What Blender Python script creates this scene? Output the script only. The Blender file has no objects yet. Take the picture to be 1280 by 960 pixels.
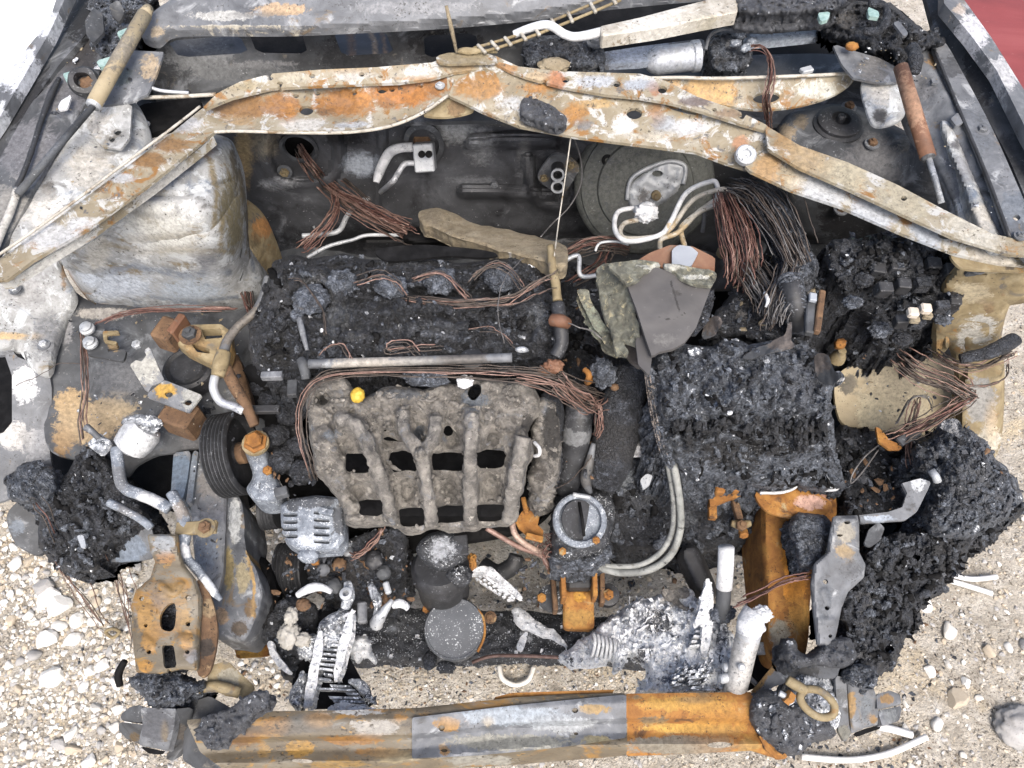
import bpy, math, random
import numpy as np
from mathutils import Vector

random.seed(11)
RNG = np.random.default_rng(11)
S = bpy.context.scene
C = S.collection

# ------------------------------------------------------------------ camera, sky, sun, exposure
CAM = np.array((0.0, -0.153, 1.763)); TILT = math.radians(30); FPX = 961.0
cd = bpy.data.cameras.new('camera'); cam = bpy.data.objects.new('camera', cd); C.objects.link(cam)
cam.location = CAM; cam.rotation_euler = (TILT, 0, 0)
cd.sensor_width = 36; cd.lens = FPX / 1280 * 36; cd.clip_start = 0.02; cd.clip_end = 200
S.camera = cam
SUN_EL, SUN_AZ = math.radians(56), math.radians(165)      # high veiled sun behind the photographer
w = bpy.data.worlds.new('World'); S.world = w; w.use_nodes = True
wt = w.node_tree; bg = wt.nodes['Background']
sky = wt.nodes.new('ShaderNodeTexSky'); sky.sky_type = 'NISHITA'; sky.sun_disc = False
sky.sun_elevation = SUN_EL; sky.sun_rotation = SUN_AZ; sky.air_density = 1.0; sky.dust_density = 5.0; sky.ozone_density = 1.0
wt.links.new(sky.outputs[0], bg.inputs[0]); bg.inputs[1].default_value = 0.125
sl = bpy.data.lights.new('sun', 'SUN'); so = bpy.data.objects.new('sun', sl); C.objects.link(so)
sl.energy = 1.7; sl.angle = math.radians(30); sl.color = (1.0, 0.96, 0.9)
sd = Vector((math.sin(SUN_AZ) * math.cos(SUN_EL), math.cos(SUN_AZ) * math.cos(SUN_EL), math.sin(SUN_EL)))
so.rotation_euler = sd.to_track_quat('Z', 'Y').to_euler(); so.location = (0, 0, 6)
S.view_settings.view_transform = 'Standard'; S.view_settings.look = 'None'
S.view_settings.gamma = 1; S.view_settings.exposure = 1.3; S.view_settings.use_curve_mapping = False
S.cycles.max_bounces = 6; S.cycles.diffuse_bounces = 4; S.cycles.glossy_bounces = 3; S.cycles.use_denoising = True

# ------------------------------------------------------------------ geometry helpers
# The wreck was surveyed from the photograph: a point is given as (picture x, picture y, height in metres) and turned into metres.
def W(px, py, z):
    px = np.asarray(px, float); py = np.asarray(py, float); z = np.asarray(z, float)
    a = (px - 640) / FPX; b = (480 - py) / FPX
    dy = math.sin(TILT) + b * math.cos(TILT); dz = -math.cos(TILT) + b * math.sin(TILT)
    t = (z - CAM[2]) / dz
    return np.stack([CAM[0] + a * t, CAM[1] + dy * t, z + 0 * t], -1)
def zy(Y):                                   # height at which the ray through a picture point meets the upright plane y = Y
    def f(px, py):
        b = (480 - np.asarray(py, float)) / FPX
        dy = math.sin(TILT) + b * math.cos(TILT); dz = -math.cos(TILT) + b * math.sin(TILT)
        return CAM[2] + (Y - CAM[1]) / dy * dz + 0 * np.asarray(px, float)
    return f
def PX(px, py, z):                           # metres per picture pixel there
    p = W(px, py, z) - CAM
    return float(p[1] * math.sin(TILT) - p[2] * math.cos(TILT)) / FPX
def zof(z):
    if callable(z): return z
    if isinstance(z, (int, float)): return lambda x, y: z + 0.0 * np.asarray(x, float)
    pts = np.array(z, float); n = len(pts); xy = (pts[:, :2] - 640) / 300.0
    lo, hi = pts[:, 2].min(), pts[:, 2].max(); m = .25 * (hi - lo)
    if n == 2:
        d = xy[1] - xy[0]; L = max((d ** 2).sum(), 1e-9)
        def f(x, y):
            t = np.clip(((np.asarray(x, float) - 640) / 300 - xy[0, 0]) * d[0] / L + ((np.asarray(y, float) - 640) / 300 - xy[0, 1]) * d[1] / L, -.3, 1.3)
            return pts[0, 2] + (pts[1, 2] - pts[0, 2]) * t
        return f
    if n == 3:
        A = np.concatenate([xy, np.ones((3, 1))], 1); c = np.linalg.lstsq(A, pts[:, 2], rcond=None)[0]
        return lambda x, y: np.clip((np.asarray(x, float) - 640) / 300 * c[0] + (np.asarray(y, float) - 640) / 300 * c[1] + c[2], lo - m, hi + m)
    def U(r2): return np.where(r2 > 1e-12, .5 * r2 * np.log(np.maximum(r2, 1e-12)), 0)      # thin plate through the surveyed points
    K = U(((xy[:, None] - xy[None]) ** 2).sum(-1)) + 2e-4 * np.eye(n); Pm = np.concatenate([np.ones((n, 1)), xy], 1)
    A = np.zeros((n + 3, n + 3)); A[:n, :n] = K; A[:n, n:] = Pm; A[n:, :n] = Pm.T
    c = np.linalg.lstsq(A, np.concatenate([pts[:, 2], np.zeros(3)]), rcond=None)[0]
    def f(x, y):
        x = (np.asarray(x, float) - 640) / 300; y = (np.asarray(y, float) - 640) / 300
        r = U((x[..., None] - xy[:, 0]) ** 2 + (y[..., None] - xy[:, 1]) ** 2) @ c[:n] + c[n] + c[n + 1] * x + c[n + 2] * y
        return np.clip(r, lo - m, hi + m)
    return f

_perm = RNG.permutation(256); _perm = np.concatenate([_perm, _perm, _perm])
_g = RNG.normal(size=(256, 3)); _g /= np.linalg.norm(_g, axis=1)[:, None]
def perlin(p):
    i = np.floor(p).astype(int); f = p - i; i &= 255
    u = f * f * f * (f * (f * 6 - 15) + 10)
    def gr(dx, dy, dz):
        h = _perm[_perm[_perm[i[:, 0] + dx] + i[:, 1] + dy] + i[:, 2] + dz] & 255
        return (_g[h] * (f - np.array((dx, dy, dz)))).sum(1)
    L = lambda a, b, t: a + (b - a) * t
    x = [L(gr(0, y, z), gr(1, y, z), u[:, 0]) for z in (0, 1) for y in (0, 1)]
    return L(L(x[0], x[1], u[:, 1]), L(x[2], x[3], u[:, 1]), u[:, 2])
TURN = np.array(((.36, .48, -.80), (-.80, .60, 0), (.48, .64, .60)))      # keeps the noise lattice off the axes
def fbm(p, freq, octv=4, kind='fbm', seed=0.0):
    out = np.zeros(len(p)); a = 1.0; q = p @ TURN * freq + seed * 17.3
    for _ in range(octv):
        n = perlin(q)
        if kind == 'billow': n = np.abs(n) * 2 - .45
        elif kind == 'ridge': n = .5 - np.abs(n) * 2
        out += a * n; a *= .52; q = q @ TURN * 2.07 + 5.1
    return out

BASE = {}
def setprops(o, meta):
    label, cat = meta[0], meta[1]
    o['label'] = label; o['category'] = cat
    if len(meta) > 2 and meta[2]: o['group'] = meta[2]
def thing(name, label, cat, at, group=None, kind=None):
    o = bpy.data.objects.new(name, None); C.objects.link(o); o.empty_display_size = .05
    b = W(*at); o.location = b; BASE[o] = b
    o['label'] = label; o['category'] = cat
    if group: o['group'] = group
    if kind: o['kind'] = kind
    return o
def emit(name, par, V, F, mats, mi=None, tint=None, smooth=True, kind=None, label=None):
    """One mesh object. par: an object (its part), or (label, category[, group]) for a thing that is one mesh, or 'structure'."""
    V = np.asarray(V, float)
    me = bpy.data.meshes.new(name)
    if isinstance(par, bpy.types.Object): base = BASE[par]
    elif par == 'structure': base = np.zeros(3)
    else: base = np.array((V[:, 0].mean(), V[:, 1].mean(), V[:, 2].min()))
    me.from_pydata((V - base).tolist(), [], [tuple(int(k) for k in f) for f in F]) if not isinstance(F, np.ndarray) else me.from_pydata((V - base).tolist(), [], F.tolist())
    if not isinstance(mats, (list, tuple)): mats = [mats]
    for m in mats: me.materials.append(m)
    if mi is not None: me.polygons.foreach_set('material_index', np.asarray(mi, np.int32))
    if smooth: me.polygons.foreach_set('use_smooth', np.ones(len(me.polygons), bool))
    if tint is None: tint = np.zeros((len(V), 4))
    if True:
        ca = me.color_attributes.new('tint', 'FLOAT_COLOR', 'POINT')
        ca.data.foreach_set('color', np.asarray(tint, np.float32).ravel())
    me.update()
    o = bpy.data.objects.new(name, me); C.objects.link(o)
    if isinstance(par, bpy.types.Object): o.parent = par; BASE[o] = base
    elif par == 'structure': o['kind'] = 'structure'; BASE[o] = base
    else: o.location = base; BASE[o] = base; setprops(o, par)
    if kind: o['kind'] = kind
    if label: o['label'] = label
    return o

def catmull(P, closed=False, per=6):
    P = np.asarray(P, float); n = len(P)
    if n < 3 and not closed:
        t = np.linspace(0, 1, per + 1)[:, None]; return P[0] + (P[-1] - P[0]) * t
    out = []
    for i in range(n if closed else n - 1):
        if closed: p0, p1, p2, p3 = P[i - 1], P[i], P[(i + 1) % n], P[(i + 2) % n]
        else: p0, p1, p2, p3 = P[max(i - 1, 0)], P[i], P[i + 1], P[min(i + 2, n - 1)]
        t = np.linspace(0, 1, per, endpoint=False)[:, None]
        out.append(.5 * (2 * p1 + (p2 - p0) * t + (2 * p0 - 5 * p1 + 4 * p2 - p3) * t ** 2 + (3 * p1 - p0 - 3 * p2 + p3) * t ** 3))
    if not closed: out.append(P[-1:])
    return np.concatenate(out)
def inside(x, y, poly):
    r = np.zeros(x.shape, bool); n = len(poly)
    for i in range(n):
        x1, y1 = poly[i - 1]; x2, y2 = poly[i]
        if y1 == y2: continue
        c = (y1 > y) != (y2 > y)
        r ^= c & (x < (x2 - x1) * (y - y1) / (y2 - y1) + x1)
    return r
def nearest(x, y, poly, closed=True):
    P = np.stack([x, y], -1); best = np.full(len(x), 1e9); q = P.copy()
    n = len(poly)
    for i in range(0 if closed else 1, n):
        a = poly[i - 1]; d = poly[i] - a; L = (d ** 2).sum()
        if L < 1e-9: continue
        t = np.clip(((P - a) @ d) / L, 0, 1); c = a + t[:, None] * d
        e = np.hypot(*(P - c).T); m = e < best
        best[m] = e[m]; q[m] = c[m]
    return best, q
def el(cx, cy, rx, ry=None, n=20, rot=0):
    ry = ry or rx; a = np.linspace(0, 2 * math.pi, n, endpoint=False); c, s = math.cos(rot), math.sin(rot)
    x, y = rx * np.cos(a), ry * np.sin(a)
    return np.stack([cx + x * c - y * s, cy + x * s + y * c], -1)
def smooth01(t): t = np.clip(t, 0, 1); return t * t * (3 - 2 * t)

def tints_at(x, y, tints):
    acc = np.zeros((len(x), 3)); ws = np.zeros(len(x)); al = np.zeros(len(x))
    for t in tints:
        if t[0] == 'line': d, _ = nearest(x, y, np.array(t[1], float), False); wv = t[4] * (1 - smooth01(d / t[2])); c = t[3]
        else:
            cx, cy, r, c, st = t[:5]; rx, ry = r if isinstance(r, tuple) else (r, r)
            d = np.hypot((x - cx) / rx, (y - cy) / ry); wv = st * (1 - smooth01(d - .25))
        acc += wv[:, None] * np.array(c); ws += wv; al = np.maximum(al, wv)
    col = acc / np.maximum(ws, 1e-6)[:, None]
    return np.concatenate([col, al[:, None]], 1)

_seed = [0.0]
def patch(name, par, out, z, mat, step=4, thick=.004, holes=(), amp=0.0, freq=40, octv=4, edge=0.0, edgew=14, tints=(), curve=True,
          jag=0.0, kind='fbm', zb=None, tv=(0, 0, -1), ridges=(), per=5, okind=None, label=None, crater=(), grit=1.0):
    """A sheet or a lump over a traced outline, with real thickness (thick, or down to the height zb)."""
    _seed[0] += 1.0; sd_ = _seed[0]
    poly = np.array(out, float)
    if curve: poly = catmull(poly, True, per)
    if jag:
        n = len(poly); t = np.cumsum(np.hypot(*(poly - np.roll(poly, 1, 0)).T))
        q = np.stack([t, t * 0 + sd_ * 3.1, t * 0], -1); q2 = q + 40
        poly = poly + jag * np.stack([fbm(q, .07, 3), fbm(q2, .07, 3)], -1) * 1.6
    if mat.name in ('charred_plastic', 'ash_dusted_char', 'granular_char') and curve: jag = max(jag, 2.2)
    hs = [np.array(h, float) for h in holes]
    x0, y0 = poly.min(0); x1, y1 = poly.max(0)
    xs = np.arange(x0 - step, x1 + step * 1.5, step); ys = np.arange(y0 - step, y1 + step * 1.5, step)
    gx, gy = np.meshgrid(xs, ys); sh = gx.shape; gx = gx.ravel().copy(); gy = gy.ravel().copy()
    M = inside(gx, gy, poly)
    for h in hs: M &= ~inside(gx, gy, h)
    idx = np.arange(gx.size).reshape(sh)
    q = np.stack([idx[:-1, :-1], idx[1:, :-1], idx[1:, 1:], idx[:-1, 1:]], -1).reshape(-1, 4)   # y down in the picture: this winding faces up
    mq = M[q]; s4 = mq.sum(1)
    quads = q[s4 == 4]; t3 = q[s4 == 3]; m3 = mq[s4 == 3]
    tris = np.array([r[k] for r, k in zip(t3, m3)], int).reshape(-1, 3)
    faces = [tuple(f) for f in quads] + [tuple(f) for f in tris]
    if len(faces) < 6 and step > .7:
        return patch(name, par, out, z, mat, step * .6, thick, holes, amp, freq, octv, edge, edgew, tints, curve, jag, kind, zb, tv, ridges, per, okind, label, crater, grit)
    ed = {}
    for f in faces:
        for i in range(len(f)):
            a, b = f[i], f[(i + 1) % len(f)]
            if (b, a) in ed: del ed[(b, a)]
            else: ed[(a, b)] = 1
    bnd = list(ed)
    bv = np.unique(np.array(bnd).ravel())
    best = None
    for pl in [poly] + hs:
        d, c = nearest(gx[bv], gy[bv], pl)
        if best is None: best, cc = d, c
        else:
            m = d < best; best = np.where(m, d, best); cc[m] = c[m]
    mv = best < step * 1.6
    gx[bv[mv]] = cc[mv, 0]; gy[bv[mv]] = cc[mv, 1]
    used = np.unique(np.concatenate([np.array(f) for f in (quads.ravel(), tris.ravel())]))
    rm = -np.ones(gx.size, int); rm[used] = np.arange(len(used))
    x, y = gx[used], gy[used]
    zz = zof(z)(x, y)
    need = edge or ridges
    if edge:
        d, _ = nearest(x, y, poly)
        k = np.clip(d / edgew, 0, 1); zz = zz - edge * (1 - np.sqrt(np.clip(1 - (1 - k) ** 2, 0, 1)))
    for (rp, rw, rh) in ridges:
        d, _ = nearest(x, y, catmull(rp, False, 5), False)
        zz = zz + rh * np.sqrt(np.clip(1 - (d / rw) ** 2, 0, 1)) if rh > 0 else zz + rh * (1 - smooth01(d / rw))
    for (cx, cy, r, dep) in crater:
        rx, ry = r if isinstance(r, tuple) else (r, r)
        zz = zz - dep * (1 - smooth01(np.hypot((x - cx) / rx, (y - cy) / ry)))
    pw = W(x, y, zz)
    if amp: zz = zz + amp * fbm(pw, freq, octv, kind, sd_)
    gr = GRIT.get(mat.name)
    if gr: gr = (gr[0] * grit, gr[1] * min(grit, 1), gr[2]) if grit else None
    if gr:                                                 # blistered crust: rounded lumps parted by sharp creases, at three sizes
        wp = pw + .006 * np.stack([fbm(pw, 40, 2, 'fbm', sd_ + k) for k in (11, 12, 13)], -1)
        zz = zz + gr[0] * (1.25 * gr[2] * fbm(wp, 42, 2, 'billow', sd_ + 3) + .95 * fbm(wp, 100, 1, 'billow', sd_ + 5) + .8 * fbm(wp, 165, 1, 'billow', sd_ + 7))
    top = W(x, y, zz); n = len(top)
    bot = top + np.array(tv) * thick
    if zb is not None: bot = top.copy(); bot[:, 2] = np.minimum(zb, top[:, 2] - .002)
    F = [tuple(rm[list(f)]) for f in faces] + [tuple(rm[list(f)][::-1] + n) for f in faces]
    nb = len(bnd); be = np.array([(rm[a], rm[b]) for a, b in bnd])
    ub, inv = np.unique(be.ravel(), return_inverse=True); inv = inv.reshape(-1, 2); nu = len(ub)
    d_ = top[be[:, 1]] - top[be[:, 0]]; on = np.zeros((nu, 3)); nrm = np.stack([d_[:, 1], -d_[:, 0], 0 * d_[:, 0]], -1)
    np.add.at(on, inv[:, 0], nrm); np.add.at(on, inv[:, 1], nrm); on /= np.maximum(np.linalg.norm(on, axis=1), 1e-9)[:, None]
    dep = np.linalg.norm(top[ub] - bot[ub], axis=1).max()
    rows = int(min(max(dep / .006, 1), 26)) if gr and dep > .012 else 1
    wl = []
    for r_ in range(rows + 1):
        t_ = r_ / rows; p_ = top[ub] * (1 - t_) + bot[ub] * t_
        if 0 < r_ and rows > 1:
            p_ = p_ + on * (gr[0] * 1.3 * (fbm(p_, 38, 2, 'billow', sd_ + 3) + fbm(p_, 110, 2, 'billow', sd_ + 5)))[:, None]
        wl.append(p_)
    wa = np.concatenate(wl); b0 = 2 * n
    for r_ in range(rows):
        F += [tuple(q_) for q_ in np.stack([b0 + r_ * nu + inv[:, 0], b0 + (r_ + 1) * nu + inv[:, 0], b0 + (r_ + 1) * nu + inv[:, 1], b0 + r_ * nu + inv[:, 1]], -1)]
    V = np.concatenate([top, bot, wa])
    T = None
    if len(tints):
        t = tints_at(x, y, tints); T = np.concatenate([t, t] + [t[ub]] * (rows + 1))
    o = emit(name, par, V, F, mat, tint=T, kind=okind, label=label)
    if not gr: o.data.set_sharp_from_angle(angle=math.radians(36))
    if gr and gr[1] and depth_of(o) < 2: crumbs(o, top, gr[1], step)
    if gr: TOPS[o] = (np.stack([x, y], -1), top)
    return o
TOPS = {}
def melt(o, folds, flakes, mats, r=(1.5, 4.5), size=(4, 12), down=.6):
    # sagging drips, folds and curled flakes of skin on a burnt surface, past counting
    xy, top = TOPS[o]; k = PX(*xy[len(xy) // 2], top[len(top) // 2, 2]); V = []; F = []; MI = []; n = 0
    sub = RNG.choice(len(xy), min(len(xy), 5000), replace=False); qx, qt = xy[sub], top[sub]
    for i in range(folds):
        p = qx[RNG.integers(len(qx))].copy(); a = RNG.normal(math.pi / 2, 1.6 - down); L = RNG.uniform(10, 38); m = 7; path = []
        for j in range(m):
            d = np.hypot(*(qx - p).T); h = d.argmin()
            if d[h] > 8: break
            path.append(qt[h] + (0, 0, .0025)); a += RNG.normal(0, .45); p = p + L / m * np.array((math.cos(a), math.sin(a)))
        if len(path) < 4: continue
        path = catmull(np.array(path), False, 3); rr = RNG.uniform(*r) * k * np.sin(np.linspace(.35, 2.9, len(path))) * (1 + .3 * np.sin(np.arange(len(path)) * 1.3 + i))
        v, f = sweep(path, np.maximum(rr, 3e-4), 7)
        v = v + (.0016 * fbm(v, 120, 2, 'fbm', i))[:, None]
        V.append(v); F += [tuple(t + n for t in g) for g in f]; MI += [RNG.integers(len(mats))] * len(f); n += len(v)
    for i in range(flakes):
        h = RNG.integers(len(qx)); c = qt[h] + (0, 0, .003); e = np.array(frame(RNG.normal(size=3) * .55 + (0, -.15, 1)))
        sx, sy = RNG.uniform(*size) * k, RNG.uniform(*size) * k * .7; g = np.linspace(-.5, .5, 4); cu = RNG.uniform(-1.4, 2.4); P = []
        for side in (0, 1):
            for b_ in g:
                for a_ in g:
                    w_ = 1 + RNG.uniform(-.35, .2) if abs(a_) > .4 or abs(b_) > .4 else 1
                    P.append(c + e[0] * a_ * sx * w_ + e[1] * b_ * sy * w_ + e[2] * (cu * sx * (a_ * a_ + .5 * a_ * b_) - side * .0012))
        q = [(r_ * 4 + c_, r_ * 4 + c_ + 1, r_ * 4 + c_ + 5, r_ * 4 + c_ + 4) for r_ in range(3) for c_ in range(3)]
        f = q + [tuple(t + 16 for t in u[::-1]) for u in q]; rim = [0, 1, 2, 3, 7, 11, 15, 14, 13, 12, 8, 4]
        f += [(rim[j], rim[j] + 16, rim[(j + 1) % 12] + 16, rim[(j + 1) % 12]) for j in range(12)]
        V.append(np.array(P)); F += [tuple(t + n for t in u) for u in f]; MI += [RNG.integers(len(mats))] * len(f); n += 32
    ob = emit('melted_folds', o, np.concatenate(V), F, list(mats), mi=MI, kind='stuff'); ob.data.set_sharp_from_angle(angle=.9)
GRIT = {'charred_plastic': (.0070, .10, 1), 'ash_dusted_char': (.0072, .13, 1), 'granular_char': (.0062, .10, .5), 'black_char_with_white_ash_flecks': (.0055, .035, .7), 'grey_ash_crust': (.0085, .05, .8), 'white_ash_crust': (.0052, .14, .8), 'fluffy_white_ash': (.0056, .16, .8), 'ashen_foamed_plastic': (.0062, .05, .6), 'porous_fibre_mat': (.0045, 0, .6), 'scorched_fibre_insulation': (.0025, 0, .3)}
def depth_of(o):
    d = 0
    while o.parent: o = o.parent; d += 1
    return d
def crumbs(o, top, dens, step):
    # loose crumbs lying on a charred surface, past counting
    n = int(len(top) * dens * (step / 2.2) ** 2)
    if n < 8: return
    V0, F0 = ICO[1]; F0 = np.array(F0); m = len(V0)
    q = top[RNG.integers(len(top), size=n)]
    s = .0009 * (1 + 2.6 * RNG.random(n) ** 3)
    sc = RNG.uniform(.55, 1.3, (n, 3)); fl = RNG.random(n) < .4; sc[fl] *= np.array((2.4, 1.5, .28))      # two in five are thin flakes
    v = V0[None] * (1 + .45 * RNG.uniform(-1, 1, (n, m, 1))) * (s[:, None] * sc)[:, None, :]
    A = RNG.normal(size=(n, 3, 3)); A[:, 2] += (0, 0, 1.5); A[:, 2] /= np.linalg.norm(A[:, 2], axis=1)[:, None]
    A[:, 0] = np.cross(A[:, 1], A[:, 2]); A[:, 0] /= np.linalg.norm(A[:, 0], axis=1)[:, None]; A[:, 1] = np.cross(A[:, 2], A[:, 0])
    v = np.einsum('nmk,nkj->nmj', v, A) + q[:, None, :]
    F = (F0[None] + (np.arange(n) * m)[:, None, None]).reshape(-1, 3)
    mi = np.repeat(RNG.choice(4, n, p=(.32, .42, .13, .13)), len(F0))
    cm = [M['ash'], M['ashdark'], M['ash'], M['white']] if any(q_ in o.data.materials[0].name for q_ in ('ash_crust', 'fluffy')) else [M['manifold']] * 4 if 'foamed' in o.data.materials[0].name else [M['char'], M['charash'], M['charfine'], M['ashdark']]
    emit('crumbs', o, v.reshape(-1, 3), F, cm, mi=mi, smooth=False, kind='stuff')

def sweep(P, r, seg=8, closed=False, caps=True):
    P = np.asarray(P, float); n = len(P); r = np.broadcast_to(np.asarray(r, float), (n,))
    T = np.roll(P, -1, 0) - np.roll(P, 1, 0)
    if not closed: T[0] = P[1] - P[0]; T[-1] = P[-1] - P[-2]
    T /= np.maximum(np.linalg.norm(T, axis=1), 1e-9)[:, None]
    u = np.array((0, 0, 1.)) if abs(T[0, 2]) < .9 else np.array((1., 0, 0))
    a = np.linspace(0, 2 * math.pi, seg, endpoint=False); V = []
    for i in range(n):
        u = u - T[i] * (u @ T[i]); u /= max(np.linalg.norm(u), 1e-9); v = np.cross(T[i], u)
        V.append(P[i] + r[i] * (np.cos(a)[:, None] * u + np.sin(a)[:, None] * v))
    F = []
    for i in range(n if closed else n - 1):
        j = (i + 1) % n
        for k in range(seg):
            l = (k + 1) % seg; F.append((i * seg + k, i * seg + l, j * seg + l, j * seg + k))
    if caps and not closed: F += [tuple(range(seg))[::-1], tuple((n - 1) * seg + k for k in range(seg))]
    return np.concatenate(V), F
def path3(pts): return W(*np.array(pts, float).T)
def tube(name, par, pts, r, mat, seg=10, per=6, closed=False, amp=0, freq=60, tints=(), kind=None, label=None, straight=False):
    P = path3(pts); k = PX(*pts[len(pts) // 2])
    rr = np.broadcast_to(np.asarray(r, float), (len(pts),)) * k
    Q = np.concatenate([P, rr[:, None]], 1)
    Q = Q if straight else catmull(Q, closed, per)
    V, F = sweep(Q[:, :3], np.maximum(Q[:, 3], 1e-4), seg, closed)
    if mat.name in GRIT and not amp: amp, freq = .003, 110
    if amp:
        c = np.repeat(Q[:, :3], seg, 0); d = V - c; d /= np.maximum(np.linalg.norm(d, axis=1), 1e-9)[:, None]
        V = V + d * (amp * fbm(V, freq, 3))[:, None]
    T = None
    if tints:
        pp = np.array(pts, float)[:, :2]; pp = pp if straight else catmull(pp, closed, per)
        t = tints_at(pp[:, 0], pp[:, 1], tints); T = np.repeat(t, seg, 0)
    return emit(name, par, V, F, mat, tint=T, kind=kind, label=label)
def strands(name, par, pts, n, spread, r, mats, fray=(1.0, 1.0), per=5, kind='stuff', wav=.55):
    """A bundle of fine bare wires, each one its own swept tube, joined because a wire is a pixel or two across."""
    P = catmull(path3(pts), False, per); k = PX(*pts[0]); m = len(P); V = []; F = []; MI = []; o = 0
    t = np.linspace(0, 1, m)
    fr = np.interp(t, (0, .5, 1), (fray[0], 1, fray[1]))
    for i in range(n):
        off = RNG.normal(size=3) * spread * k * .5; ph = RNG.uniform(0, 6.28, 6); fq = RNG.uniform(1, 4.5, 3)
        wv = np.stack([np.sin(fq[j] * t * 3 + ph[j]) for j in range(3)], -1) * spread * k * .28 * wav
        wv = wv + RNG.normal(size=(m, 3)) * r * k * .55
        a, b = RNG.uniform(0, .16, 2) if i % 3 else (0, 0)
        sel = slice(int(a * m), m - int(b * m) if b else m)
        Q = (P + off * fr[:, None] + wv * fr[:, None])[sel]
        v, f = sweep(Q, r * k * RNG.uniform(.7, 1.25), 4)
        V.append(v); F += [tuple(x + o for x in g) for g in f]; MI += [RNG.integers(len(mats))] * len(f); o += len(v)
    return emit(name, par, np.concatenate(V), F, list(mats), mi=MI, kind=kind)
def frame(axis, up=(0, 1, 0)):
    a = np.array(axis, float); a /= np.linalg.norm(a)
    u = np.array(up, float)
    if abs(u @ a) > .95: u = np.array((1., 0, 0))
    u = u - a * (u @ a); u /= np.linalg.norm(u); return u, np.cross(a, u), a
def lathe(name, par, at, prof, mat, axis=(0, 0, 1), seg=28, smooth=True, amp=0, freq=60, squash=1.0, label=None, tint=None, caps=True):
    """prof: (radius, height) pairs in picture pixels along the axis from the point at; hard corners by repeated points."""
    c = W(*at); k = PX(*at); u, v, a = frame(axis); ang = np.linspace(0, 2 * math.pi, seg, endpoint=False)
    V = []; F = []
    for (r, h) in prof:
        V.append(c + a * h * k + r * k * (np.cos(ang)[:, None] * u + squash * np.sin(ang)[:, None] * v))
    n = len(prof)
    for i in range(n - 1):
        for j in range(seg):
            l = (j + 1) % seg; F.append((i * seg + j, i * seg + l, (i + 1) * seg + l, (i + 1) * seg + j))
    if caps and prof[0][0] > .01: F.append(tuple(range(seg))[::-1])
    if caps and prof[-1][0] > .01: F.append(tuple((n - 1) * seg + j for j in range(seg)))
    V = np.concatenate(V)
    if amp: V = V + (V - c) / np.maximum(np.linalg.norm(V - c, axis=1), 1e-6)[:, None] * (amp * fbm(V, freq, 3))[:, None]
    T = None
    if tint is not None: T = np.tile(np.array(tint), (len(V), 1))
    o = emit(name, par, V, F, mat, smooth=smooth, label=label, tint=T)
    if smooth:
        o.data.set_sharp_from_angle(angle=math.radians(38))
    return o
def bolt(par, px, py, z, r, mat, axis=(0, 0, 1), name='bolt', washer=None):
    o = lathe(name, par, (px, py, z), [(r, 0), (r, r * .8), (r * .82, r * .95), (r * .4, r * .95), (r * .4, r * 1.3)], mat, axis, seg=6, smooth=False)
    if washer is not None: lathe('washer', par, (px, py, z), [(r * 1.55, -1), (r * 1.55, r * .18), (r * .6, r * .18)], washer, axis, seg=20)
    return o
def box(name, par, at, size, mat, rot=0.0, axis=(0, 0, 1), bevel=1.0, label=None):
    """size in pixels (along the rotated x, across, up)."""
    c = W(*at); k = PX(*at); u, v, a = frame(axis)
    cr, sr = math.cos(rot), math.sin(rot); e1 = np.cross(u, a)
    X = e1 * cr + u * sr; Y = -e1 * sr + u * cr
    hx, hy, hz = (s * k / 2 for s in size); b = min(bevel * k, hx * .45, hy * .45, hz * .45)
    V = []; 
    # chamfered box: three quads per corner level
    for sx in (-1, 1):
        for sy in (-1, 1):
            for sz in (-1, 1):
                V.append(c + X * sx * (hx - b) + Y * sy * (hy - b) + a * sz * hz)
                V.append(c + X * sx * hx + Y * sy * (hy - b) + a * sz * (hz - b))
                V.append(c + X * sx * (hx - b) + Y * sy * hy + a * sz * (hz - b))
    import bmesh
    bm = bmesh.new(); vs = [bm.verts.new(p) for p in V]
    r = bmesh.ops.convex_hull(bm, input=vs); bm.normal_update()
    bm.verts.index_update(); V = [tuple(q.co) for q in bm.verts]; F = [tuple(q.index for q in f.verts) for f in bm.faces]; bm.free()
    return emit(name, par, V, F, mat, smooth=False, label=label)
def lump(name, par, at, r, mat, amp=.25, seed=None, squash=.7, sub=3, freq=2.2, label=None, kind=None):
    """A charred or broken nugget; r in pixels (a number or three)."""
    c = W(*at); k = PX(*at); rr = np.array(r if isinstance(r, (tuple, list)) else (r, r, r * squash)) * k
    V, F = ICO[sub]; s = RNG.uniform(0, 50)
    sub = min(sub + (max(np.max(r), 0) > 7), 4); V, F = ICO[sub]
    d = 1 + amp * fbm(V + s, freq, 5) * 1.7 + (amp * .5 * fbm(V + s, freq * 3.5, 3, 'billow') if 'char' in mat.name or 'ash' in mat.name else 0)
    P = c + V * d[:, None] * rr
    return emit(name, par, P, F, mat, label=label, kind=kind)
def _ico():
    import bmesh
    r = {}
    for s in (1, 2, 3, 4):
        bm = bmesh.new(); bmesh.ops.create_icosphere(bm, subdivisions=s, radius=1)
        bm.verts.index_update(); r[s] = (np.array([tuple(v.co) for v in bm.verts]), [tuple(v.index for v in f.verts) for f in bm.faces]); bm.free()
    return r
ICO = _ico()
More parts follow.
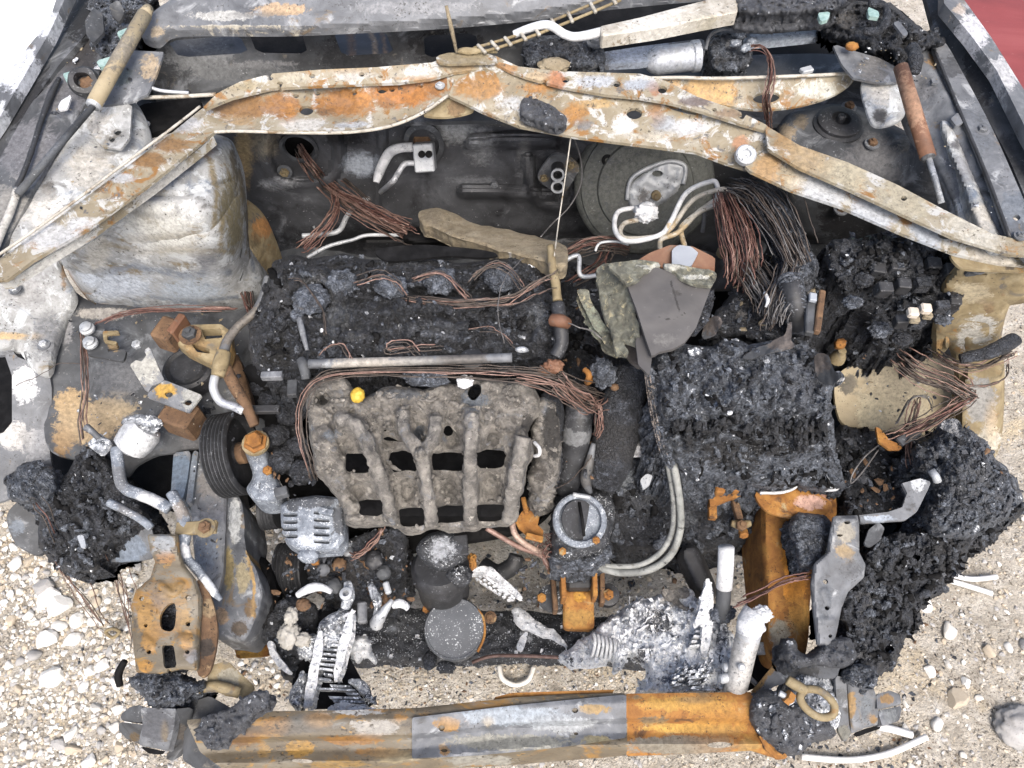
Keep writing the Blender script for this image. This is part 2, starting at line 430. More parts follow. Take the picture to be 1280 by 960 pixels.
# ------------------------------------------------------------------ materials
CK = .66
def c8(r, g, b, k=None):
    k = CK if k is None else k
    if r > b + 12:                                   # dry scale and rust are duller than they look
        l = .35 * r + .5 * g + .15 * b; r, g, b = (l + (v - l) * (.80 if r - b < 84 else .88) for v in (r, g, b)); g *= 1.0
    f = lambda v: ((v / 255 + .055) / 1.055) ** 2.4 if v > 10 else v / 255 / 12.92
    return (f(r) * k, f(g) * k, f(b) * k)
def make_mat(name, cols, scale=45, patch2=None, speck=None, rough=.75, rough2=None, metal=0.0, bump=.5, bscale=None, bdist=.003, crackle=None, stretch=(1, 1, 1), cont=1.0, fine=420, detail=8, extra=None, spec=.5, tk=4.0):
    """cols: colours spread over a mottled noise. patch2: [(rgb, scale, lo, hi)] blotches. speck: (rgb, scale, lo, hi) flecks of ash."""
    m = bpy.data.materials.new(name); m.use_nodes = True; t = m.node_tree; N = t.nodes; L = t.links
    b = N['Principled BSDF']
    tc = N.new('ShaderNodeTexCoord'); oi = N.new('ShaderNodeObjectInfo')
    mul = N.new('ShaderNodeVectorMath'); mul.operation = 'MULTIPLY_ADD'
    mul.inputs[1].default_value = stretch
    comb = N.new('ShaderNodeVectorMath'); comb.operation = 'SCALE'; comb.inputs[3].default_value = 23.0
    cx = N.new('ShaderNodeCombineXYZ'); L.new(oi.outputs['Random'], cx.inputs[0]); L.new(oi.outputs['Random'], cx.inputs[2])
    L.new(cx.outputs[0], comb.inputs[0]); L.new(tc.outputs['Object'], mul.inputs[0]); L.new(comb.outputs[0], mul.inputs[2])
    vec = mul.outputs[0]
    def noise(sc, det=6, rg=.62, dist=0.0, off=0.0):
        n = N.new('ShaderNodeTexNoise'); n.inputs['Scale'].default_value = sc; n.inputs['Detail'].default_value = det
        n.inputs['Roughness'].default_value = rg; n.inputs['Distortion'].default_value = dist
        if off:
            a = N.new('ShaderNodeVectorMath'); a.operation = 'ADD'; a.inputs[1].default_value = (off, off * .7, off * 1.3); L.new(vec, a.inputs[0]); L.new(a.outputs[0], n.inputs['Vector'])
        else: L.new(vec, n.inputs['Vector'])
        return n.outputs[0]
    def rng_(src, lo, hi, smooth=True):
        r = N.new('ShaderNodeMapRange'); r.interpolation_type = 'SMOOTHSTEP' if smooth else 'LINEAR'
        r.inputs['From Min'].default_value = lo; r.inputs['From Max'].default_value = hi; L.new(src, r.inputs['Value']); return r.outputs[0]
    def mix(f, a, c):
        x = N.new('ShaderNodeMix'); x.data_type = 'RGBA'
        if isinstance(f, float): x.inputs[0].default_value = f
        else: L.new(f, x.inputs[0])
        for s, v in ((6, a), (7, c)):
            if isinstance(v, tuple): x.inputs[s].default_value = (*v, 1)
            else: L.new(v, x.inputs[s])
        return x.outputs[2]
    n1 = noise(scale, detail, .66, .5)
    cr = N.new('ShaderNodeValToRGB'); e = cr.color_ramp.elements
    k = len(cols); half = .22 / cont
    for i, c in enumerate(cols):
        p = .5 - half + 2 * half * (i / max(k - 1, 1))
        if i < 2: q = e[i]; q.position = p
        else: q = e.new(p)
        q.color = (*c, 1)
    if k == 1: e[1].color = e[0].color
    L.new(n1, cr.inputs[0]); col = cr.outputs[0]
    for j, (rgb, sc, lo, hi) in enumerate(patch2 or ()):
        col = mix(rng_(noise(sc, 7, .68, .8, 3.7 + j * 5.3), lo, hi), col, rgb)
    at = N.new('ShaderNodeAttribute'); at.attribute_name = 'tint'
    nt = noise(48, 10, .74, 1.1, 9.1); nt2 = noise(230, 6, .7, .4, 11.7)
    def madd(src, k, add):
        q = N.new('ShaderNodeMath'); q.operation = 'MULTIPLY_ADD'; L.new(src, q.inputs[0]); q.inputs[1].default_value = k
        if isinstance(add, float): q.inputs[2].default_value = add
        else: L.new(add, q.inputs[2])
        return q.outputs[0]
    v_ = madd(nt, 2.7, -1.35 - .62 - .45); v_ = madd(nt2, .9, v_); v_ = madd(at.outputs['Alpha'], 1.25, v_)
    s3 = N.new('ShaderNodeMath'); s3.operation = 'MULTIPLY'; 
    fz_ = N.new('ShaderNodeMath'); fz_.operation = 'MULTIPLY_ADD'; fz_.use_clamp = True; L.new(v_, fz_.inputs[0]); fz_.inputs[1].default_value = tk; fz_.inputs[2].default_value = .5
    L.new(fz_.outputs[0], s3.inputs[0]); L.new(madd(rng_(at.outputs['Alpha'], .02, .16), .9, 0.0), s3.inputs[1])
    # the stain itself is mottled
    hv = N.new('ShaderNodeHueSaturation'); L.new(at.outputs['Color'], hv.inputs['Color'])
    L.new(rng_(noise(150, 6, .7, .3, 14.0), .25, .75, False), hv.inputs['Value'])
    vm = N.new('ShaderNodeMath'); vm.operation = 'MULTIPLY_ADD'; L.new(rng_(noise(150, 6, .7, .3, 14.0), .25, .75, False), vm.inputs[0]); vm.inputs[1].default_value = 1.1; vm.inputs[2].default_value = .4
    L.new(vm.outputs[0], hv.inputs['Value'])
    col = mix(s3.outputs[0], col, hv.outputs[0])
    if speck:
        rgb, sc, lo, hi = speck
        sa = noise(sc, 3, .6, .2, 1.9); sb = noise(sc * .13, 4, .6, .3, 6.6)
        am = N.new('ShaderNodeMath'); am.operation = 'MULTIPLY_ADD'; L.new(sb, am.inputs[0]); am.inputs[1].default_value = .5; L.new(sa, am.inputs[2])
        sf = rng_(am.outputs[0], lo + .25, hi + .25)
        col = mix(sf, col, rgb)
    L.new(col, b.inputs['Base Color'])
    nf = noise(fine, 5, .7, .2, 2.2)
    b.inputs['Roughness'].default_value = rough; b.inputs['Metallic'].default_value = metal
    b.inputs['Specular IOR Level'].default_value = spec
    if rough2 is not None:
        mr = N.new('ShaderNodeMapRange'); mr.inputs['To Min'].default_value = rough; mr.inputs['To Max'].default_value = rough2
        mr.inputs['From Min'].default_value = .3; mr.inputs['From Max'].default_value = .7; L.new(n1, mr.inputs['Value']); L.new(mr.outputs[0], b.inputs['Roughness'])
    h = N.new('ShaderNodeMath'); h.operation = 'MULTIPLY_ADD'; L.new(nf, h.inputs[0]); h.inputs[1].default_value = .35; L.new(noise(bscale or scale * 2.2, 9, .68, .4, 4.4), h.inputs[2])
    hh = h.outputs[0]
    if crackle:
        vo = N.new('ShaderNodeTexVoronoi'); vo.feature = 'DISTANCE_TO_EDGE'; vo.inputs['Scale'].default_value = crackle
        wv = N.new('ShaderNodeVectorMath'); wv.operation = 'MULTIPLY_ADD'
        nn = N.new('ShaderNodeTexNoise'); nn.inputs['Scale'].default_value = crackle * .9; L.new(vec, nn.inputs['Vector'])
        L.new(nn.outputs['Color'], wv.inputs[0]); wv.inputs[1].default_value = (1.2 / crackle,) * 3; L.new(vec, wv.inputs[2]); L.new(wv.outputs[0], vo.inputs['Vector'])
        r = rng_(vo.outputs['Distance'], 0.0, .16)
        h2 = N.new('ShaderNodeMath'); h2.operation = 'MULTIPLY_ADD'; L.new(r, h2.inputs[0]); h2.inputs[1].default_value = .5; L.new(hh, h2.inputs[2]); hh = h2.outputs[0]
    bp = N.new('ShaderNodeBump'); bp.inputs['Strength'].default_value = bump; bp.inputs['Distance'].default_value = bdist
    L.new(hh, bp.inputs['Height']); L.new(bp.outputs[0], b.inputs['Normal'])
    return m

ASH = c8(196, 200, 205); WHITE = c8(235, 236, 238)
RUST = c8(196, 122, 40); RUSTD = c8(128, 74, 28); OCHRE = c8(186, 148, 84); CREAM = c8(226, 214, 190); TAN = c8(178, 152, 112)
SOOT = c8(28, 28, 30); SOOT2 = c8(48, 48, 50); STEEL = c8(138, 142, 148); PALE = c8(205, 207, 208); BROWN = c8(112, 84, 56); OLIVE = c8(128, 116, 84)
BLUE = c8(120, 134, 152); COP = c8(176, 112, 88)
M = {}
CK = 0.7
M['char'] = make_mat('charred_plastic', [c8(22, 23, 26), c8(40, 42, 47), c8(60, 63, 70), c8(96, 101, 111)], 55, patch2=[(c8(112, 118, 129), 95, .57, .74), (c8(18, 18, 20), 24, .56, .70), (c8(84, 80, 78), 34, .62, .74)], speck=(c8(150, 156, 166), 420, .63, .84), rough=.5, rough2=.8, bump=1.0, bscale=210, bdist=.005, crackle=150, cont=1.05)
CK = 0.8
M['charash'] = make_mat('ash_dusted_char', [c8(30, 32, 36), c8(58, 62, 69), c8(94, 100, 110), c8(138, 145, 156)], 60, patch2=[(c8(138, 145, 157), 110, .54, .70), (c8(24, 25, 27), 32, .57, .70), (c8(104, 98, 94), 40, .62, .74)], speck=(c8(184, 190, 200), 360, .60, .82), rough=.7, bump=1.0, bscale=190, bdist=.0055, crackle=130, cont=1.05)
CK = 0.8
M['charfine'] = make_mat('granular_char', [c8(44, 45, 49), c8(66, 68, 73), c8(86, 89, 95)], 60, patch2=[(c8(112, 116, 123), 300, .55, .75)], speck=(c8(150, 154, 160), 500, .60, .8), rough=.7, bump=1.0, bscale=420, bdist=.003)
CK = 0.7
M['charspeck'] = make_mat('black_char_with_white_ash_flecks', [c8(28, 29, 32), c8(48, 50, 54), c8(70, 73, 79)], 60, patch2=[(c8(110, 114, 120), 40, .58, .74)], speck=(c8(220, 224, 228), 330, .60, .72), rough=.6, bump=.8, bscale=180, bdist=.003)
CK = 0.6
M['black'] = make_mat('soot_and_shade_black', [c8(18, 18, 19), c8(30, 30, 31), c8(44, 44, 46)], 40, rough=.7, rough2=.9, spec=.1, bump=.4, bdist=.002)  # sooted parts, and sheets behind gaps with the shade put into their colour
CK = 0.68
M['rubber'] = make_mat('burnt_rubber', [c8(30, 31, 33), c8(46, 47, 50), c8(64, 65, 69)], 50, rough=.6, bump=.35, bdist=.0015, speck=(c8(120, 122, 126), 300, .62, .75))
CK = 0.8
M['sootsteel'] = make_mat('sooty_steel', [c8(46, 47, 49), c8(70, 72, 75), c8(96, 99, 103)], 14, patch2=[(c8(134, 137, 141), 12, .54, .72), (c8(34, 34, 36), 9, .56, .72), (c8(118, 112, 102), 30, .60, .74)], rough=.6, rough2=.8, bump=.4, bdist=.0015, spec=.3, speck=(c8(160, 162, 165), 300, .66, .84))
CK = 0.58
M['steel'] = make_mat('scorched_steel', [c8(84, 86, 90), c8(118, 121, 126), c8(152, 155, 160)], 22, patch2=[(c8(186, 189, 192), 22, .55, .70), (c8(64, 62, 60), 19, .57, .72), (c8(140, 116, 82), 17, .60, .72)], rough=.55, rough2=.75, metal=.15, bump=.4, bdist=.0015, speck=(c8(60, 58, 56), 280, .62, .78))
CK = 0.52
M['ashsteel'] = make_mat('ash_white_steel', [c8(108, 108, 108), c8(150, 151, 150), c8(196, 198, 198), c8(164, 165, 164), c8(206, 208, 208)], 16, patch2=[(c8(222, 226, 228), 24, .53, .60), (c8(148, 130, 96), 17, .56, .66), (c8(84, 84, 86), 26, .60, .67), (c8(122, 134, 150), 13, .56, .68), (c8(222, 224, 222), 60, .60, .66)], rough=.75, bump=.55, bdist=.002, speck=(c8(76, 72, 66), 230, .62, .76), tk=1.8)
CK = 0.5
M['bar'] = make_mat('flaking_painted_steel', [c8(140, 124, 96), c8(170, 156, 126), c8(196, 188, 168)], 22, patch2=[(c8(212, 212, 208), 34, .52, .58), (c8(166, 116, 54), 28, .55, .63), (c8(118, 114, 110), 44, .58, .66), (c8(190, 140, 66), 60, .62, .70)], rough=.65, bump=.5, bdist=.0015, speck=(c8(96, 84, 68), 230, .61, .74), tk=2.2)
CK = 0.52
M['beam'] = make_mat('heat_stained_galvanised_steel', [c8(96, 84, 66), c8(128, 114, 90), c8(152, 144, 126)], 18, patch2=[(c8(168, 122, 52), 16, .53, .63), (c8(150, 156, 160), 14, .58, .70), (c8(78, 70, 60), 26, .58, .70), (c8(182, 138, 66), 70, .58, .66)], rough=.6, bump=.5, bdist=.0014, speck=(c8(70, 58, 44), 240, .60, .74), stretch=(.6, 1, 1))
CK = 0.6
M['rust'] = make_mat('orange_rust', [c8(120, 72, 26), c8(168, 108, 40), c8(200, 144, 62)], 34, patch2=[(c8(98, 62, 30), 30, .55, .68), (c8(176, 150, 100), 26, .60, .70)], rough=.85, bump=.6, bdist=.002, speck=(c8(84, 54, 28), 280, .6, .76))
CK = 0.6
M['rustdark'] = make_mat('brown_rust', [c8(80, 56, 36), c8(118, 84, 54), c8(150, 112, 74)], 40, patch2=[(c8(176, 142, 98), 30, .60, .70)], rough=.85, bump=.6, bdist=.002, speck=(c8(50, 40, 32), 260, .6, .72))
CK = 0.58
M['ochre'] = make_mat('ochre_scale', [c8(118, 100, 70), c8(154, 134, 92), c8(184, 166, 126)], 34, patch2=[(c8(112, 104, 92), 26, .55, .68), (c8(160, 116, 60), 30, .58, .68), (c8(70, 62, 52), 40, .62, .72)], rough=.8, bump=.5, bdist=.002, speck=(c8(80, 66, 48), 260, .62, .78))
CK = 0.52
M['tan'] = make_mat('bleached_tan_panel', [c8(160, 140, 104), c8(190, 172, 134), c8(206, 194, 164)], 16, patch2=[(c8(132, 126, 112), 24, .60, .72)], rough=.75, bump=.35, bdist=.0015, speck=(c8(110, 100, 84), 220, .62, .74))
CK = 0.68
M['alu'] = make_mat('oxidised_aluminium', [c8(150, 154, 160), c8(190, 194, 198), c8(220, 222, 224)], 30, rough=.45, rough2=.7, metal=.35, bump=.3, bdist=.001, speck=(c8(90, 92, 96), 260, .62, .74))
CK = 0.78
M['ash'] = make_mat('white_ash_crust', [c8(160, 165, 172), c8(206, 210, 215), c8(232, 234, 237), c8(246, 247, 248)], 110, patch2=[(c8(70, 75, 84), 130, .60, .66), (c8(120, 128, 142), 60, .60, .70)], rough=.9, bump=1.0, bscale=220, bdist=.005, speck=(c8(248, 248, 249), 380, .54, .70))
CK = 1.05
M['ashdark'] = make_mat('grey_ash_crust', [c8(40, 42, 46), c8(88, 92, 98), c8(150, 154, 160), c8(206, 210, 214)], 70, rough=.85, bump=1.0, bscale=170, bdist=.004, speck=(c8(232, 235, 238), 260, .56, .66), cont=1.2)
CK = 0.68
M['white'] = make_mat('chalk_white_residue', [c8(168, 170, 174), c8(214, 216, 218), c8(238, 239, 240)], 70, patch2=[(c8(130, 130, 132), 60, .60, .72)], rough=.9, bump=.7, bdist=.002, speck=(c8(130, 132, 136), 300, .62, .76))
CK = 0.88
M['manifold'] = make_mat('ashen_foamed_plastic', [c8(62, 60, 58), c8(98, 95, 91), c8(130, 126, 120), c8(158, 153, 146)], 45, patch2=[(c8(56, 55, 55), 38, .55, .70), (c8(110, 115, 123), 22, .56, .70), (c8(176, 170, 160), 90, .57, .7)], speck=(c8(60, 56, 52), 420, .60, .76), rough=.9, bump=1.0, bscale=300, bdist=.004)
CK = 0.6
M['copper'] = make_mat('bare_copper', [c8(104, 76, 66), c8(150, 112, 98), c8(186, 152, 138)], 90, rough=.5, metal=.2, bump=.1)
CK = 0.62
M['copperred'] = make_mat('red_scorched_copper', [c8(78, 48, 42), c8(118, 76, 66), c8(150, 104, 92)], 90, rough=.55, metal=.2, bump=.1)
CK = 0.62
M['copperdark'] = make_mat('sooted_wire', [c8(52, 45, 41), c8(84, 72, 64), c8(118, 102, 92)], 90, rough=.6, metal=.15, bump=.1)
CK = 0.6
M['greywire'] = make_mat('grey_wire', [c8(70, 68, 68), c8(108, 106, 106), c8(150, 148, 148)], 90, rough=.6, metal=.2, bump=.1)
CK = 0.56
M['creampipe'] = make_mat('cream_coated_pipe', [c8(160, 152, 134), c8(206, 199, 184), c8(226, 221, 210)], 50, patch2=[(c8(140, 114, 78), 40, .55, .68), (c8(90, 86, 80), 60, .60, .70)], rough=.6, bump=.4, speck=(c8(70, 64, 56), 260, .63, .78))
CK = 0.5
M['board'] = make_mat('smooth_grey_board', [c8(82, 80, 80), c8(98, 96, 96), c8(112, 110, 110)], 9, rough=.75, bump=.1, bdist=.001, speck=(c8(128, 126, 124), 200, .68, .8))
CK = 0.62
M['mat'] = make_mat('porous_fibre_mat', [c8(84, 82, 74), c8(122, 122, 110), c8(160, 162, 148)], 60, patch2=[(c8(186, 176, 138), 70, .56, .64), (c8(52, 50, 46), 60, .6, .68)], rough=.95, bump=1.0, bscale=300, bdist=.004)
CK = 0.62
M['insul'] = make_mat('scorched_fibre_insulation', [c8(128, 112, 86), c8(160, 144, 114), c8(184, 170, 142)], 40, patch2=[(c8(110, 104, 92), 30, .58, .7)], rough=.95, bump=.9, bscale=200, bdist=.003, speck=(c8(70, 62, 50), 320, .62, .74))
CK = 0.55
M['clay'] = make_mat('copper_brown_sheet', [c8(108, 66, 42), c8(138, 88, 58), c8(158, 112, 80)], 26, patch2=[(c8(120, 100, 84), 40, .58, .7)], rough=.7, bump=.3)
CK = 0.68
M['slate'] = make_mat('pale_blue_grey_sheet', [c8(150, 156, 166), c8(176, 182, 190)], 20, rough=.6, bump=.2)
CK = 0.68
M['glass'] = make_mat('teal_broken_glass', [c8(110, 140, 134), c8(160, 186, 180), c8(190, 206, 202)], 60, rough=.25, bump=.3)
CK = 0.68
M['yellow'] = make_mat('yellow_plastic', [c8(190, 150, 30), c8(226, 186, 60)], 60, rough=.6, bump=.3)
CK = 0.68
M['ivory'] = make_mat('ivory_fuse', [c8(196, 180, 160), c8(226, 214, 196)], 60, rough=.6, bump=.3)
CK = 0.56
M['hose'] = make_mat('ash_grey_hose', [c8(112, 114, 112), c8(156, 158, 154), c8(186, 188, 184)], 40, patch2=[(c8(74, 74, 73), 34, .54, .68), (c8(140, 124, 100), 26, .60, .72)], rough=.7, bump=.5, bdist=.002, speck=(c8(50, 50, 50), 240, .62, .78))
CK = 1.05
M['ground'] = make_mat('dusty_ground', [c8(138, 128, 113), c8(182, 172, 156), c8(210, 203, 191)], 26, patch2=[(c8(196, 177, 144), 5, .54, .70), (c8(150, 142, 130), 70, .56, .66), (c8(214, 208, 196), 40, .60, .68)], rough=.95, bump=1.0, bscale=140, bdist=.014, speck=(c8(104, 94, 80), 190, .56, .70), fine=300)
CK = 0.92
M['stone'] = make_mat('limestone', [c8(176, 170, 160), c8(204, 200, 192), c8(222, 220, 214)], 22, rough=.9, bump=.5, bdist=.003, speck=(c8(150, 142, 130), 200, .62, .74))
CK = 0.8
M['stoneb'] = make_mat('tan_stone', [c8(160, 142, 118), c8(190, 174, 150), c8(206, 194, 174)], 22, rough=.9, bump=.5, bdist=.003, speck=(c8(130, 118, 100), 200, .62, .74))
CK = 0.84
M['stonew'] = make_mat('pale_chalk_stone', [c8(206, 203, 197), c8(224, 222, 217), c8(236, 235, 232)], 22, rough=.9, bump=.5, bdist=.003, speck=(c8(176, 168, 158), 200, .64, .78))
CK = 0.78
M['stonec'] = make_mat('grey_stone', [c8(136, 134, 132), c8(168, 166, 164), c8(190, 188, 186)], 22, rough=.9, bump=.5, bdist=.003, speck=(c8(120, 116, 110), 200, .62, .74))
CK = 0.62
M['red'] = make_mat('faded_red_paint', [c8(128, 48, 46), c8(150, 62, 60), c8(164, 78, 76)], 4, rough=.5, bump=.15, stretch=(.4, 2.5, 1), speck=(c8(186, 120, 116), 160, .68, .8))
CK = 0.9
M['whiteout'] = make_mat('blown_out_white', [c8(228, 230, 232), c8(238, 239, 240)], 5, rough=.4, bump=.05)  # overexposure put into the colour of the surface beyond the left fender
CK = 0.75
M['strip'] = make_mat('white_plastic_strip', [c8(226, 224, 220), c8(240, 239, 237)], 20, rough=.6, bump=.2)
CK = 1.3
M['firewall'] = make_mat('sooty_firewall_steel', [c8(40, 41, 43), c8(60, 61, 64), c8(82, 84, 88)], 9, patch2=[(c8(112, 114, 118), 10, .56, .76), (c8(26, 26, 28), 7, .54, .72)], rough=.5, rough2=.75, bump=.3, bdist=.0015, speck=(c8(150, 152, 155), 300, .67, .84), tk=1.1, spec=.3)
CK = 1.0
M['ashbed'] = make_mat('fluffy_white_ash', [c8(150, 156, 165), c8(206, 211, 217), c8(238, 240, 242), c8(247, 248, 249)], 150, patch2=[(c8(66, 71, 82), 170, .60, .66), (c8(96, 106, 124), 60, .62, .70)], rough=.9, bump=1.0, bscale=260, bdist=.005, speck=(c8(248, 248, 249), 420, .54, .70), stretch=(1.6, .8, 1))
CK = 0.6
M['speckgrey'] = make_mat('ash_speckled_alloy', [c8(92, 98, 108), c8(128, 136, 147), c8(166, 174, 184)], 90, patch2=[(c8(204, 210, 216), 130, .55, .65), (c8(70, 74, 80), 60, .6, .7)], rough=.7, bump=.6, bdist=.002, speck=(c8(230, 234, 238), 380, .6, .72))
M['discgrey'] = make_mat('dull_grey_lid', [c8(74, 78, 84), c8(88, 92, 98), c8(104, 108, 114)], 30, rough=.6, bump=.3, bdist=.001, speck=(c8(214, 218, 222), 330, .60, .70))
M['residue'] = make_mat('melted_cream_residue', [c8(150, 146, 138), c8(186, 182, 172), c8(206, 202, 194)], 50, rough=.85, bump=.6, bdist=.002)
WIRE = [M['copper'], M['copper'], M['copperred'], M['copperdark']]
DWIRE = [M['copperdark'], M['copperdark'], M['copper']]
GWIRE = [M['greywire'], M['copperdark'], M['greywire']]
# ------------------------------------------------------------------ ground, stones, neighbours
def ground():
    def axis(lo, hi, d, far):
        a = np.arange(lo, hi, d); g = np.array([.1, .3, .7, 1.5, 3, 6, 12, 25, 45])
        return np.concatenate([lo - g[::-1][:len(g)], a, hi + g])
    xs = axis(-1.5, 1.55, .022, 0); ys = axis(-.7, 2.4, .022, 0)
    gx, gy = np.meshgrid(xs, ys); P = np.stack([gx.ravel(), gy.ravel(), 0 * gx.ravel()], -1)
    P[:, 2] = .010 * fbm(P, 5, 4) + .004 * fbm(P, 30, 3, seed=2)
    nx, ny = len(xs), len(ys); i = np.arange(nx * ny).reshape(ny, nx)
    F = np.stack([i[:-1, :-1], i[:-1, 1:], i[1:, 1:], i[1:, :-1]], -1).reshape(-1, 4)
    return emit('ground', 'structure', P, F, M['ground'])
GR = ground()
def gz(x, y): return float(.010 * fbm(np.array([[x, y, 0.]]), 5, 4)[0])
def stones():
    gm = [M['ground'], M['stoneb'], M['stonec'], M['stone']]
    kinds = []
    for i in range(14):
        V, F = ICO[2]; s = RNG.uniform(0, 60); d = 1 + .30 * fbm(V * 1.0 + s, 1.1, 3)
        P = V * d[:, None]
        for _ in range(9):                                    # knock flats into it
            n = RNG.normal(size=3); n /= np.linalg.norm(n); h = RNG.uniform(.5, .85); e = np.maximum(P @ n - h, 0); P = P - e[:, None] * n
        me = bpy.data.meshes.new('stone'); me.from_pydata(P.tolist(), [], F)
        me.materials.append((M['stone'], M['stonew'], M['stonew'], M['stoneb'], M['stone'], M['stonec'], M['stonew'])[i % 7])
        me.polygons.foreach_set('use_smooth', np.zeros(len(me.polygons), bool) if i % 2 else np.ones(len(me.polygons), bool)); ca = me.color_attributes.new('tint', 'FLOAT_COLOR', 'POINT'); ca.data.foreach_set('color', np.zeros(len(V) * 4, np.float32)); kinds.append(me)
    spots = []
    def scatter(poly, n, r0, r1, pw=2.2):
        poly = np.array(poly, float); lo, hi = poly.min(0), poly.max(0); k = 0; tries = 0
        while k < n and tries < n * 40:
            tries += 1
            p = RNG.uniform(lo, hi)
            if not inside(p[:1], p[1:], poly)[0]: continue
            r = r0 + (r1 - r0) * RNG.random() ** pw
            if any((p[0] - q[0]) ** 2 + (p[1] - q[1]) ** 2 < (.72 * (r + q[2])) ** 2 for q in spots): continue
            spots.append((p[0], p[1], r)); k += 1
    for s in ((66, 845, 24), (62, 800, 21), (62, 746, 20), (78, 757, 22), (98, 776, 14), (145, 710, 16), (93, 800, 14), (75, 783, 13), (45, 820, 13), (56, 736, 18), (90, 918, 14), (93, 937, 13), (112, 952, 15), (76, 930, 13), (122, 885, 13), (130, 832, 12),
              (1195, 875, 22), (1186, 788, 17), (1157, 755, 12), (1162, 840, 12), (1235, 815, 11), (1280, 806, 13), (1170, 905, 14), (1130, 912, 10), (985, 905, 14)): spots.append(s)
    scatter([(0, 640), (60, 690), (160, 720), (165, 860), (60, 860), (0, 760)], 85, 5, 14)
    scatter([(0, 820), (160, 860), (160, 960), (260, 960), (0, 960)], 75, 4.5, 12)
    scatter([(20, 690), (180, 690), (170, 840), (40, 800)], 30, 6, 14)
    scatter([(312, 640), (352, 640), (352, 692), (316, 692)], 22, 4, 8)
    scatter([(300, 815), (355, 820), (350, 860), (300, 850)], 18, 4, 8)
    scatter([(1130, 760), (1280, 640), (1280, 960), (1040, 960), (1120, 860)], 75, 3, 9)
    spots2 = spots[:300]
    for (px, py, r) in spots2:
        r *= .80; c = W(px, py, 0.0); k = PX(px, py, 0)
        o = bpy.data.objects.new('stone', kinds[RNG.integers(len(kinds))]); C.objects.link(o); o.parent = GR
        s = r * k; o.scale = (s * RNG.uniform(.85, 1.3), s * RNG.uniform(.7, 1.0), s * RNG.uniform(.45, .7)); o.rotation_euler = (RNG.uniform(-.25, .25), RNG.uniform(-.25, .25), RNG.uniform(0, 6.28))
        o.location = (c[0], c[1], gz(c[0], c[1]) + s * .22)
    # fine gravel, past counting
    V0, F0 = ICO[1]; V = []; F = []; MI = []; n = 0
    zones = [([(-90, 600), (160, 690), (170, 860), (300, 990), (-90, 990)], 8000, 1.3, 4.2), ([(1290, 560), (1150, 760), (1110, 860), (960, 990), (1340, 990), (1340, 560)], 2600, 1.0, 3.6),
             ([(430, 825), (800, 825), (800, 890), (430, 900)], 1100, 1.0, 2.8), ([(580, 670), (960, 670), (960, 860), (580, 770)], 700, 1.2, 4.0), ([(300, 630), (360, 630), (360, 870), (290, 870)], 420, 1.6, 4.5), ([(480, 930), (1000, 930), (1000, 990), (300, 990)], 600, 1.2, 3.8), ([(1210, 300), (1290, 330), (1290, 560), (1210, 560)], 350, 1., 4.), ([(-100, 990), (1400, 990), (1400, 1230), (-100, 1230)], 3200, 1.2, 4.)]
    for poly, cnt, r0, r1 in zones:
        poly = np.array(poly, float); lo, hi = poly.min(0), poly.max(0)
        p = RNG.uniform(lo, hi, (cnt, 2)); p = p[inside(p[:, 0], p[:, 1], poly)]
        Pw = W(p[:, 0], p[:, 1], 0 * p[:, 0]); Pw[:, 2] = .010 * fbm(np.stack([Pw[:, 0], Pw[:, 1], 0 * Pw[:, 0]], -1), 5, 4)
        for q in Pw:
            s = (r0 + (r1 - r0) * RNG.random() ** 2.5) * .0018
            v = V0 * (1 + .35 * RNG.uniform(-1, 1, (len(V0), 1))) * s * np.array((1, RNG.uniform(.6, 1), RNG.uniform(.45, .75)))
            a = RNG.uniform(0, 6.28); ca, sa = math.cos(a), math.sin(a)
            v = np.stack([v[:, 0] * ca - v[:, 1] * sa, v[:, 0] * sa + v[:, 1] * ca, v[:, 2]], -1) + q + (0, 0, s * .2)
            V.append(v); F += [(f[0] + n, f[1] + n, f[2] + n) for f in F0]; MI += [RNG.choice(4, p=(.2, .25, .2, .35) if poly[0, 0] < 0 else (.42, .28, .2, .10))] * len(F0); n += len(v)
    emit('gravel', GR, np.concatenate(V), F, gm, mi=MI, smooth=False, kind='stuff')
stones()
def scatter_debris(name, zones, mats, label):
    V0, F0 = ICO[1]; V = []; F = []; MI = []; n = 0
    for poly, z, cnt, r0, r1 in zones:
        poly = np.array(poly, float); p = RNG.uniform(poly.min(0), poly.max(0), (cnt, 2)); p = p[inside(p[:, 0], p[:, 1], poly)]
        for x, y in p:
            c = W(x, y, z); c[2] = (gz(c[0], c[1]) if z == 0 else z) + .001; s = (r0 + (r1 - r0) * RNG.random() ** 3) * .001
            v = V0 * (1 + .5 * RNG.uniform(-1, 1, (len(V0), 1))) * s * np.array((1.3, RNG.uniform(.5, 1.1), RNG.uniform(.2, .7)))
            a = RNG.uniform(0, 6.28); v = np.stack([v[:, 0] * math.cos(a) - v[:, 1] * math.sin(a), v[:, 0] * math.sin(a) + v[:, 1] * math.cos(a), v[:, 2]], -1) + c
            V.append(v); F += [(f[0] + n, f[1] + n, f[2] + n) for f in F0]; MI += [RNG.integers(len(mats))] * len(F0); n += len(v)
    return emit(name, GR, np.concatenate(V), F, mats, mi=MI, smooth=False, kind='stuff')
